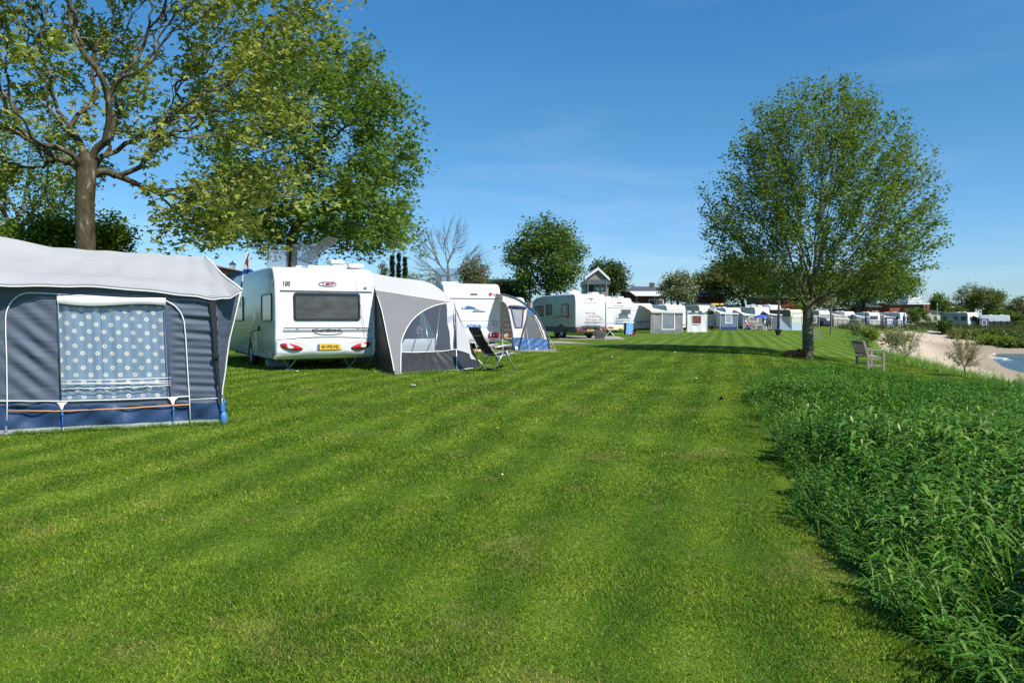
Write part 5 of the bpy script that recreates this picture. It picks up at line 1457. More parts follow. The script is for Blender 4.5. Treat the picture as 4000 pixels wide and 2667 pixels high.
    TL2 = HP[0] + back * 2.6; TT = T + back * 2.5
    mb = MB(); mb.poly([TL2, TT, Vector((TT.x + .2, TT.y, gz(TT.x, TT.y))), Vector((TL2.x, TL2.y, gz(TL2.x, TL2.y)))]); mb.build('back_panel', fabric('inner_blue_grey', (.10, .12, .15), .1, 2, .25), root, off=o)
    mb = MB(); mb.grid(lambda a, b: (T.lerp(T + back * 2.5, a)).lerp(D.lerp(ft, a), b) + Vector((.03 * math.sin(a * 9), 0, 0)), 12, 6); mb.build('side_wall', C_GREY, root, smooth=True, off=o)
    # frame poles inside
    for x, y, x2, y2 in ((762, 622, 825, 945), (958, 560, 910, 1000)):
        mb = MB(); mb.tube([w(x, y, -.10), w(x2, y2, -.10)], .014, 8); mb.build('pole', ALU, root, smooth=True, off=o)
    # ground screw feet
    for q in (A, C):
        mb = MB(); zz = gz(q.x, q.y); mb.lathe([(.05, zz - .01), (.05, zz + .015), (.02, zz + .03), (.015, zz + .1)], (q.x, q.y - .03, 0), 10); mb.build('peg', BLACKR, root, off=o)
    # table with cloth inside, vase of flowers
    d = 21.4; a, b = at(*pix3(500, 955), d), at(*pix3(845, 955), d); zg = gz(a.x, d); zt = a.z
    t = thing('camping_table', 'table inside the grey porch awning hidden by its white cloth', 'table', ((a.x + b.x) / 2, d + .3, zg)); W2 = (b.x - a.x) / 2
    mb = MB(); mb.box((-W2, -.28, zt - zg - .035), (W2, .28, zt - zg - .012)); mb.build('tabletop', LGREY, t)
    for sx in (-1, 1):
        for sy in (-1, 1):
            mb = MB(); mb.tube([(sx * (W2 - .06), sy * .24, 0), (sx * (W2 - .08), sy * .22, zt - zg - .03)], .013, 6); mb.build('leg', ALU, t)
    cl = thing('tablecloth', 'white cloth hanging over the table in the grey porch awning', 'tablecloth', (t.location.x, d + .3, zg))
    mb = MB(); ring = rrect(-W2 - .015, -.30, W2 + .015, .30, .03, 3); H = zt - zg
    def rg(z, k, wv):
        n = len(ring); return [(x * k + wv * math.sin(i * 2.1) * .02, y * k + wv * math.cos(i * 1.7) * .02, z + (0 if z > H - .01 else .02 * math.sin(i * .9))) for i, (x, y) in enumerate(ring)]
    mb.loft([rg(H, .98, 0), rg(H - .01, 1.0, 0), rg(H - .16, 1.01, .5), rg(H - .33, 1.03, 1)], cap=False); mb.f.append(tuple(range(len(ring)))); mb.m.append(0)
    mb.build('cloth', fabric('white_cloth', (.80, .80, .81), .03, 3), cl, smooth=True, auto=50)
    vz = at(*pix3(692, 955), d + .25)
    fv = thing('flower_vase', 'purple and white flowers in a small vase on the clothed table', 'vase', (vz.x, d + .25, zt))
    mb = MB(); mb.lathe([(.03, 0), (.045, .05), (.035, .11), (.04, .13)], (0, 0, 0), 14); mb.build('vase', GLASSB, fv, smooth=True)
    g = np.random.default_rng(5); c = g.normal(0, 1, (150, 3)); c /= np.linalg.norm(c, axis=1)[:, None]; c = c * g.uniform(.5, 1, (150, 1)) * np.array([.12, .10, .13]) + np.array([0, 0, .25])
    V, Fq, rn = leaf_quads(c, .06, g, 0, .9); np_mesh('flowers', V, Fq, leaf_mat('purple_petals', [(.16, .06, .28), (.25, .12, .40), (.35, .22, .5), (.7, .65, .72)], trans=.2, patch=9), fv, {'rnd': rn})
    bx = at(*pix3(590, 950), d + .32)
    mb = MB(); mb.rbox((-.09, -.07, 0), (.09, .07, .36), .02); bt = mb.build('bag', fabric('patterned_bag', (.06, .08, .17), .6, 22), None); bt.location = (bx.x, d + .42, zt); tag(bt, 'dark blue patterned bag standing at the left end of the clothed table', 'bag')
    # white strut of the mud wall beside the caravan
grey_awning()

# ------------------------------------------------------------------ garden recliner and striped chairs
def recliner():
    # crop px (1882x1568 over 240x200 photo px at 1780,1280)
    d = 20.35; c = ground(1933, d)
    t = thing('reclining_chair', 'black high backed reclining garden chair standing beside the grey porch awning', 'chair', c, R(34))
    # local: X forward (the way the sitter looks), Y to the sitter's left... width along Y
    W = .56; h = W / 2; frame = mat('champagne_frame', (.62, .60, .55), .35, .05, 5, metal=.5)
    mesh = fabric('black_mesh', (.018, .018, .02), .2, 20, .02, .7); grey = mat('grey_alu', (.35, .39, .42), .35, .05, 5, metal=.6)
    # backrest (leaning back), seat
    bk0, bk1 = Vector((-.13, 0, .40)), Vector((-.60, 0, 1.09)); st0, st1 = Vector((-.12, 0, .40)), Vector((.42, 0, .47))
    mb = MB(); mb.grid(lambda a, b: Vector((0, -h + .03 + a * (W - .06), 0)) + bk0.lerp(bk1, b) + Vector((-.03, 0, -.02)) * math.sin(math.pi * b) + Vector((-.012, 0, -.008)) * math.sin(math.pi * a), 8, 14); mb.build('backrest', mesh, t, smooth=True)
    mb = MB(); mb.grid(lambda a, b: Vector((0, -h + .03 + a * (W - .06), 0)) + st0.lerp(st1, b) + Vector((0, 0, -.03)) * math.sin(math.pi * b) , 8, 10); mb.build('seat', mesh, t, smooth=True)
    mb = MB(); up = (bk1 - bk0).normalized()
    mb.rbox((-.03, -h + .02, 0), (.035, h - .02, .17), .02, X=Matrix.Translation(bk1 - up * .13) @ Matrix.Rotation(math.atan2(up.x, up.z), 4, 'Y')); mb.build('head_cushion', fabric('dark_grey_pad', (.06, .058, .06), .1, 4), t, smooth=True, auto=40)
    for s in (-1, 1):
        y = s * h
        mb = MB(); mb.tube([bk1 + Vector((.0, y, 0)), bk0.lerp(bk1, .5) + Vector((-.02, y, -.01)), bk0 + Vector((0, y, 0)), st0 + Vector((.05, y, -.02)), st1 + Vector((-.05, y, 0)), st1 + Vector((.05, y, -.05))], .016, 8); mb.build('side_frame', frame, t, smooth=True)
        # crossed legs
        mb = MB(); mb.tube([(-.26, y + s * .035, .0), (.10, y + s * .035, .56)], .017, 8); mb.build('leg', grey, t, smooth=True)
        mb = MB(); mb.tube([(.42, y + s * .035, .0), (.12, y + s * .035, .56)], .017, 8); mb.build('leg', grey, t, smooth=True)
        mb = MB(); mb.tube([(-.22, y + s * .03, .60), (-.05, y + s * .035, .635), (.12, y + s * .035, .665), (.30, y + s * .035, .675)], .02, 8); mb.build('armrest', frame, t, smooth=True)
        mb = MB(); mb.rbox((.06, y + s * .02, .55), (.19, y + s * .06, .61), .01); mb.build('joint', C_BLACK, t)
    mb = MB(); mb.tube([(-.2, -h, .09), (-.2, h, .09)], .011, 6); mb.build('crossbar', grey, t); mb = MB(); mb.tube([(.36, -h, .12), (.36, h, .12)], .011, 6); mb.build('crossbar', C_BLACK, t)
    for zz, xx in ((.45, -.16), (.93, -.5)):
        mb = MB(); mb.tube([(xx, -h, zz), (xx - .03, 0, zz - .02), (xx, h, zz)], .010, 6); mb.build('back_bar', frame, t, smooth=True)
    mb = MB(); mb.tube([(.40, h - .05, .10), (.10, h * .4, .07), (-.18, h * .3, .06)], .02, 6); mb.build('support_bar', C_BLACK, t)
recliner()
def striped(name, label, u, d, rz, cushion=True):
    c = ground(u, d); t = thing(name, label, 'chair', c, rz, 'orange striped folding chairs'); W = .5; h = W / 2
    m, nt, out = new_mat('orange_stripes'); b = N(nt, 'ShaderNodeBsdfPrincipled'); sp = N(nt, 'ShaderNodeSeparateXYZ'); nt.links.new(objco(nt), sp.inputs[0])
    st = mathn(nt, 'FRACT', mathn(nt, 'MULTIPLY', sp.outputs[2], 5.2)); nt.links.new(ramp(nt, st, [(0, (.70, .62, .50)), (.3, (.70, .62, .50)), (.32, (.62, .30, .10)), (.6, (.62, .30, .10)), (.62, (.75, .52, .30)), (.8, (.75, .52, .30)), (.82, (.70, .62, .5))]), b.inputs['Base Color']); b.inputs['Roughness'].default_value = .9; nt.links.new(b.outputs[0], out.inputs[0])
    bk0, bk1 = Vector((-.15, 0, .42)), Vector((-.42, 0, 1.1))
    mb = MB(); mb.rbox((-.03, -h + .03, 0), (.03, h - .03, .72), .025, X=Matrix.Translation(bk0) @ Matrix.Rotation(math.atan2(-.27, .68), 4, 'Y')); mb.build('backrest', m, t, smooth=True, auto=40)
    mb = MB(); mb.rbox((-.14, -h + .03, .40), (.34, h - .03, .46), .025); mb.build('seat', m, t, smooth=True, auto=40)
    for s in (-1, 1):
        y = s * h
        mb = MB(); mb.tube([bk1 + Vector((0, y, 0)), bk0 + Vector((0, y, 0)), (.30, y, 0)], .012, 6); mb.build('leg', ALUW, t); mb = MB(); mb.tube([(.32, y, .46), (-.32, y, 0)], .012, 6); mb.build('leg', ALUW, t)
        mb = MB(); mb.tube([(-.25, y, .66), (.25, y, .66), (.3, y, .44)], .014, 6); mb.build('armrest', ALUW, t, smooth=True)
    mb = MB(); mb.tube([bk1 + Vector((0, -h, 0)), bk1 + Vector((-.02, -h + .05, .08)), bk1 + Vector((-.02, h - .05, .08)), bk1 + Vector((0, h, 0))], .012, 6); mb.build('top_bar', ALUW, t, smooth=True)
    return t
striped('folding_chair', 'orange striped folding chair half hidden between grey porch awning and black chair', 1838, 22.4, R(-20))

# ------------------------------------------------------------------ small builder for caravans further off
def caravan(label, u, d, yaw, W=2.3, L=6.2, H=2.6, paint=None, side=None, name='caravan', rear_win=None, lights='low', plate_t=None, seam=None, side_wins=(), vents=((.5, 1.2), (1.3, 3.0)), stripe=None, group='caravans in the far row', sloped=True, skirt=.30, detail=True, wheels=True, bump_mat=None, face=None, dz=0.0):
    c = ground(u, d); root = thing(name, label, 'caravan' if name == 'caravan' else name.replace('_', ' '), (c.x, c.y, c.z + dz), R(yaw), group)
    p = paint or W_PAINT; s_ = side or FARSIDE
    z0 = skirt
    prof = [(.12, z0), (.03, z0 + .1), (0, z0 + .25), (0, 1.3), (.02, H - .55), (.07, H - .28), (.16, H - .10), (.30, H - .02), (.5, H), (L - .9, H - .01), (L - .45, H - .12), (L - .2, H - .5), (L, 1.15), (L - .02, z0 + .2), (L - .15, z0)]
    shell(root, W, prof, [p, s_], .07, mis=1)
    mb = MB(); mb.box((.15, .25, z0 - .09), (W - .15, L - .3, z0 + .02)); mb.build('chassis', GREYBUMP, root)
    if wheels:
        for xx in (.10, W - .10): wheel(root, (xx, L * .46, .32), .32)
    if rear_win: window(root, rear_win[0] * W, rear_win[1], rear_win[2] * W, rear_win[3], .0, r=.06, fw=.04, glass=rear_win[4] if len(rear_win) > 4 else GLASS)
    for a, z1, b, z2 in side_wins: window(root, a, z1, b, z2, .0, 'left', r=.06, fw=.04)
    if seam:
        mb = MB(); mb.box((.08, -.006, seam), (W - .08, .06, seam + .018)); mb.build('seam', SEAM, root)
    if lights == 'low':
        for sg, cx in ((1, .26), (-1, W - .26)):
            mb = MB(); mb.loft([[(cx + sg * a * .2, -.028, .64 + b * .065 - sg * 0 - .03 * a * 1) for a, b in ((-1, -.8), (.2, -1), (1, -.5), (1, .5), (.2, 1), (-1, .8))], [(cx + sg * a * .17, -.045, .64 + b * .05 - .03 * a) for a, b in ((-1, -.8), (.2, -1), (1, -.5), (1, .5), (.2, 1), (-1, .8))]], 0)
            tl = mb.build('tail_light', RED, root)
        mb = MB(); mb.grid(lambda a, b: (.05 + a * (W - .1), -.02 - .02 * math.sin(b * math.pi), z0 + .08 + b * .42), 6, 6); mb.build('bumper', bump_mat or p, root, smooth=True)
    if plate_t: plate(root, plate_t[0], plate_t[1] * W, plate_t[2], -.045, .5, .12, lettered=plate_t[0] != '')
    if stripe:
        mb = MB(); mb.box((.05, -.005, stripe[0]), (W - .05, .03, stripe[1])); mb.build('rear_stripe', stripe[2], root)
    for xv, yv in vents:
        mb = MB(); mb.rbox((xv, yv, H - .02), (xv + .5, yv + .5, H + .10), .03); mb.build('roof_vent', W_PAINT, root)
    return root

# ------------------------------------------------------------------ second caravan, blue lettering
def second_caravan():
    d = 30.8; W = 2.36
    r = caravan('white caravan with blue lettering and fish shaped emblem on its windowless rear', 1735, d, 22, W, 6.6, 2.62, seam=2.02, lights=None, group='caravans in the near row', vents=((.9, 2.2),), side_wins=((.4, 1.2, 1.3, 1.85),))
    gz_ = mat('emblem_grey', (.30, .36, .37), .45)
    # crop px origin 985,310..1655,985 over W x (2.62-.3)
    def q(x, y): return ((x - 985) / (1655 - 985) * W, 2.62 - (y - 312) / (1090 - 312) * 2.62 * .985)
    mb = MB(); pts = [(1222, 560), (1280, 575), (1340, 600), (1400, 628), (1462, 634), (1330, 632), (1325, 615), (1300, 590)]
    mb.poly([(q(x, y)[0], -.008, q(x, y)[1]) for x, y in pts], thick=.004); em = mb.build('fish_emblem', gz_, r)
    mb = MB(); c = q(1262, 601); mb.poly([(c[0] + .30 * math.cos(k * math.pi / 12), -.014, c[1] + .045 * math.sin(k * math.pi / 12)) for k in range(24)]); mb.build('emblem_oval', BLUET, em)
    mb = MB(); c = q(1208, 601); mb.poly([(c[0] + .085 * math.cos(k * math.pi / 12), -.018, c[1] + .025 * math.sin(k * math.pi / 12)) for k in range(24)]); mb.build('emblem_eye', W_PAINT, em)
    a, b = q(1310, 642), q(1465, 651); mb = MB(); mb.box((a[0], -.008, b[1]), (b[0], .01, a[1])); mb.build('emblem_bar', BLUET, em)
    x, z = q(1328, 818); text('ADRIA', .155, BLUET, r, rearX(x, z, -.012), .002, .004, 1.35)
    mb = MB(); a, b = q(1205, 800), q(1485, 836); mb.box((a[0], -.005, b[1]), (b[0], .01, a[1])); mb.build('lettering_band', mat('pale_blue_band', (.50, .62, .78), .5), r)
    x, z = q(1530, 438); mb = MB(); mb.lathe([(.001, -.002), (.07, -.002), (.07, .01)], (x, .02, z), 18, axis='y'); mb.build('round_logo', REDT, r)
    a, b = q(1560, 428), q(1625, 450); mb = MB(); mb.box((a[0], .012, b[1]), (b[0], .04, a[1])); mb.build('logo_band', mat('pale_blue_band', (.40, .5, .68), .5), r)
    a, b = q(1293, 432), q(1376, 446); mb = MB(); mb.rbox((a[0], -.0, b[1]), (b[0], .05, a[1]), .01); mb.build('brake_light', mat('dull_red_lens', (.35, .06, .04), .3), r)
    a, b = q(1500, 898), q(1632, 955); cx, cz = (a[0] + b[0]) / 2, (a[1] + b[1]) / 2
    for sx in (cx, W - cx):
        mb = MB(); out = rrect(sx - .235, cz - .095, sx + .235, cz + .095, .07); inn = rrect(sx - .20, cz - .07, sx + .20, cz + .07, .06)
        mb.loft([[(p, .02, z) for p, z in out], [(p, -.03, z) for p, z in out], [(p, -.05, z) for p, z in inn]]); tl = mb.build('tail_light', RED, r, smooth=True, auto=40)
        for k in (-.13, -.01):
            mb = MB(); mb.lathe([(.001, -.062), (.035, -.060), (.05, -.045)], (sx + k, 0, cz), 14, axis='y'); mb.build('lens', CLEARL, tl, smooth=True)
    a, b = q(1548, 785), q(1612, 820); mb = MB(); mb.tube([(a[0], -.01, a[1]), (b[0], -.03, a[1]), (b[0] - .05, -.03, b[1]), (a[0] + .05, -.03, b[1]), (a[0], -.01, a[1])], .01, 6); mb.build('grab_handle', LGREY, r)
    mb = MB(); a, b = q(990, 756), q(1645, 760); mb.box((.05, -.004, b[1]), (W - .05, .01, a[1])); mb.build('panel_line', LGREY, r)
    # clear skylight tipped open on the roof
    base = MB(); base.rbox((.05, .5, 2.6), (.75, 1.2, 2.68), .02); hb = base.build('skylight', W_PAINT, r)
    mb = MB(); mb.rbox((0, 0, 0), (.95, .04, .55), .015, X=Matrix.Translation((-.15, .6, 2.7)) @ Matrix.Rotation(R(-14), 4, 'X')); mb.build('hatch_lid', HATCH, hb)
second_caravan()

# ------------------------------------------------------------------ blue and cream porch tent
def blue_tent():
    o_ = (1880, 1130); sc = 5.807
    def px(x, y): return (o_[0] + x / sc, o_[1] + y / sc)
    L0 = ground(2007, 30.6); R0 = ground(2146, 31.4)
    P = Plane3(L0, R0, at(1990, 1160, 31.1))
    def w(x, y, off=0.0): return P.px(*px(x, y), off)
    root = thing('porch_tent', 'cream and blue arched porch tent leaning on the caravan with blue lettering', 'awning', (1.0, 31.5, gz(1, 31.5)))
    o = root.location
    def lerp_list(L, t):
        t = t * (len(L) - 1); i = min(int(t), len(L) - 2); f = t - i; return (L[i][0] + (L[i + 1][0] - L[i][0]) * f, L[i][1] + (L[i + 1][1] - L[i][1]) * f)
    roofl = [(485, 112), (600, 148), (700, 180), (800, 216), (880, 258), (950, 308), (1005, 350), (1052, 395)]
    open_ = [(485, 288), (545, 350), (580, 430), (605, 520), (625, 610), (650, 740), (672, 860), (692, 960), (706, 1095)]
    fold = [(1052, 395), (1046, 520), (1030, 600), (1000, 760), (985, 900), (965, 1088)]
    # cream front between opening and fold, with a window hole
    trap = [(672, 425), (955, 432), (918, 868), (772, 868)]
    mb = MB()
    def quadgrid(a, b, c, d, n=6, off=0.0):
        mb.grid(lambda s, t: w((a[0] * (1 - s) + b[0] * s) * (1 - t) + (d[0] * (1 - s) + c[0] * s) * t, (a[1] * (1 - s) + b[1] * s) * (1 - t) + (d[1] * (1 - s) + c[1] * s) * t, off + .006 * math.sin(s * 9 + t * 7)), n, n)
    # top part: from roofline down to the window's top
    for i in range(8):
        p0 = lerp_list(roofl, i / 8); p1 = lerp_list(roofl, (i + 1) / 8)
        q0 = lerp_list([(485, 288), (548, 352), (590, 400), (672, 425), (760, 428), (860, 430), (955, 432), (1010, 420), (1052, 400)], i / 8); q1 = lerp_list([(485, 288), (548, 352), (590, 400), (672, 425), (760, 428), (860, 430), (955, 432), (1010, 420), (1052, 400)], (i + 1) / 8)
        quadgrid(p0, p1, q1, q0, 3)
    quadgrid((590, 430), (672, 425), (772, 868), (675, 868)); quadgrid((955, 432), (1046, 425), (985, 868), (918, 868)); quadgrid((675, 868), (985, 868), (965, 1092), (712, 1095))
    mb.build('cream_panel', C_CREAM, root, smooth=True, off=o)
    mb = MB(); quadgrid(trap[0], trap[1], trap[2], trap[3], 6, -.01); wn = mb.build('window', MESHW, root, smooth=True, off=o)
    mb = MB(); mb.tube([w(x, y, .015) for x, y in trap + trap[:1]], .034, 4); mb.build('window_border', C_BLUE3, wn, off=o)
    mb = MB(); mb.tube([w(620, 395, .03), w(780, 398, .05), w(900, 410, .05), w(1010, 425, .03)], [.05, .055, .045, .05], 8); mb.build('rolled_blind', C_BLUE3, root, smooth=True, off=o)
    # right part: blue cap, clear window, cream strip
    outl = [(1052, 395), (1120, 440), (1185, 490), (1245, 560), (1300, 645), (1352, 745), (1400, 850), (1445, 950), (1490, 1060), (1512, 1135)]
    mb = MB(); mb.poly([w(*p) for p in [(1052, 395), (1120, 440), (1185, 490), (1238, 560), (1200, 590), (1120, 575), (1035, 572)]]); mb.build('blue_cap', C_BLUE2, root, off=o)
    mb = MB(); win = [(1035, 575), (1105, 578), (1170, 650), (1235, 770), (1290, 900), (1345, 1050), (1362, 1110), (1150, 1092), (965, 1090), (985, 900), (1000, 760)]; mb.poly([w(*p, -.01) for p in win]); mb.build('window', CLEAR, root, off=o)
    mb = MB()
    inn = [(1110, 575), (1175, 650), (1240, 770), (1295, 900), (1350, 1050), (1368, 1118)]
    mb.grid(lambda a, b: w(*[lerp_list(inn, b)[k] + (lerp_list([(1200, 588), (1262, 600), (1340, 760), (1400, 880), (1460, 1040), (1485, 1140)], b)[k] - lerp_list(inn, b)[k]) * a for k in (0, 1)], .012 * math.sin(b * 22 + a * 5)), 4, 24); mb.build('cream_strip', C_CREAM, root, smooth=True, off=o)
    for off_ in (12, 52):
        mb = MB(); mb.tube([w(x + off_, y, .02) for x, y in inn], .012, 5); mb.build('black_seam', C_DARK, root, smooth=True, off=o)
    mb = MB(); mb.grid(lambda a, b: w(*[lerp_list([(1250, 585), (1345, 745), (1405, 870), (1462, 1020), (1488, 1140)], b)[k] + (lerp_list([(1275, 600), (1352, 745), (1415, 860), (1480, 1010), (1515, 1140)], b)[k] - lerp_list([(1250, 585), (1345, 745), (1405, 870), (1462, 1020), (1488, 1140)], b)[k]) * a for k in (0, 1)], -.005), 2, 12); mb.build('edge_strip', C_DARK, root, smooth=True, off=o)
    # blue skirt
    mb = MB()
    mb.grid(lambda a, b: w(*(lambda t, u_: (t[0] + (u_[0] - t[0]) * b, t[1] + (u_[1] - t[1]) * b))(lerp_list([(708, 1095), (965, 1090), (1150, 1092), (1362, 1112), (1515, 1140)], a), lerp_list([(742, 1398), (950, 1405), (1200, 1400), (1400, 1398), (1548, 1392)], a)), .02 * math.sin(a * 25 + b * 8) * math.sin(b * 5)), 50, 12); mb.build('skirt', C_BLUE2, root, smooth=True, off=o)
    mb = MB(); mb.grid(lambda a, b: w(800 + 745 * a, 1360 + 40 * b + 10 * math.sin(a * 4) * (1 - b), .012), 20, 2); mb.build('mud_flap', C_GREY, root, smooth=True, off=o)
    # edge bands and poles
    mb = MB(); mb.tube([w(x, y, .015) for x, y in roofl + outl[1:] + [(1548, 1392)]], .035, 6); mb.build('edge_band', C_BLUE3, root, smooth=True, off=o)
    mb = MB(); mb.tube([w(x, y, .02) for x, y in open_ + [(728, 1390)]], .030, 6); mb.build('opening_band', C_BLUE3, root, smooth=True, off=o)
    for pts, r_ in (([(1040, 620), (985, 790), (915, 1080), (830, 1435)], .016), ([(1030, 640), (970, 820), (870, 1180), (790, 1360)], .010)):
        mb = MB(); mb.tube([w(x, y, .06) for x, y in pts], r_, 6); mb.build('pole', C_BLACK, root, off=o)
    for a, b in (((1005, 890), (1075, 1425)), ((1530, 1070), (1715, 1412)), ((1525, 1170), (1578, 1385))):
        q0 = w(*a, .02); q1 = w(*b, .1 if a[0] < 1500 else -.1); q1.z = gz(q1.x, q1.y) + .01; mb = MB(); mb.tube([q0, q1], .007 if a[0] != 1525 else .013, 5); mb.build('guy_rope', ROPE if a[0] != 1525 else C_BLACK, root, off=o)
    for x, y in ((1240, 1360), (1540, 1372)):
        mb = MB(); mb.poly([w(x - 32, y + 18, .03), w(x + 34, y + 20, .03), w(x + 2, y - 28, .03)], thick=.01); mb.build('peg_patch', C_WHITE, root, off=o)
    mb = MB(); mb.poly([w(752, 1302, .04), w(800, 1298, .04), w(802, 1368, .04), w(756, 1372, .04)], thick=.03); mb.build('corner_patch', C_WHITE, root, off=o)
    # roof and back running along the caravan
    back = Vector((-.375, .927, 0)); edge = [w(x, y) for x, y in roofl + outl[1:] + [(1548, 1392)]]
    def lst(L, t):
        t = t * (len(L) - 1); i = min(int(t), len(L) - 2); return L[i].lerp(L[i + 1], t - i)
    mb = MB(); mb.grid(lambda a, b: lst(edge, a) + back * 2.0 * b + Vector((0, 0, .05 * math.sin(math.pi * b))), 36, 8); mb.build('roof', C_CREAM, root, smooth=True, off=o)
    op2 = [w(x, y) + back * 2.0 for x, y in open_]; mb = MB(); mb.grid(lambda a, b: lst(op2, a).lerp(lst(edge, a) + back * 2.0, b), 16, 6); mb.build('back_panel', C_CREAM, root, smooth=True, off=o)
    return w
blue_tent()
striped('folding_chair', 'orange striped folding chair standing inside the opening of the cream and blue tent', 1988, 31.6, R(-90))
def step_stool():
    c = ground(1984, 30.9); t = thing('step_stool', 'small metal step ladder at the opening of the cream and blue tent', 'step stool', c, R(10))
    for z, y in ((.16, -.04), (.33, .06)):
        mb = MB(); mb.rbox((-.2, y - .1, z), (.2, y + .1, z + .03), .008); mb.build('step', ALU, t)
    for s in (-1, 1):
        mb = MB(); mb.tube([(s * .22, -.2, 0), (s * .2, .1, .42)], .014, 6); mb.build('leg', ALUW, t); mb = MB(); mb.tube([(s * .22, .26, 0), (s * .2, .1, .42)], .014, 6); mb.build('leg', ALUW, t)
step_stool()
sheet('gravel_pitch', [(xat(1760, 30.2), 30.0), (xat(2180, 30), 29.4), (xat(2150, 36), 36.5), (xat(1760, 36), 36.5)], .006, M_GRAVEL, 'small gravel pitch under the cream and blue tent', 'gravel')
sheet('gravel_pitch', [(xat(2090, 41), 40.5), (xat(2310, 39), 38.8), (xat(2190, 44), 44.5), (xat(2080, 44), 44.5)], .006, M_GRAVEL, 'grey gravel strip in front of the grey sided motorhome', 'gravel')
sheet('gravel_pitch', [(xat(2180, 49), 48.8), (xat(2440, 48.3), 48.0), (xat(2420, 56), 56.5), (xat(2200, 56), 56.5)], .006, M_GRAVEL, 'gravel pitch below the grey sided motorhome', 'gravel')

# ------------------------------------------------------------------ motorhome with the red arc
def motorhome():
    d = 50.0; W, L, H = 2.28, 6.7, 2.82; c = ground(2247, d)
    r = thing('motorhome', 'white motorhome with grey shaded side and red arc, folded bike rack on its rear', 'motorhome', c, R(27), 'motorhomes')
    prof = [(.05, .72), (0, .8), (0, 2.3), (.03, 2.62), (.1, 2.75), (.22, H), (4.3, H - .02), (5.2, H - .16), (5.7, 2.45), (5.75, 2.0), (5.9, 1.92), (5.95, .95), (5.9, .5), (5.5, .5), (5.45, .72)]
    shell(r, W, prof, [W_PAINT, SILVER if False else SHADE_SIDE], .09, mis=1)
    # cab
    mb = MB(); cab = [(5.6, .42), (5.6, 1.95), (6.0, 1.95), (6.55, 1.25), (7.0, 1.1), (7.05, .5), (6.9, .40)]
    mb.loft([[(.16 + i, y + 0, z) for y, z in cab] for i in (0, W - .32)]); mb.build('cab', W_PAINT, r)
    mb = MB(); mb.poly([(.155, 5.7, 1.15), (.155, 6.42, 1.15), (.155, 6.0, 1.85), (.155, 5.7, 1.85)]); mb.build('cab_window', GLASS, r)
    mb = MB(); mb.rbox((-.14, 6.0, 1.2), (.12, 6.12, 1.55), .03); mb.build('mirror', GREYBUMP, r)
    # dark skirt and bumper
    mb = MB(); mb.box((.03, .06, .34), (W - .03, 1.35, .74)); mb.box((.03, 2.15, .40), (W - .03, 5.6, .74)); mb.build('side_skirt', GREYBUMP, r)
    mb = MB(); mb.rbox((-.01, -.10, .36), (W + .01, .12, .73), .05); mb.build('rear_bumper', GREYBUMP, r, smooth=True, auto=40)
    for cx in (.16, .42, W - .42, W - .16):
        mb = MB(); mb.lathe([(.001, -.13), (.075, -.125), (.085, -.10)], (cx, 0, .56), 16, axis='y'); mb.build('tail_light', RED if abs(cx - (W - .42)) > .01 else AMBER, r, smooth=True)
    plate(r, '57-NN-SG', W * .46, .53, -.105, .52, .12)
    for yy in (1.75, 5.95):
        for xx in (.13, W - .13): wheel(r, (xx, yy, .33), .33, .2)
    # wheel arch
    mb = MB(); mb.loft([[(o_, 1.75 + rr * math.cos(a), .36 + rr * math.sin(a)) for a in [math.pi * k / 12 for k in range(13)] for rr in (1,)] if False else [(-.008, 1.75 + .52 * math.cos(math.pi * k / 14), .40 + .52 * math.sin(math.pi * k / 14)) for k in range(15)], [(-.008, 1.75 + .40 * math.cos(math.pi * k / 14), .40 + .40 * math.sin(math.pi * k / 14)) for k in range(15)]], cap=False, closed=False); mb.poly([(-.006, 1.75 + .41 * math.cos(math.pi * k / 14), .40 + .41 * math.sin(math.pi * k / 14)) for k in range(15)]); mb.build('wheel_arch', GREYBUMP, r)
    # side windows: crop (scale 3.92 over 2000,1000); side spans u 970..330
    def sy(x):   # crop x -> local Y on the side wall
        u = 2000 + x / 3.92; k = (u - 2000) / F
        # (cx - sin*Y) = k (d + cos*Y)
        return (c.x - k * c.y) / (k * math.cos(R(27)) + math.sin(R(27)))
    for xa, xb, z1, z2 in ((762, 868, 1.40, 2.20), (524, 608, 1.50, 2.22), (360, 480, 1.42, 2.14)):
        window(r, sy(xb), z1, sy(xa), z2, .0, 'left', r=.04, fw=.06, glass=GLASS2)
    # side graphics
    def band(pts_top, pts_bot, m_, nm):
        mb = MB(); n = len(pts_top)
        mb.loft([[(-.007, sy(x), z) for x, z in pts_top], [(-.007, sy(x), z) for x, z in pts_bot]], cap=False, closed=False); mb.build(nm, m_, r)
    zc = lambda y: (1160 - y) / 204 + .72 - .25
    def zz(x, y):
        Y = sy(x); dd = c.y + Y * math.cos(R(27)); v = 1000 + y / 3.92; return 1.6 + (1247 - v) * dd / F - c.z
    def bandp(top, bot, m_, nm): band([(x, zz(x, y)) for x, y in top], [(x, zz(x, y)) for x, y in bot], m_, nm)
    bandp([(632, 955), (690, 918), (770, 905), (830, 915), (880, 938)], [(634, 962), (690, 932), (770, 924), (820, 938), (862, 962)], REDT, 'red_arc')
    bg_ = mat('blue_grey_band', (.16, .27, .33), .4)
    bandp([(790, 880), (850, 890), (910, 918)], [(800, 888), (850, 905), (898, 936)], bg_, 'grey_arc')
    bandp([(650, 962), (700, 945), (755, 943)], [(650, 972), (700, 957), (755, 955)], bg_, 'grey_arc')
    bandp([(362, 715), (372, 690), (395, 660), (435, 638)], [(366, 718), (385, 690), (408, 662), (435, 642)], REDT, 'red_swoosh')
    # rear: lettering, brake light, arcs, bike rack
    mb = MB(); mb.rbox((W * .42, -.02, 2.52), (W * .58, .06, 2.56), .01); mb.build('brake_light', RED, r)
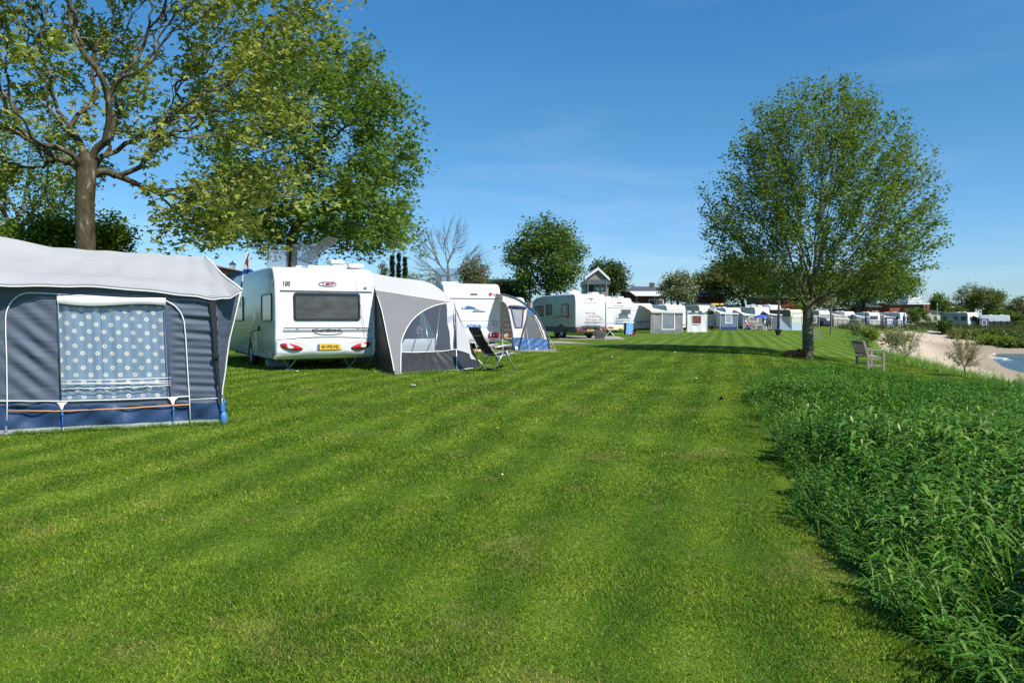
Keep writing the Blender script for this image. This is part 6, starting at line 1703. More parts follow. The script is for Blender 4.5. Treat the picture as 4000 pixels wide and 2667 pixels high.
    mb = MB(); mb.poly([(W * .49, -.0, 2.46), (W * .56, -.0, 2.46), (W * .525, -.0, 2.36)], thick=.01); mb.build('red_triangle', REDT, r)
    text('ROLLER TEAM', .10, LGREY, r, rearX(W * .5, 2.27, -.006), .002, .0, 1.5)
    text('Bee on Tour', .15, MGREY, r, rearX(W * .49, 1.62, -.006), .002, .0, .95)
    def arc_(cx, cz, rx, rz, w_, a0, a1, m_, nm):
        mb = MB(); A = [math.radians(a0 + (a1 - a0) * k / 20) for k in range(21)]
        mb.loft([[(cx + rx * math.cos(a), -.006, cz + rz * math.sin(a)) for a in A], [(cx + (rx - w_) * math.cos(a), -.006, cz + (rz - w_) * math.sin(a)) for a in A]], cap=False, closed=False); mb.build(nm, m_, r)
    arc_(W * .61, 1.18, .62, .33, .03, 10, 170, bg_, 'grey_arc'); arc_(W * .64, 1.20, .50, .20, .03, 10, 150, REDT, 'red_arc')
    # bike rack of tubes with two rails
    mb = MB(); y = -.14
    mb.tube([(W * .32, y, 1.19), (W * .88, y, 1.19)], .018, 6)
    for x in (W * .38, W * .62): mb.tube([(x, -.02, .74), (x, -.12, .8), (x, -.14, 1.19), (x, -.05, 1.25)], .016, 6); mb.tube([(x, -.14, .98), (x + .12, -.32, 1.0), (x + .14, -.32, 1.16)], .010, 5)
    for z in (.86, 1.02): mb.tube([(W * .42, y, z), (W * .42, y - .18, z)], .012, 5)
    mb.tube([(W * .52, -.16, 1.25), (W * .52, -.2, 1.05), (W * .5, -.2, .95)], .010, 5)
    rk = mb.build('bike_rack', mat('rack_grey', (.18, .19, .2), .5), r, smooth=True)
    for z, x0, x1 in ((.82, W * .22, W * .76), (1.03, W * .22, W * .86)):
        mb = MB(); mb.rbox((x0, -.30, z - .02), (x1, -.20, z + .025), .01); mb.build('rail', LGREY, rk)
    # roof
    mb = MB(); mb.lathe([(.001, .30), (.30, .26), (.46, .12), (.5, -.02)], (1.1, 2.0, H), 20); mb.build('satellite_dome', W_PAINT, r, smooth=True)
    mb = MB(); mb.rbox((1.55, .5, H - .02), (2.1, 1.1, H + .14), .04); mb.build('roof_vent', W_PAINT, r)
    mb = MB(); mb.lathe([(.001, .14), (.09, .12), (.09, .08), (.03, .06), (.03, -.02)], (.6, 4.0, H), 12); mb.build('roof_vent', W_PAINT, r, smooth=True)
motorhome()
def white_motorhome():
    d = 58.0; W, H = 2.25, 2.78; c = ground(2367, d)
    r = caravan('white motorhome with cream bumper and loaded bike rack, right of the grey sided one', 2367, d, 24, W, 6.6, H, seam=2.02, lights=None, name='motorhome', group='motorhomes', skirt=.45, vents=((.2, .4), (1.2, .3)))
    mb = MB(); mb.rbox((-.02, -.14, .38), (W + .02, .1, .72), .06); mb.build('rear_bumper', CREAM, r, smooth=True, auto=40)
    for cx in (.30, W - .22):
        mb = MB(); mb.rbox((cx - .2, -.17, .52), (cx + .2, -.12, .68), .03); mb.build('tail_light', RED, r)
    mb = MB(); mb.rbox((W * .43, -.02, 2.40), (W * .6, .05, 2.44), .01); mb.build('brake_light', RED, r)
    text('PUKTEC', .16, LGREY, r, rearX(W * .5, 2.18, .0), .002, 0, 1.4)
    mb = MB(); mb.box((.0, -.004, .80), (W - .04, .02, 1.0)); mb.build('grey_stripe', mat('pale_blue_grey', (.42, .48, .58), .4), r)
    # ladder and rack
    mb = MB(); x0, x1 = W * .36, W * .52
    for x in (x0, x1): mb.tube([(x, -.05, 2.05), (x, -.16, 1.95), (x, -.16, .8)], .016, 6)
    mb.build('ladder', LGREY, r, smooth=True)
    rk = MB()
    for z in (1.50, 1.30, 1.12): rk.tube([(W * .36, -.2, z), (W * .95, -.2, z)], .02, 6)
    for x in (W * .5, W * .72): rk.tube([(x, -.1, 1.55), (x, -.42, 1.5), (x, -.42, 1.15)], .014, 6)
    rk = rk.build('bike_rack', LGREY, r, smooth=True)
    mb = MB(); mb.rbox((W * .52, -.24, 1.58), (W * .88, -.20, 1.92), .02); mb.build('rack_frame', MGREY, rk)
    # blue laundry hanging from the rack
    q = Matrix.Translation(c) @ Matrix.Rotation(R(24), 4, 'Z') @ Vector((W * .66, -.62, 0))
    t = thing('laundry', 'light blue towel and dark trousers hung over a rail behind the white motorhome', 'laundry', (q.x, q.y, gz(q.x, q.y)), R(15))
    mb = MB(); mb.grid(lambda a, b: (-.1 + .5 * a - .12 * b, .02 * math.sin(a * 12) - .12 * b, .98 - .86 * b + .03 * math.sin(a * 5)), 12, 8); mb.build('towel', fabric('sky_blue_towel', (.16, .36, .66), .1, 3), t, smooth=True)
    mb = MB(); mb.grid(lambda a, b: (-.30 + .26 * a, .06 + .02 * math.sin(a * 9), 1.02 - .92 * b), 8, 6); mb.build('trousers', fabric('navy_cloth', (.02, .025, .06), .1, 3), t, smooth=True)
    mb = MB(); mb.tube([(-.36, .02, 1.0), (.46, .02, 1.0)], .012, 6); mb.tube([(-.36, .02, 1.0), (-.36, .02, 0)], .012, 6); mb.tube([(.46, .02, 1.0), (.46, .02, 0)], .012, 6); mb.build('rail', ALU, t)
    # red tub on the ground
    q = Matrix.Translation(c) @ Matrix.Rotation(R(24), 4, 'Z') @ Vector((W * .86, -.5, 0))
    t = thing('tub', 'red plastic tub on the grass behind the white motorhome', 'tub', (q.x, q.y, gz(q.x, q.y)))
    mb = MB(); mb.lathe([(.17, .0), (.24, .24), (.26, .25), (.22, .22), (.15, .03)], (0, 0, 0), 18, cap=False); mb.lathe([(.16, .01), (.16, .03)], (0, 0, 0), 18); mb.build('tub_body', mat('red_plastic', (.50, .03, .03), .4), t, smooth=True)
    # white x-legged stool beside it, with a bright cloth
    q = Matrix.Translation(c) @ Matrix.Rotation(R(24), 4, 'Z') @ Vector((-.02, -.6, 0))
    t = thing('folding_table', 'white cross legged folding table with bright cloths beside the cream bumper', 'table', (q.x, q.y, gz(q.x, q.y)))
    for s in (-1, 1):
        mb = MB(); mb.tube([(-.32, s * .2, 0), (.28, s * .2, .6)], .014, 6); mb.build('leg', ALUW, t); mb = MB(); mb.tube([(.32, s * .2, 0), (-.28, s * .2, .6)], .014, 6); mb.build('leg', ALUW, t)
    mb = MB(); mb.rbox((-.38, -.26, .60), (.38, .26, .63), .01); mb.build('tabletop', ALUW, t)
    mb = MB(); mb.grid(lambda a, b: (-.34 + .62 * a, -.22 + .4 * b, .64 + .10 * math.sin(a * 6 + 1) * math.sin(b * 3) + .04 * math.sin(a * 15)), 16, 8); o = mb.build('cloth_heap', fabric('red_yellow_cloth', (.45, .18, .10), .8, 9), None, smooth=True); o.location = t.location; tag(o, 'crumpled red and yellow cloths lying on the white folding table', 'cloth')
white_motorhome()
mb = MB(); mb.rbox((-.28, -.2, 0), (.28, .2, .42), .03); o = mb.build('storage_crate', GREYBUMP, None, smooth=True, auto=40); o.location = ground(2343, 49.3); tag(o, 'dark storage crate standing under the rear of the grey sided motorhome', 'crate')
# ------------------------------------------------------------------ the far row of caravans and tents
Y0 = 24
caravan('white caravan with yellow plate and seam line, just left of the beige striped awning', 2466, 71.0, Y0, 2.28, 6.4, 2.62, seam=1.98, plate_t=('', .36, .78), stripe=(.92, 1.02, LGREY))
caravan('white caravan whose rounded rear shows behind the pale square tent', 2606, 79, Y0, 2.25, 6.0, 2.62, seam=2.1, lights='low', side=W_PAINT)
caravan('white camper with ladder, small window and yellow roof boxes', 2733, 88, Y0, 2.3, 6.2, 2.75, name='motorhome', rear_win=(.42, 1.72, .82, 2.1), plate_t=('', .25, .86), group='motorhomes', vents=())
caravan('white caravan just right of the slate blue tent in the far row', 2836, 93, Y0, 2.25, 6.0, 2.55, seam=2.0)
caravan('white caravan with grey shaded side behind the blue parasol', 2950, 98, Y0, 2.25, 6.2, 2.7, rear_win=(.35, 1.4, .7, 2.0))
caravan('cream caravan with blinded window behind the pale windbreak', 3089, 109, Y0 + 4, 2.3, 5.4, 2.55, paint=CREAM, side=mat('olive_side', (.22, .22, .16), .4), rear_win=(.15, 1.35, .85, 1.98, mat('white_blind', (.75, .75, .78), .5)), lights=None, seam=2.08)
caravan('white camper with grey windscreen cover just right of the lone tree trunk', 3200, 139, Y0, 2.4, 6.4, 2.8, name='motorhome', rear_win=(.08, 1.35, .92, 2.05, mat('screen_cover', (.32, .34, .36), .8)), group='motorhomes', stripe=(.6, .95, BLUET))
caravan('white caravan left of the dark closed parasol behind the fence', 3300, 138, Y0, 2.3, 6.0, 2.6, rear_win=(.25, 1.4, .75, 1.9, GLASS2), plate_t=('', .5, .75))
caravan('white caravan with wide dark rear window behind the fence', 3396, 140, Y0 - 6, 2.3, 6.0, 2.6, rear_win=(.04, 1.35, .78, 1.98), plate_t=('', .5, .75))
caravan('white caravan with grey side, right of the tent with bright blue walls', 3517, 139, Y0 + 14, 2.2, 6.4, 2.62, rear_win=(.35, 1.3, .85, 1.9), side_wins=((.4, 1.3, 1.3, 1.9),), lights=None)
caravan('pale caravan with a dark side window beyond the clipped hedge', 3640, 152, 62, 2.3, 6.2, 2.6, side=mat('warm_white_side', (.62, .60, .55), .4), side_wins=((3.0, 1.2, 4.6, 1.75),), lights=None)
caravan('long grey sided caravan with three windows beside the blue tent above the bank', 3780, 139, 20, 2.4, 5.8, 2.62, side=SHADE_SIDE, rear_win=(.2, 1.1, .85, 1.85), side_wins=((.35, 1.2, 1.35, 1.95), (2.0, 1.3, 2.95, 1.95), (4.2, 1.2, 5.2, 1.95)), stripe=(.45, .6, RED))
# roofs of a second row seen over the first
GRB = 'roofs of the second row'
for u, d, yaw, L, lab in ((1520, 36.5, 25, 5.6, 'white caravan roof with dark roof rail seen over the grey porch awning'), (2000, 66, 60, 5.6, 'white caravan partly hidden behind the cream and blue tent, with red pole'), (2552, 98, 70, 5.4, 'pale long caravan roof below the hawthorn blossom'), (2602, 97, 20, 5, 'white rounded caravan tops left of the hawthorn trunk'), (2845, 116, 65, 5.6, 'white caravan roof below the dark red chalet'),
                          (2905, 117, 60, 5.6, 'beige caravan roof between the two thin trunks'), (2970, 121, 62, 6.2, 'white caravan roof left of the lamp post, second row'), (3010, 122, 30, 5.0, 'pale grey caravan top immediately behind the lamp post')):
    caravan(lab, u, d, yaw, 2.3, L, 2.75 if d < 100 else 3.1, lights=None, group=GRB, side=W_PAINT if u not in (2905,) else CREAM, vents=((.6, 1.0),), dz=.15 if u == 1520 else .3)
for u, d, lab in ((2722, 106, 'grey green tarpaulin covered caravan right of the hawthorn'), (2790, 107, 'dark blue tarpaulin covered caravan with sagging roof')):
    c = ground(u - 25, d); t = thing('covered_caravan', lab, 'caravan', c, R(10), GRB); W_, H_ = 3.2, 3.3
    tarp = fabric('tarpaulin', (.05, .075, .08) if u == 2722 else (.02, .03, .05), .2, 1, 0, .35, wr=.5, wscale=2)
    mb = MB(); mb.loft([[(x, y, H_ * (1 if 0 < i < 5 else .0) - (.5 if i in (1, 4) else 0) + .08 * math.sin(y * 2 + i)) for i, x in enumerate((0, .02, .3, W_ - .3, W_ - .02, W_))] for y in np.linspace(0, 4.5, 10)], cap=True); mb.build('tarpaulin', tarp, t, smooth=True, auto=45)
    mb = MB(); mb.box((W_ * .1, -.02, 1.6), (W_ * .6, .03, 2.2)); mb.build('window', GLASS, t)
# yellow boxes on the camper
q = ground(2770, 88)
for k, (du, w_, lab) in enumerate(((2778, .8, 'longer yellow roof box on the white camper with ladder'), (2812, .35, 'small yellow roof box at the right end of the white camper roof'))):
    x = xat(du, 88.6); mb = MB(); mb.rbox((x, 88.4, q.z + 2.76), (x + w_, 88.9, q.z + 2.93), .03); tag(mb.build('roof_box', mat('yellow_plastic', (.75, .52, .03), .4), None), lab, 'roof box')
# ladder of that camper
def ladder(u, d, lab):
    c = ground(u, d); t = thing('ladder', lab, 'ladder', (c.x, c.y - .25, c.z), R(Y0))
    for x in (0, .38):
        mb = MB(); mb.tube([(x, 0, .7), (x, 0, 2.0), (x, .15, 2.2)], .02, 6); mb.build('rail', MGREY, t)
    for z in np.arange(.8, 2.0, .28):
        mb = MB(); mb.tube([(0, 0, z), (.38, 0, z)], .016, 6); mb.build('rung', MGREY, t)
ladder(2742, 87.8, 'thin ladder on the rear of the camper with yellow roof boxes')

# ---- box-shaped awnings: front wall with window, sloping roof back up to the caravan
def awning(label, u0, u1, d, eave, ridge, wall, roof, depth=2.4, yaw=20, win=None, ext=.04, skirtm=None, winm=None, group='awnings in the far row', lean=.0, valance=True, door=False):
    a = ground(u0, d); W = (u1 - u0) / F * d / math.cos(R(yaw)) * .98
    t = thing('awning_tent', label, 'awning', a, R(yaw), group)
    mb = MB(); mb.grid(lambda x, z: (-ext + x * (W + ext), .02 * math.sin(x * 14 + z * 6), .0 + z * eave), 20, 10); mb.build('front_wall', wall, t, smooth=True)
    zr = lambda x, y: eave + .03 + (ridge - eave) * (1 - (1 - y) ** 1.3) * (1 - x) ** 1.1 - .05 * math.sin(math.pi * y) * math.sin(math.pi * x) - .05 * x * (1 - y)
    mb = MB(); mb.grid(lambda y, z: (W, y * depth, z * (zr(1, y) - .02)), 6, 8); mb.build('side_wall', wall, t, smooth=True)
    mb = MB(); mb.grid(lambda x, y: (-ext - .02 + x * (W + ext + .08), -.12 + y * (depth + .12), zr(x, y) + .015 * math.sin(x * 9) * math.sin(math.pi * y)), 14, 8)
    mb.build('roof', roof, t, smooth=True)
    if valance:
        mb = MB(); mb.grid(lambda x, z: (-ext - .02 + x * (W + ext + .08), -.125, eave + .03 - .05 * x - .13 * z), 12, 2); mb.build('valance', roof, t)
    if skirtm:
        mb = MB(); mb.box((0, -.035, .0), (W, -.012, .36)); mb.build('skirt', skirtm, t)
    if win:
        x0, z0, x1, z1 = win[0] * W, win[1], win[2] * W, win[3]
        mb = MB(); mb.loft([[(a_, -.06, b_) for a_, b_ in rrect(x0, z0, x1, z1, .05)], [(a_, -.06, b_) for a_, b_ in rrect(x0 + .07, z0 + .07, x1 - .07, z1 - .07, .04)]], cap=False); fr = mb.build('window', C_WHITE, t)
        mb = MB(); mb.box((x0 + .05, -.055, z0 + .05), (x1 - .05, -.03, z1 - .05)); mb.build('pane', winm or GLASS2, fr)
    for x in (.03, W - .03):
        mb = MB(); mb.tube([(x, -.04, 0), (x, -.04, eave)], .018, 6); mb.build('pole', ALUW, t)
    return t
CB = fabric('beige_canvas', (.62, .58, .51), .06, 1.5, .1); CG = fabric('warm_grey_canvas', (.24, .235, .24), .08, 2, .03, wr=.4, wscale=3); CLG = fabric('pale_canvas', (.74, .75, .77), .04, 2, .1)
CDB = fabric('slate_canvas', (.13, .18, .26), .08, 2, .03); CBB = fabric('bright_blue_canvas', (.03, .06, .34), .1, 3)
def striped_mat(name, a, b, n, axis=0):
    m, nt, out = new_mat(name); bs = N(nt, 'ShaderNodeBsdfPrincipled'); sp = N(nt, 'ShaderNodeSeparateXYZ'); nt.links.new(objco(nt), sp.inputs[0])
    f = mathn(nt, 'FRACT', mathn(nt, 'MULTIPLY', sp.outputs[axis], n)); nt.links.new(mixc(nt, mathn(nt, 'GREATER_THAN', f, .5), a, b), bs.inputs['Base Color']); bs.inputs['Roughness'].default_value = .85; nt.links.new(bs.outputs[0], out.inputs[0]); return m
awning('beige roofed grey awning with large white framed window, guy rope at its right', 2552, 2676, 69, 1.86, 2.5, CG, CB, 2.6, 14, (.27, .28, .72, 1.72), .25, C_GREY, CLEAR)
awning('pale square tent with white walls and one red curtained window', 2684, 2768, 75, 1.95, 2.15, CLG, striped_mat('striped_roof', (.62, .63, .66), (.03, .035, .05), 1.4), 3.0, 10, (.20, .72, .72, 1.60), .04, None, glass_mat('red_curtain_glass', (.10, .04, .03), .2))
awning('slate blue awning with pale roof and three white rails across its foot', 2811, 2887, 86, 1.85, 2.45, CDB, CLG, 2.6, 12, (.28, .7, .68, 1.7), .04, C_SKIRT, MESHW)
awning('grey awning with pale roof behind the two seated people', 2903, 2982, 91.5, 1.72, 2.4, CG, CLG, 2.6, 16, (.28, .9, .8, 1.5), .04, None, GLASS2)
awning('white roofed awning just left of the lamp post in the far row', 3002, 3056, 97, 1.8, 2.4, CG, CLG, 2.6, 10, (.3, .7, .7, 1.5), .04, None, GLASS2)
awning('dark grey awning tucked between the lone tree trunk and the camper with screen cover', 3158, 3206, 128, 1.8, 2.6, fabric('charcoal_canvas', (.05, .055, .06), .1, 2), CB, 2.6, 14, (.35, .6, .75, 1.6), .04, None, GLASS2)
awning('pale beige awning with closed front behind the left part of the fence', 3257, 3312, 136, 1.9, 2.5, CB, CLG, 2.6, 12)
awning('grey awning with dark open window behind the middle of the fence', 3347, 3397, 137, 1.85, 2.4, fabric('mid_grey_canvas', (.22, .23, .24), .06, 2), CLG, 2.6, 8, (.25, .7, .75, 1.6), .04, None, GLASS)
awning('awning with striped roof and bright blue walls by the pink closed parasol', 3453, 3500, 135, 1.85, 2.6, CBB, striped_mat('cream_striped_roof', (.66, .62, .52), (.45, .40, .30), 3.0), 2.4, 10, (.25, .15, .78, 1.5), .04, None, CLG)
t = awning('dark blue sloping tent at the right end of the grey sided caravan', 3826, 3866, 138, 1.5, 2.3, fabric('night_blue_canvas', (.05, .085, .13), .1, 2), fabric('night_blue_roof', (.07, .11, .16), .1, 2), 2.6, 14, (.25, .35, .8, 1.3), .04, None, GLASSB)
awning('white canopy tent with grey roof beyond the cream and blue tent', 2035, 2080, 60, 2.1, 2.7, CLG, fabric('grey_roof_canvas', (.2, .21, .22), .05, 2), 2.4, 10, (.3, .9, .7, 1.8), .04, None, GLASS2)
c = ground(2066, 58.5); mb = MB(); mb.tube([(0, 0, 0), (0, 0, 2.35)], .045, 8); o = mb.build('awning_pole', REDT, None); o.location = c; tag(o, 'red pole standing in front of the white canopy tent', 'pole')
# guy rope of the beige awning
a = at(2684, 1217, 68); b = ground(2712, 66.5); t = thing('guy_rope', 'pale guy rope running from the beige awning to a peg in the lawn', 'rope', b); mb = MB(); mb.tube([a, b], .018, 5, cap=True); mb.build('rope', ROPE, t, off=t.location); mb = MB(); mb.tube([(0, 0, .12), (.03, 0, -.05)], .02, 5); mb.build('peg', ALUW, t)

# ---- windbreak of pale panels
def windbreak():
    d = 86.0; t = thing('windbreak', 'windbreak of blue and white panels on poles behind the lamp post', 'windbreak', ground(3090, d)); o = t.location
    pal = fabric('pale_blue_cloth', (.50, .60, .72), .05, 2, .2); dk = fabric('blue_grey_cloth', (.09, .14, .19), .06, 2, .1); cl = clear_mat('windbreak_foil', (.8, .86, .92), .04, .15, .1, 3, .18, (.5, .6, .7))
    us = [3018, 3040, 3092, 3131, 3172]; H = 1.5
    B = [ground(u, d + (.3 if i % 2 else 0)) for i, u in enumerate(us)]
    for i in range(4):
        a, b = B[i], B[i + 1]; up = Vector((0, 0, H)); M_ = dk if i == 0 else cl
        mb = MB(); mb.poly([a + up * .02, b + up * .02, b + up, a + up]); mb.build('panel', M_, t, off=o)
        f = Vector((0, -.03, 0))
        mb = MB()
        if i == 1: mb.poly([a + f + up * .02, b + f + up * .02, a + f + up])
        elif i == 2: mb.poly([a + f + up * .02, b + f + up * .02, b + f + up * .58, a + f + up * .58])
        elif i == 3: mb.poly([a + f + up * .02, b + f + up * .02, b + f + up])
        if mb.v: mb.build('lower_panel', pal, t, off=o)
    for p in B:
        mb = MB(); mb.tube([p, p + Vector((0, 0, H + .06))], .03, 6); mb.build('pole', MGREY, t, off=o)
windbreak()
# ---- fence and hedge behind the bank
def fence():
    t = thing('rail_fence', 'dark rail fence on posts along the top of the bank', 'fence', ground(3350, 126)); o = t.location; dk = mat('dark_green_metal', (.035, .045, .055), .5); us = np.linspace(3252, 3560, 17)
    P = [ground(u, 126) for u in us]
    for p in P:
        mb = MB(); mb.tube([p, p + Vector((0, 0, 1.25))], .045, 6); mb.build('post', dk, t, off=o)
    for z, r_ in ((1.2, .05), (.62, .02), (.12, .03)):
        mb = MB(); mb.tube([p + Vector((0, 0, z)) for p in P], r_, 6); mb.build('rail', dk, t, off=o)
    wire = clear_mat('wire_mesh', (.72, .74, .76), .0, .5, 0, 3, .12, (.08, .09, .10)); mb = MB()
    for i in range(len(P) - 1): mb.poly([P[i] + Vector((0, 0, .1)), P[i + 1] + Vector((0, 0, .1)), P[i + 1] + Vector((0, 0, 1.2)), P[i] + Vector((0, 0, 1.2))])
    mb.build('wire_panel', wire, t, off=o)
fence()
def hedge(lab, u0, u1, d, h, m_, seed, thick=.9):
    g = np.random.default_rng(seed); a = ground(u0, d); b = ground(u1, d); L_ = b.x - a.x
    t = thing('hedge', lab, 'hedge', ground((u0 + u1) / 2, d)); n = int(L_ * h * (210 if h < 2 else 90)); ls_ = .16 if h < 2 else .34; wob = lambda q: .35 * np.sin(q * 1.1 + seed) + .25 * np.sin(q * 2.7) if h > 2 else 0 * q
    fcs = g.random(n); x = g.uniform(0, L_, n); y = np.where(fcs < .7, -thick / 2 + g.normal(0, .05, n), g.uniform(-thick / 2, thick / 2, n)); z = np.where(fcs < .7, g.uniform(.05, 1, n) * (h + wob(x)), h + wob(x) + g.normal(0, .05 if h < 2 else .2, n))
    V, Fq, rn = leaf_quads(np.stack([x - L_ / 2, y, z], 1), ls_, g, .1); np_mesh('foliage', V, Fq, m_, t, {'rnd': rn})
    mb = MB(); mb.rbox((-L_ / 2 + .1, -thick / 2 + .08, .0), (L_ / 2 - .1, thick / 2 - .08, h - .08 - (.6 if h > 2 else 0)), .05); mb.build('branches', B_DARK, t)
hedge('clipped green hedge above the bank left of the grey sided caravan', 3570, 3656, 133, .95, L_DARK, 301)
hedge('high clipped hedge behind the white caravan with blue lettering', 1880, 2075, 80, 3.4, L_DARK, 303, 1.6)
hedge('dark low hedge at the right picture edge beyond the black fence', 3965, 4010, 175, 1.0, L_BRIGHT, 305)
def board_fence():
    t = thing('board_fence', 'black solid board fence right of the dark blue tent', 'fence', ground(3910, 141)); o = t.location; a, b = ground(3858, 141), ground(3962, 141); dk = mat('black_boards', (.012, .014, .014), .7, .3, 4)
    mb = MB(); mb.box((a.x, 141, a.z), (b.x, 141.1, a.z + 1.05)); mb.build('board_panel', dk, t, off=o)
    for k in range(5):
        x = a.x + (b.x - a.x) * k / 4; mb = MB(); mb.box((x - .07, 140.9, a.z - .1), (x + .07, 140.995, a.z + 1.15)); mb.build('post', dk, t, off=o)
board_fence()
# parked vehicles and pale caravans beyond that fence
def car(lab, u, d, rz, paint):
    c = ground(u, d); t = thing('parked_car', lab, 'car', c, R(rz)); W_ = 1.75
    prof = [(0, .25), (-.02, .55), (.05, .85), (.9, .98), (1.5, 1.42), (2.9, 1.45), (3.8, .98), (4.2, .9), (4.25, .5), (4.2, .25)]
    shell(t, W_, prof, [paint], .12)
    mb = MB(); mb.poly([(-.005, 1.05, .98), (-.005, 3.6, .98), (-.005, 2.85, 1.38), (-.005, 1.55, 1.36)]); mb.build('side_window', GLASS, t)
    mb = MB(); mb.poly([(.15, .93, 1.0), (W_ - .15, .93, 1.0), (W_ - .25, 1.46, 1.39), (.25, 1.46, 1.39)]); mb.build('rear_window', GLASS, t)
    for x in (.1, W_ - .1):
        for y in (.85, 3.4): wheel(t, (x, y, .31), .31)
    for x in (.2, W_ - .2):
        mb = MB(); mb.rbox((x - .14, -.05, .65), (x + .14, .06, .82), .02); mb.build('tail_light', RED, t)
car('pale blue car parked behind the black board fence', 3895, 158, 75, mat('blue_car', (.25, .40, .62), .25, coat=.6))
caravan('white caravan partly seen over the black board fence', 3945, 164, 65, 2.3, 5.6, 2.3, lights=None, side=W_PAINT)
car('dark car behind the camper with screen cover', 3216, 128, 20, mat('navy_car', (.02, .03, .06), .25, coat=.6))
# light blue boards and garden furniture by the fence
t = thing('folding_screen', 'pale blue folding screen standing right of the bright blue walled tent', 'screen', ground(3517, 128)); mb = MB(); mb.rbox((-.45, 0, .05), (.45, .06, 1.45), .02); mb.build('panel', mat('pale_board', (.55, .66, .76), .5), t); mb = MB(); mb.box((-.5, -.05, 0), (-.44, .1, 1.5)); mb.build('frame', MGREY, t)
t = thing('garden_table', 'white garden table with chairs pushed in beside the clipped hedge', 'table', ground(3551, 128)); mb = MB(); mb.rbox((-.7, -.4, .70), (.7, .4, .75), .02); mb.build('tabletop', ALUW, t)
for sx in (-.6, .6):
    for sy in (-.3, .3): mb = MB(); mb.tube([(sx, sy, 0), (sx * .95, sy, .7)], .03, 6); mb.build('leg', ALUW, t)
# closed parasols
def closed_parasol(lab, u, d, h, m_):
    t = thing('closed_parasol', lab, 'parasol', ground(u, d)); mb = MB(); mb.tube([(0, 0, 0), (0, 0, h)], .03, 6); mb.build('pole', MGREY, t)
    mb = MB(); mb.lathe([(.02, h * .98), (.10, h * .85), (.17, h * .5), (.13, h * .42), (.17, h * .25), (.03, h * .22)], (0, 0, 0), 10); mb.build('cloth', m_, t, smooth=True)
    mb = MB(); mb.lathe([(.25, 0), (.25, .05), (.05, .1), (.05, .25)], (0, 0, 0), 12); mb.build('base', BLACKR, t)
closed_parasol('dark blue closed parasol in front of the grey awning behind the fence', 3382, 125, 2.5, mat('navy_cloth_p', (.02, .03, .14), .8))
closed_parasol('pinkish closed parasol between the white caravan and the striped roof tent', 3449, 125, 2.35, mat('rose_cloth', (.34, .17, .20), .8, .4, 9))
closed_parasol('dark blue closed parasol before the caravan with grey side', 3531, 125, 2.6, mat('navy_cloth_q', (.025, .03, .16), .8))

# ------------------------------------------------------------------ houses
BRICK = mat('red_brick', (.26, .075, .045), .85, .2, 9); WOODR = mat('dark_red_boards', (.085, .025, .018), .8, .25, 3, stretch=(1, 1, 8)); SLATE = mat('slate_roof', (.075, .085, .10), .7, .2, 8, bump=.3, bscale=30)
BROWNT = mat('brown_tiles', (.17, .11, .08), .85, .2, 9); TIMBER = striped_mat('grey_boards', (.30, .27, .23), (.22, .195, .165), 6.5, 2)
def house(lab, u0, u1, d, z_eave, z_ridge, depth, wallm, roofm, yaw=0, hip=0.0, over=.3, wins=(), name='chalet', chimney=False, base=.3):
    a = ground(u0, d); W_ = (u1 - u0) / F * d; t = thing(name, lab, name.replace('_', ' '), (a.x, a.y, base), R(yaw), 'chalets behind the campsite' if name == 'chalet' else None)
    mb = MB(); mb.box((0, 0, -.5), (W_, depth, z_eave)); mb.build('wall', wallm, t)
    mb = MB(); e = over; h = hip * W_ * .5
    mb.add([(-e, -e, z_eave), (W_ + e, -e, z_eave), (W_ + e, depth + e, z_eave), (-e, depth + e, z_eave), (h - e * (h == 0), depth / 2, z_ridge), (W_ - h + e * (h == 0), depth / 2, z_ridge)], [(0, 1, 5, 4), (2, 3, 4, 5), (1, 2, 5), (3, 0, 4), (3, 2, 1, 0)])
    rf = mb.build('roof', roofm, t)
    mb = MB(); mb.box((-e - .02, -e - .06, z_eave - .14), (W_ + e + .02, -e - .005, z_eave + .04)); mb.build('gutter', SLATE, t)
    if chimney:
        mb = MB(); mb.rbox((W_ * .7, depth * .5 - .3, z_ridge - .4), (W_ * .7 + .6, depth * .5 + .3, z_ridge + .5), .03); mb.build('chimney', SLATE, rf)
    for x, z, w_, h_ in wins:
        mb = MB(); mb.box((x * W_, -.05, z), (x * W_ + w_, -.005, z + h_)); f_ = mb.build('window', ALUW, t); mb = MB(); mb.box((x * W_ + .07, -.065, z + .07), (x * W_ + w_ - .07, -.051, z + h_ - .07)); mb.build('pane', GLASS, f_)
    return t, W_
t, W_ = house('dark wooden chalet with slate roof and white glass canopy left of the hawthorn', 2452, 2600, 100, 4.85, 5.55, 7, WOODR, SLATE, 0, .5, .4, ((.08, 2.2, 1.0, 1.3), (.55, 1.4, .8, 2.4), (.75, 1.4, .9, 2.4)), chimney=True)
for k in range(2):
    mb = MB(); x0 = .1 + k * 2.25; mb.add([(x0, -.5, 4.80), (x0 + 2.2, -.5, 4.80), (x0 + 2.65, -2.6, 4.2), (x0 + .45, -2.6, 4.2), (x0, -.5, 4.74), (x0 + 2.2, -.5, 4.74), (x0 + 2.65, -2.6, 4.14), (x0 + .45, -2.6, 4.14)], [(0, 3, 2, 1), (4, 5, 6, 7), (0, 1, 5, 4), (2, 3, 7, 6), (1, 2, 6, 5), (3, 0, 4, 7)]); mb.build('canopy_panel', mat('canopy_glass', (.66, .72, .74), .3), t)
for x in (.7, 2.9, 5.0):
    mb = MB(); mb.tube([(x, -2.5, 0), (x, -2.5, 4.15)], .07, 6); mb.build('canopy_post', GREYBUMP, t)
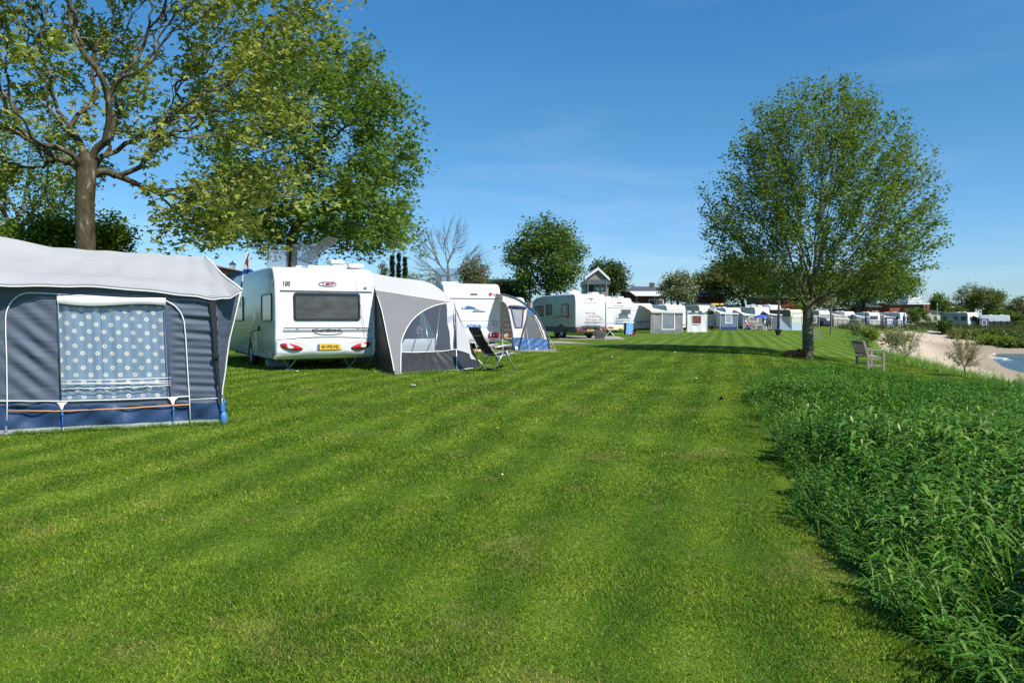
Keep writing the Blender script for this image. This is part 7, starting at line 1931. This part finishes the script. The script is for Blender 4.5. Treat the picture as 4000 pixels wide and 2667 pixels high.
house('low dark red chalet with grey roof half hidden by trees right of the hawthorn', 2722, 2825, 112, 4.6, 5.2, 7, WOODR, SLATE, 0, .5, .5, ((.15, .8, .9, 1.6),))
house('dark red chalet behind the two thin trunks and lamp post', 2965, 3100, 128, 4.8, 5.4, 7, WOODR, SLATE, 0, .4, .5, ((.3, 1.6, 1.2, 1.2),))
house('red brick house with white window seen under the right limbs of the lone tree', 3386, 3432, 165, 3.9, 5.6, 7, BRICK, SLATE, 0, .3, .4, ((.45, 2.3, .7, .7), (.75, 2.3, .5, .7)), base=.3)
t, W_ = house('flat roofed brown brick house with white fascia across the bay', 3474, 3612, 165, 4.4, 4.75, 8, BRICK, SLATE, 0, 0, .3, ((.46, 2.6, 1.3, 1.0),), name='house')
mb = MB(); mb.box((2.9, -1.6, 4.35), (W_ + .2, -.02, 4.62)); mb.build('fascia', W_PAINT, t); mb = MB(); mb.box((4.6, -1.0, 2.2), (6.4, -.03, 3.9)); mb.build('balcony_window', GLASS, t)
for x in (W_ - .2, W_ - .9):
    mb = MB(); mb.box((x - .25, -1.55, -.3), (x + .25, -1.1, 4.3)); mb.build('pillar', BRICK, t)
mb = MB(); mb.box((4.8, 2.0, 4.78), (W_ + .3, 6.0, 6.2)); mb.build('roof_storey', W_PAINT, t)
t, W_ = house('cream rendered annex with flat dark roof right of the brown brick house', 3630, 3672, 166, 2.9, 3.2, 6, mat('cream_render', (.55, .50, .38), .8), GREYBUMP, 0, 0, .3, ((.35, .9, .9, 1.2),), name='house')
house('long low brown tiled house behind the near white caravan', 836, 1010, 44, 3.45, 4.1, 6, mat('dark_wall', (.05, .04, .035), .8), BROWNT, 0, .25, .5, name='house')
house('brown tiled roof corner with red trim behind the blue tent ridge', 600, 842, 52, 4.7, 5.2, 6, BRICK, BROWNT, 0, .9, .2, name='house')
house('flat grey roofed building behind the clipped hedge and dark green tree', 1895, 2030, 95, 6.0, 6.25, 6, GREYBUMP, SLATE, 0, 0, .3, name='building')
# the gabled house with two portholes
def gabled():
    d = 92.0; a = ground(2288, d); s = d / F; t = thing('gabled_house', 'grey gabled house with white bargeboards and two round portholes', 'house', (a.x, d, .3)); W_ = (2376 - 2288) * s
    zv = lambda v: 1.6 + (1247 - v) * s - .3
    mb = MB(); mb.box((.9, 0, -.5), (W_, 7, zv(1112))); mb.build('wall', TIMBER, t)
    mb = MB(); mb.box((.1, .6, -.5), (.895, 7, zv(1112))); mb.build('recess', GREYBUMP, t)
    mb = MB(); mb.box((-.05, -.5, zv(1112)), (W_ + .15, 7, zv(1094))); mb.build('fascia', mat('zinc', (.10, .12, .145), .5), t)
    ax = (2334 - 2288) * s; zl, zr, za = zv(1093), zv(1099), zv(1056)
    mb = MB(); mb.poly([(.05, -.3, zl), (W_ - .1, -.3, zr), (ax, -.3, za)], thick=.1); mb.build('gable', mat('beige_soffit', (.26, .22, .18), .8), t)
    mb = MB(); th = .32
    for (x0, z0), (x1, z1) in (((-.15, zl), (ax, za)), ((ax, za), (W_ + .1, zr))):
        mb.add([(x0, -.6, z0), (x1, -.6, z1), (x1, -.6, z1 + th), (x0, -.6, z0 + th), (x0, -.4, z0), (x1, -.4, z1), (x1, -.4, z1 + th), (x0, -.4, z0 + th)], [(0, 1, 2, 3), (7, 6, 5, 4), (3, 2, 6, 7), (1, 0, 4, 5), (0, 3, 7, 4), (2, 1, 5, 6)])
    mb.build('bargeboard', W_PAINT, t)
    mb = MB(); mb.add([(-.25, -.55, zl + .3), (ax, -.55, za + .34), (ax, 7, za + .34), (-.25, 7, zl + .3), (W_ + .15, -.55, zr + .3), (W_ + .15, 7, zr + .3)], [(0, 1, 2, 3), (1, 4, 5, 2)]); mb.build('roof', mat('grey_zinc_roof', (.28, .32, .36), .45), t)
    for u in (2334, 2352):
        x = (u - 2288) * s; z = zv(1129); mb = MB(); mb.lathe([(.10, -.05), (.15, -.08), (.2, -.05), (.2, .0)], (x, 0, z), 18, axis='y', cap=False); f_ = mb.build('porthole', ALUW, t, smooth=True); mb = MB(); mb.lathe([(.001, -.045), (.13, -.045), (.13, -.02)], (x, 0, z), 16, axis='y'); mb.build('pane', mat('pale_pane', (.6, .66, .7), .2), f_)
    mb = MB(); mb.rbox((ax + .15, -.2, zv(1119)), (ax + .45, -.01, zv(1115)), .02); mb.build('lamp', mat('brass_lamp', (.6, .45, .15), .4), t)
    for u in (2294, 2365):
        x = (u - 2288) * s; mb = MB(); mb.tube([(x, -.55, -.3), (x, -.55, zl)], .05, 6); mb.build('drainpipe', LGREY, t)
gabled()
# lantern post behind the near caravan
def lantern(lab, u, d, v_top, m_):
    c = ground(u, d); t = thing('lantern_post', lab, 'street lamp', c); H = 1.6 + (1247 - v_top) * d / F - c.z
    mb = MB(); mb.tube([(0, 0, -.05), (0, 0, H - .75)], [.06, .04], 10); mb.build('post', m_, t, smooth=True)
    mb = MB(); mb.loft([[(x * r, y * r, z) for x, y in ((1, 1), (-1, 1), (-1, -1), (1, -1))] for r, z in ((.05, H - .78), (.10, H - .70), (.10, H - .68))]); mb.loft([[(x * r, y * r, z) for x, y in ((1, 1), (-1, 1), (-1, -1), (1, -1))] for r, z in ((.20, H - .28), (.17, H - .22), (.05, H - .12), (.03, H - .08), (.02, H))]); 
    for x, y in ((1, 1), (-1, 1), (-1, -1), (1, -1)): mb.tube([(x * .10, y * .10, H - .68), (x * .18, y * .18, H - .28)], .014, 4)
    mb.build('lantern_frame', m_, t)
    mb = MB(); mb.loft([[(x * r, y * r, z) for x, y in ((1, 1), (-1, 1), (-1, -1), (1, -1))] for r, z in ((.09, H - .67), (.165, H - .29))]); mb.build('lantern_glass', mat('opal_glass', (.6, .65, .68), .15), t)
lantern('old style blue lantern post behind the near white caravan', 911, 58, 1018, mat('lantern_blue', (.02, .04, .12), .5))
# campsite lamp post with flower bowl foot
def lamp_post():
    d = 61.0; c = ground(3040, d); t = thing('lamp_post', 'brown lamp post with white opal lamp rising from a dark bowl shaped foot', 'lamp post', c)
    br = mat('rusty_brown', (.105, .062, .055), .6, .2, 6)
    mb = MB(); mb.tube([(0, 0, .4), (.02, 0, 2.0), (.05, 0, 3.35)], [.10, .085, .07], 12); mb.build('post', br, t, smooth=True)
    mb = MB(); mb.lathe([(.14, 0), (.17, .12), (.24, .36), (.30, .40), (.30, .46), (.12, .50), (.11, .6)], (0, 0, 0), 20); mb.build('bowl_foot', mat('dark_iron', (.045, .043, .042), .6), t, smooth=True, auto=40)
    mb = MB(); mb.tube([(.05, 0, 3.3), (.05, 0, 3.5), (.10, 0, 3.6)], .04, 8); mb.lathe([(.15, 3.86), (.17, 3.9), (.02, 3.98)], (.12, 0, 0), 14); mb.build('lamp_cap', GREYBUMP, t, smooth=True, auto=40)
    mb = MB(); mb.lathe([(.06, 3.5), (.13, 3.58), (.15, 3.86)], (.12, 0, 0), 14); mb.build('lamp_shade', mat('opal_lamp', (.75, .78, .78), .3), t, smooth=True)
lamp_post()
# thin white aerial and mast right of the clipped hedge
c = ground(3660, 134); mb = MB(); mb.tube([(0, 0, 0), (0, 0, 4.1)], .022, 6); mb.lathe([(.001, 4.1), (.06, 4.0), (.06, 3.8), (.001, 3.75)], (0, 0, 0), 8); o = mb.build('signal_mast', ALUW, None); o.location = c; tag(o, 'thin white mast with a small head rising at the right end of the clipped hedge', 'mast')

# ------------------------------------------------------------------ benches
def bench_make(label, loc, rz):
    t = thing('garden_bench', label, 'bench', loc, rz, 'wooden benches facing the water'); wd = mat('weathered_teak', (.30, .275, .225), .85, .25, 4, bump=.4, bscale=40, stretch=(1, 6, 1)); wdk = mat('weathered_teak_back', (.20, .175, .13), .85, .25, 4, stretch=(1, 1, 6))
    L_ = 1.6   # along local Y, sitter looks along +X
    for y in (.03, L_ - .03):
        mb = MB(); s = .035
        mb.loft([[(x - s, y - s, z), (x + s, y - s, z), (x + s, y + s, z), (x - s, y + s, z)] for x, z in ((.0, 0), (.0, .42), (-.14, .92))]); mb.build('back_leg', wd, t)
        mb = MB(); mb.box((.46 - s, y - s, 0), (.46 + s, y + s, .62)); mb.build('front_leg', wd, t)
        mb = MB(); mb.rbox((-.06, y - .045, .62), (.53, y + .045, .66), .012); mb.build('armrest', wd, t)
        mb = MB(); mb.box((.036, y - .02, .36), (.424, y + .02, .42)); mb.build('side_rail', wd, t)
        mb = MB(); mb.box((.036, y - .02, .12), (.424, y + .02, .18)); mb.build('stretcher', wd, t)
    mb = MB()
    for k in range(6): mb.box((.03 + k * .078, .07, .425 - .004 * k), (.095 + k * .078, L_ - .07, .447 - .004 * k))
    mb.build('seat', wd, t)
    X = Matrix.Translation((-.0, 0, .44)) @ Matrix.Rotation(math.atan2(-.14, .50), 4, 'Y')
    mb = MB(); mb.box((-.018, .068, .40), (.022, L_ - .068, .50), X=X); mb.box((-.018, .068, .03), (.022, L_ - .068, .09), X=X)
    n = 19
    for k in range(n):
        y = .09 + (L_ - .22) * k / (n - 1); mb.box((-.008, y, .09), (.012, y + .052, .40), X=X)
    mb.build('backrest', wdk, t)
    mb = MB(); mb.box((.45, .07, .34), (.475, L_ - .07, .40)); mb.build('front_rail', wd, t)
    return t
b0 = ground(3394, 25.3); d1 = Vector((.36, 1.56)); bench_make('weathered wooden bench seen from behind in front of the beach', b0, R(-11))
b = bench_make('small far wooden bench half hidden behind the trunk of the lone tree', ground(3180, 63), R(-14))

# ------------------------------------------------------------------ people and the dog
def skin(name, nodes, edges, m_, parent=None, sub=2, root=0, smooth=True):
    me = bpy.data.meshes.new(name); me.from_pydata([n[0] for n in nodes], edges, []); ob = bpy.data.objects.new(name, me); COL.objects.link(ob)
    md = ob.modifiers.new('skin', 'SKIN'); md.use_smooth_shade = True
    for i, v in enumerate(me.skin_vertices[0].data):
        r_ = nodes[i][1]; v.radius = r_ if isinstance(r_, tuple) else (r_, r_); v.use_root = (i == root)
    sm = ob.modifiers.new('sub', 'SUBSURF'); sm.levels = sub; sm.render_levels = sub
    dg = bpy.context.evaluated_depsgraph_get(); dg.update(); out = bpy.data.meshes.new_from_object(ob.evaluated_get(dg)); bpy.data.objects.remove(ob)
    out.materials.clear(); out.materials.append(m_); o = bpy.data.objects.new(name, out); COL.objects.link(o)
    out.polygons.foreach_set('use_smooth', [True] * len(out.polygons))
    if parent is not None: o.parent = parent
    return o
SKIN = mat('skin', (.52, .30, .21), .55, .06, 6)
def person(label, loc, rz, J, top, legs, hair, shoes, short=False, sleeve=True):
    """J: joints in local metres (x forward, y left, z up)"""
    t = thing('person', label, 'person', loc, rz)
    Vn = {k: Vector(v) for k, v in J.items()}
    nodes = []; ix = {}
    def nd(k, p, r_): ix[k] = len(nodes); nodes.append((tuple(p), r_)); return ix[k]
    E = []
    nd('pel', Vn['pel'], (.145, .11)); nd('waist', Vn['pel'].lerp(Vn['chest'], .5), (.135, .10)); nd('chest', Vn['chest'], (.165, .12)); nd('neck', Vn['neck'], .055); nd('chin', Vn['neck'].lerp(Vn['head'], .55), .075); nd('head', Vn['head'], .095); nd('crown', Vn['head'] + (Vn['head'] - Vn['neck']).normalized() * .09, .075)
    E += [(0, 1), (1, 2), (2, 3), (3, 4), (4, 5), (5, 6)]
    fwd = Vector((1, 0, 0)); nose = Vn['head'] + Vn.get('look', fwd) * .105
    for s in ('L', 'R'):
        a = nd('sh' + s, Vn['sh' + s], .062); b = nd('el' + s, Vn['el' + s], .045); c = nd('wr' + s, Vn['wr' + s], .032); hv = (Vn['wr' + s] - Vn['el' + s]).normalized(); h = nd('pa' + s, Vn['wr' + s] + hv * .07, (.04, .022))
        E += [(ix['chest'], a), (a, b), (b, c), (c, h)]
        side = hv.cross(Vector((0, 0, 1))); side = side.normalized() if side.length > .1 else Vector((1, 0, 0))
        for k, (o_, ln) in enumerate(((-.03, .07), (-.01, .085), (.01, .08), (.03, .06))):
            q = Vn['wr' + s] + hv * .10 + side * o_; i1 = nd('f%d%s' % (k, s), q, .010); i2 = nd('g%d%s' % (k, s), q + hv * ln * .8 + Vector((0, 0, -.012)), .008); E += [(h, i1), (i1, i2)]
        i1 = nd('th' + s, Vn['wr' + s] + hv * .05 + side * .045, .011); i2 = nd('tt' + s, Vn['wr' + s] + hv * .10 + side * .06, .009); E += [(h, i1), (i1, i2)]
        a = nd('hi' + s, Vn['hi' + s], .095); b = nd('kn' + s, Vn['kn' + s], .06); c = nd('an' + s, Vn['an' + s], .042); f = nd('to' + s, Vn['to' + s], .038); E += [(0, a), (a, b), (b, c), (c, f)]
    skin('body', nodes, E, SKIN, t)
    # face
    mb = MB(); lk = Vn.get('look', fwd); up = Vector((0, 0, 1)); sd_ = up.cross(lk).normalized()
    mb.tube([Vn['head'] + lk * .085 + up * .02, Vn['head'] + lk * .125 - up * .02], [.012, .018], 6); mb.build('nose', SKIN, t, smooth=True)
    for s in (-1, 1):
        mb = MB(); mb.lathe([(.001, -.012), (.012, 0), (.001, .012)], Vn['head'] + lk * .088 + sd_ * s * .035 + up * .02, 8); mb.build('eye', BLACKT, t, smooth=True)
        mb = MB(); mb.lathe([(.001, -.012), (.03, 0), (.001, .012)], Vn['head'] + sd_ * s * .092, 8, axis='y'); mb.build('ear', SKIN, t, smooth=True)
    mb = MB(); mb.tube([Vn['head'] + lk * .088 - up * .05 - sd_ * .025, Vn['head'] + lk * .094 - up * .052, Vn['head'] + lk * .088 - up * .05 + sd_ * .025], .006, 5); mb.build('mouth', mat('lips', (.35, .10, .09), .5), t)
    hc = Vn['head'] + up * .03 - lk * .02
    mb = MB(); mb.lathe([(.112, -.05), (.118, .0), (.105, .06), (.06, .10), (.001, .115)], hc, 16, cap=False); mb.build('hair', hair, t, smooth=True)
    # clothing
    n2 = [(tuple(Vn['pel'] + Vector((0, 0, .03))), (.165, .13)), (tuple(Vn['pel'].lerp(Vn['chest'], .5)), (.155, .12)), (tuple(Vn['chest']), (.185, .138)), (tuple(Vn['neck'] - (Vn['neck'] - Vn['chest']) * .25), .075)]; e2 = [(0, 1), (1, 2), (2, 3)]
    for s in ('L', 'R'):
        i = len(n2); n2 += [(tuple(Vn['sh' + s]), .078), (tuple(Vn['sh' + s].lerp(Vn['el' + s], .75 if sleeve else .5)), .066)]; e2 += [(2, i), (i, i + 1)]
    skin('shirt', n2, e2, top, t)
    n3 = [(tuple(Vn['pel']), (.17, .135))]; e3 = []
    for s in ('L', 'R'):
        i = len(n3); n3 += [(tuple(Vn['hi' + s]), .112), (tuple(Vn['kn' + s]), .078)]; e3 += [(0, i), (i, i + 1)]
        if not short: n3.append((tuple(Vn['kn' + s].lerp(Vn['an' + s], .8)), .060)); e3.append((i + 1, i + 2))
    skin('trousers', n3, e3, legs, t)
    for s in ('L', 'R'):
        mb = MB(); a, b = Vn['an' + s], Vn['to' + s]; dv = (b - a); mb.tube([a + Vector((0, 0, -.02)) - dv * .25, a + dv * .35, b, b + dv * .12], [.045, .052, .048, .02], 8); mb.build('shoe', shoes, t, smooth=True)
    return t
d = 89.0
person('standing man in pale shirt and grey shorts beside the windbreak', ground(3010, d), R(200), dict(pel=(0, 0, .92), chest=(.0, 0, 1.30), neck=(.0, 0, 1.48), head=(.02, 0, 1.64), shL=(0, .19, 1.40), shR=(0, -.19, 1.40), elL=(-.03, .26, 1.13), elR=(-.03, -.26, 1.13), wrL=(.08, .27, .90), wrR=(.08, -.27, .90), hiL=(0, .1, .88), hiR=(0, -.1, .88), knL=(.02, .11, .48), knR=(.04, -.11, .48), anL=(-.01, .12, .08), anR=(0, -.12, .08), toL=(.15, .14, .03), toR=(.16, -.14, .03)),
       mat('lilac_shirt', (.55, .53, .68), .8), mat('grey_shorts', (.22, .23, .24), .8), mat('brown_hair', (.06, .04, .03), .7), BLACKR, short=True)
def lounge(lab, u, d, rz, m_, back=.85):
    t = thing('lounge_chair', lab, 'chair', ground(u, d), rz, 'garden chairs of the two sitters')
    mb = MB(); mb.grid(lambda a, b: (-.25 - .35 * b, -.27 + .54 * a, .36 + .75 * b), 4, 6); mb.build('backrest', m_, t); mb = MB(); mb.grid(lambda a, b: (-.25 + .52 * b, -.27 + .54 * a, .36 + .06 * b), 4, 4); mb.build('seat', m_, t)
    for s in (-1, 1):
        y = s * .29; mb = MB(); mb.tube([(-.62, y, 1.1), (-.25, y, .36), (.28, y, .42)], .018, 6); mb.build('side_frame', ALU, t)
        mb = MB(); mb.tube([(-.35, y, 0), (.1, y, .6)], .016, 6); mb.build('leg', ALU, t); mb = MB(); mb.tube([(.3, y, 0), (-.1, y, .6)], .016, 6); mb.build('leg', ALU, t); mb = MB(); mb.tube([(-.4, y, .62), (.2, y, .64)], .02, 6); mb.build('armrest', ALU, t)
lounge('garden chair with dark cloth under the person in red trousers', 2925, d, R(-12), C_DARK)
sit = dict(pel=(-.15, 0, .50), chest=(-.36, 0, .88), neck=(-.43, 0, 1.06), head=(-.44, 0, 1.23), shL=(-.38, .18, .98), shR=(-.38, -.18, .98), elL=(-.22, .26, .74), elR=(-.22, -.26, .74), wrL=(.02, .2, .68), wrR=(.02, -.2, .68), hiL=(-.1, .1, .50), hiR=(-.1, -.1, .50), knL=(.36, .1, .50), knR=(.36, -.1, .48), anL=(.72, .1, .16), anR=(.74, -.08, .13), toL=(.86, .1, .16), toR=(.88, -.08, .12))
person('reclining person in pale top and bright red trousers facing right', ground(2925, d), R(-12), sit, mat('pale_top', (.62, .63, .68), .8), mat('red_trousers', (.42, .02, .05), .8), mat('auburn_hair', (.16, .06, .03), .7), mat('tan_shoes', (.4, .25, .16), .6))
lounge('garden chair under the white shirted person beside the low table', 2976, d + .4, R(168), C_DARK)
sit2 = dict(sit); sit2.update(knL=(.30, .1, .48), knR=(.30, -.1, .48), anL=(.36, .1, .08), anR=(.36, -.1, .08), toL=(.50, .1, .04), toR=(.50, -.1, .04), chest=(-.30, 0, .92), neck=(-.33, 0, 1.1), head=(-.32, 0, 1.27), shL=(-.32, .18, 1.02), shR=(-.32, -.18, 1.02))
person('seated person in white shirt below the blue parasol', ground(2976, d + .4), R(168), sit2, mat('white_shirt', (.75, .76, .78), .8), mat('blue_grey_trousers', (.16, .2, .26), .8), mat('grey_hair', (.45, .42, .36), .7), BLACKR)
def parasol():
    c = ground(2972, 90.3); t = thing('parasol', 'open blue parasol over the seated people', 'parasol', c); zt = 1.6 + (1247 - 1228) * 90.3 / F - c.z; m_ = fabric('parasol_blue', (.07, .13, .55), .08, 2, .2)
    mb = MB(); n = 16; rings = [[(r * math.cos(2 * math.pi * k / n) * (1 if k % 2 == 0 else .97), r * math.sin(2 * math.pi * k / n) * (1 if k % 2 == 0 else .97), zt - z - (.0 if k % 2 == 0 else .02)) for k in range(n)] for r, z in ((.02, 0), (.4, .09), (.8, .27), (.84, .36))]; mb.loft(rings, cap=False); mb.build('canopy', m_, t, smooth=True)
    mb = MB(); mb.tube([(0, 0, 0), (0, 0, zt + .05)], .022, 8); mb.build('pole', ALUW, t)
    for k in range(0, n, 2):
        a = 2 * math.pi * k / n; mb = MB(); mb.tube([(0, 0, zt - .02), (.8 * math.cos(a), .8 * math.sin(a), zt - .30)], .008, 4); mb.build('rib', ALU, t)
parasol()
t = thing('side_table', 'low dark table between the two seated people', 'table', ground(2965, d + .2)); mb = MB(); mb.rbox((-.3, -.25, .50), (.3, .25, .54), .01); mb.build('tabletop', ALUW, t)
for sx in (-.25, .25): mb = MB(); mb.tube([(sx, 0, 0), (sx * .6, 0, .5)], .02, 6); mb.build('leg', MGREY, t)
t = thing('stool', 'small white stool in front of the seated white shirted person', 'stool', ground(2986, d - .4)); mb = MB(); mb.rbox((-.22, -.18, .38), (.22, .18, .43), .015); mb.build('seat', ALUW, t)
for sx in (-.18, .18):
    for sy in (-.14, .14): mb = MB(); mb.rbox((sx - .03, sy - .03, 0), (sx + .03, sy + .03, .38), .008); mb.build('leg', ALUW, t)
# the dog lying at the foot of the lone tree
def dog():
    dd = 29.4; c = ground(3100, dd); t = thing('dog', 'curly reddish brown dog lying on the grass at the foot of the lone tree', 'dog', c, R(6))
    nodes = [((-.26, .02, .13), (.13, .125)), ((-.08, .02, .145), (.125, .13)), ((.10, 0, .15), (.12, .135)), ((.20, -.03, .19), .085), ((.26, -.08, .235), .085), ((.30, -.16, .20), .045), ((.31, -.20, .19), .035),
             ((-.34, -.10, .08), .075), ((-.20, -.22, .055), .045), ((-.10, -.24, .04), .032), ((-.36, .1, .07), .06), ((-.44, .02, .05), .03), ((-.46, -.10, .04), .02),
             ((.14, -.14, .09), .05), ((.24, -.26, .045), .036), ((.34, -.32, .035), .034), ((.18, .12, .08), .05), ((.32, .04, .04), .036), ((.42, -.02, .035), .032),
             ((.235, .0, .27), .03), ((.22, .02, .20), .035), ((.19, -.13, .26), .03), ((.17, -.15, .19), .035)]
    E = [(0, 1), (1, 2), (2, 3), (3, 4), (4, 5), (5, 6), (0, 7), (7, 8), (8, 9), (0, 10), (10, 11), (11, 12), (2, 13), (13, 14), (14, 15), (2, 16), (16, 17), (17, 18), (4, 19), (19, 20), (4, 21), (21, 22)]
    m_ = mat('brown_fur', (.20, .085, .032), .9, .35, 12, bump=.9, bscale=45)
    bdy = skin('body', nodes, E, m_, t, 2, 1)
    me = bdy.data; me.update(); g = np.random.default_rng(3); co = np.array([v.co[:] for v in me.vertices]); no = np.array([v.normal[:] for v in me.vertices])
    cen = []
    for _ in range(14):
        k = g.integers(0, len(co), 900); cen.append(co[k] + no[k] * g.uniform(0, .02, (900, 1)) + g.normal(0, .004, (900, 3)))
    cen = np.concatenate(cen); cen = cen[cen[:, 2] > .01]
    V, Fq, rn = leaf_quads(cen, .022, g, .5, .5); np_mesh('fur', V, Fq, leaf_mat('fur_curls', [(.12, .045, .016), (.22, .095, .035), (.34, .16, .06), (.42, .22, .10)], trans=.05, rough=.8, spec=.1, patch=8), t, {'rnd': rn})
    mb = MB(); mb.lathe([(.001, -.018), (.018, 0), (.001, .018)], (.312, -.235, .195), 8); mb.build('nose', BLACKT, t, smooth=True)
    for s in (-1, 1): mb = MB(); mb.lathe([(.001, -.01), (.012, 0), (.001, .01)], (.275 + s * .035, -.165 + s * .012, .255), 8); mb.build('eye', BLACKT, t, smooth=True)
dog()
# ------------------------------------------------------------------ small things on the lawn
c = ground(2818, 13.9); t = thing('dark_scrap', 'small dark peaked scrap lying on the mown lawn left of the weed patch', 'scrap', c)
mb = MB(); mb.add([(-.055, 0, 0), (.06, .02, 0), (0, -.03, .075), (.012, .04, .06), (-.02, .05, 0)], [(0, 2, 3, 4), (0, 1, 2), (1, 3, 2), (1, 4, 3)]); mb.build('scrap_piece', C_BLACK, t)
def flower(lab, u, v, cat, m_):
    dd = 1.4 * F / (v - 1247)
    for _ in range(6): dd = (1.6 - gz(xat(u, dd), dd)) * F / (v - 1247)
    c = ground(u, dd); t = thing(cat, lab, cat, c, 0, 'flowers in the lawn'); k = dd / 14
    mb = MB(); mb.tube([(0, 0, 0), (.004, 0, .045)], .003 * k, 4); mb.build('stem', L_DARK, t); mb = MB(); mb.lathe([(.004, .040), (.022 * k, .052), (.016 * k, .060), (.001, .062)], (.004, 0, 0), 8); mb.build('blossom', m_, t)
YL = mat('dandelion_yellow', (.75, .55, .02), .7); WH = mat('daisy_white', (.8, .8, .78), .7)
for u, v, lab, cat in ((1466, 1461, 'yellow dandelion at the left foot of the grey porch awning', 'dandelion'), (1160, 1458, 'white daisy in front of the near white caravan', 'daisy'), (1608, 1513, 'left daisy of a white pair in front of the grey porch awning', 'daisy'), (1618, 1514, 'right daisy of a white pair in front of the grey porch awning', 'daisy'), (1960, 1876, 'white daisy alone in the middle of the lawn', 'daisy'), (2390, 1400, 'daisy near the dark tree shadow', 'daisy'), (2637, 1381, 'daisy close below the left end of the tree shadow', 'daisy'), (2720, 1486, 'daisy half way to the weed patch', 'daisy'), (1942, 1687, 'pale yellow dandelion in the middle distance of the lawn', 'dandelion')):
    flower(lab, u, v, cat, YL if cat == 'dandelion' else WH)
# stones where the bank meets the sand and on the far shore
g = np.random.default_rng(202); SM = mat('pale_stone', (.33, .28, .22), .9, .2, 6, bump=.5, bscale=20)
def rocks():
    V = []; Fq = []
    o = 0
    for k in range(150):
        if k < 50: y = g.uniform(95, 104); x = g.uniform(44, 60); r_ = g.uniform(.06, .22)
        elif k < 90: y = g.uniform(88, 92); x = g.uniform(50, 66); r_ = g.uniform(.08, .22)
        else: y = g.uniform(60, 100); x = float(crest(y)) + g.uniform(.5, 4); r_ = g.uniform(.08, .3)
        z = gz(x, y); n = 6; base = len(V)
        ring = [(x + r_ * g.uniform(.7, 1.3) * math.cos(2 * math.pi * i / n), y + r_ * g.uniform(.7, 1.3) * math.sin(2 * math.pi * i / n)) for i in range(n)]
        V += [(a, b, z - .05) for a, b in ring] + [(x + (a - x) * .6, y + (b - y) * .6, z + r_ * g.uniform(.4, .8)) for a, b in ring]
        for i in range(n): Fq.append((base + i, base + (i + 1) % n, base + n + (i + 1) % n, base + n + i))
        Fq.append((base + n, base + n + 1, base + n + 2, base + n + 3)); Fq.append((base + n + 3, base + n + 4, base + n + 5, base + n))
    tag(np_mesh('scattered_stones', np.array(V), np.array(Fq), SM), 'loose pale stones scattered over the bank and the far shore', 'stones', kind='stuff')
rocks()

for k, (u0, u1, d, h, lm, lab) in enumerate(((2700, 2990, 134, 3.0, L_DARK, 'dark green hedge row behind the second row of roofs left of the lamp post'), (3050, 3260, 158, 3.6, L_OLIVE, 'olive hedge row behind the cream caravan and lone tree trunk'), (3255, 3480, 172, 4.2, L_DARK, 'tall dark hedge row behind the fence and brick house'), (3640, 3800, 210, 5.0, L_OLIVE, 'distant olive hedge row behind the grey sided caravan'), (3840, 4060, 230, 5.0, L_DARK, 'distant dark hedge row at the right picture edge'), (2440, 2720, 116, 2.6, L_DEEP, 'deep green hedge row behind the chalet with glass canopy'))):
    hedge(lab, u0, u1, d, h, lm, 400 + k, 2.0)
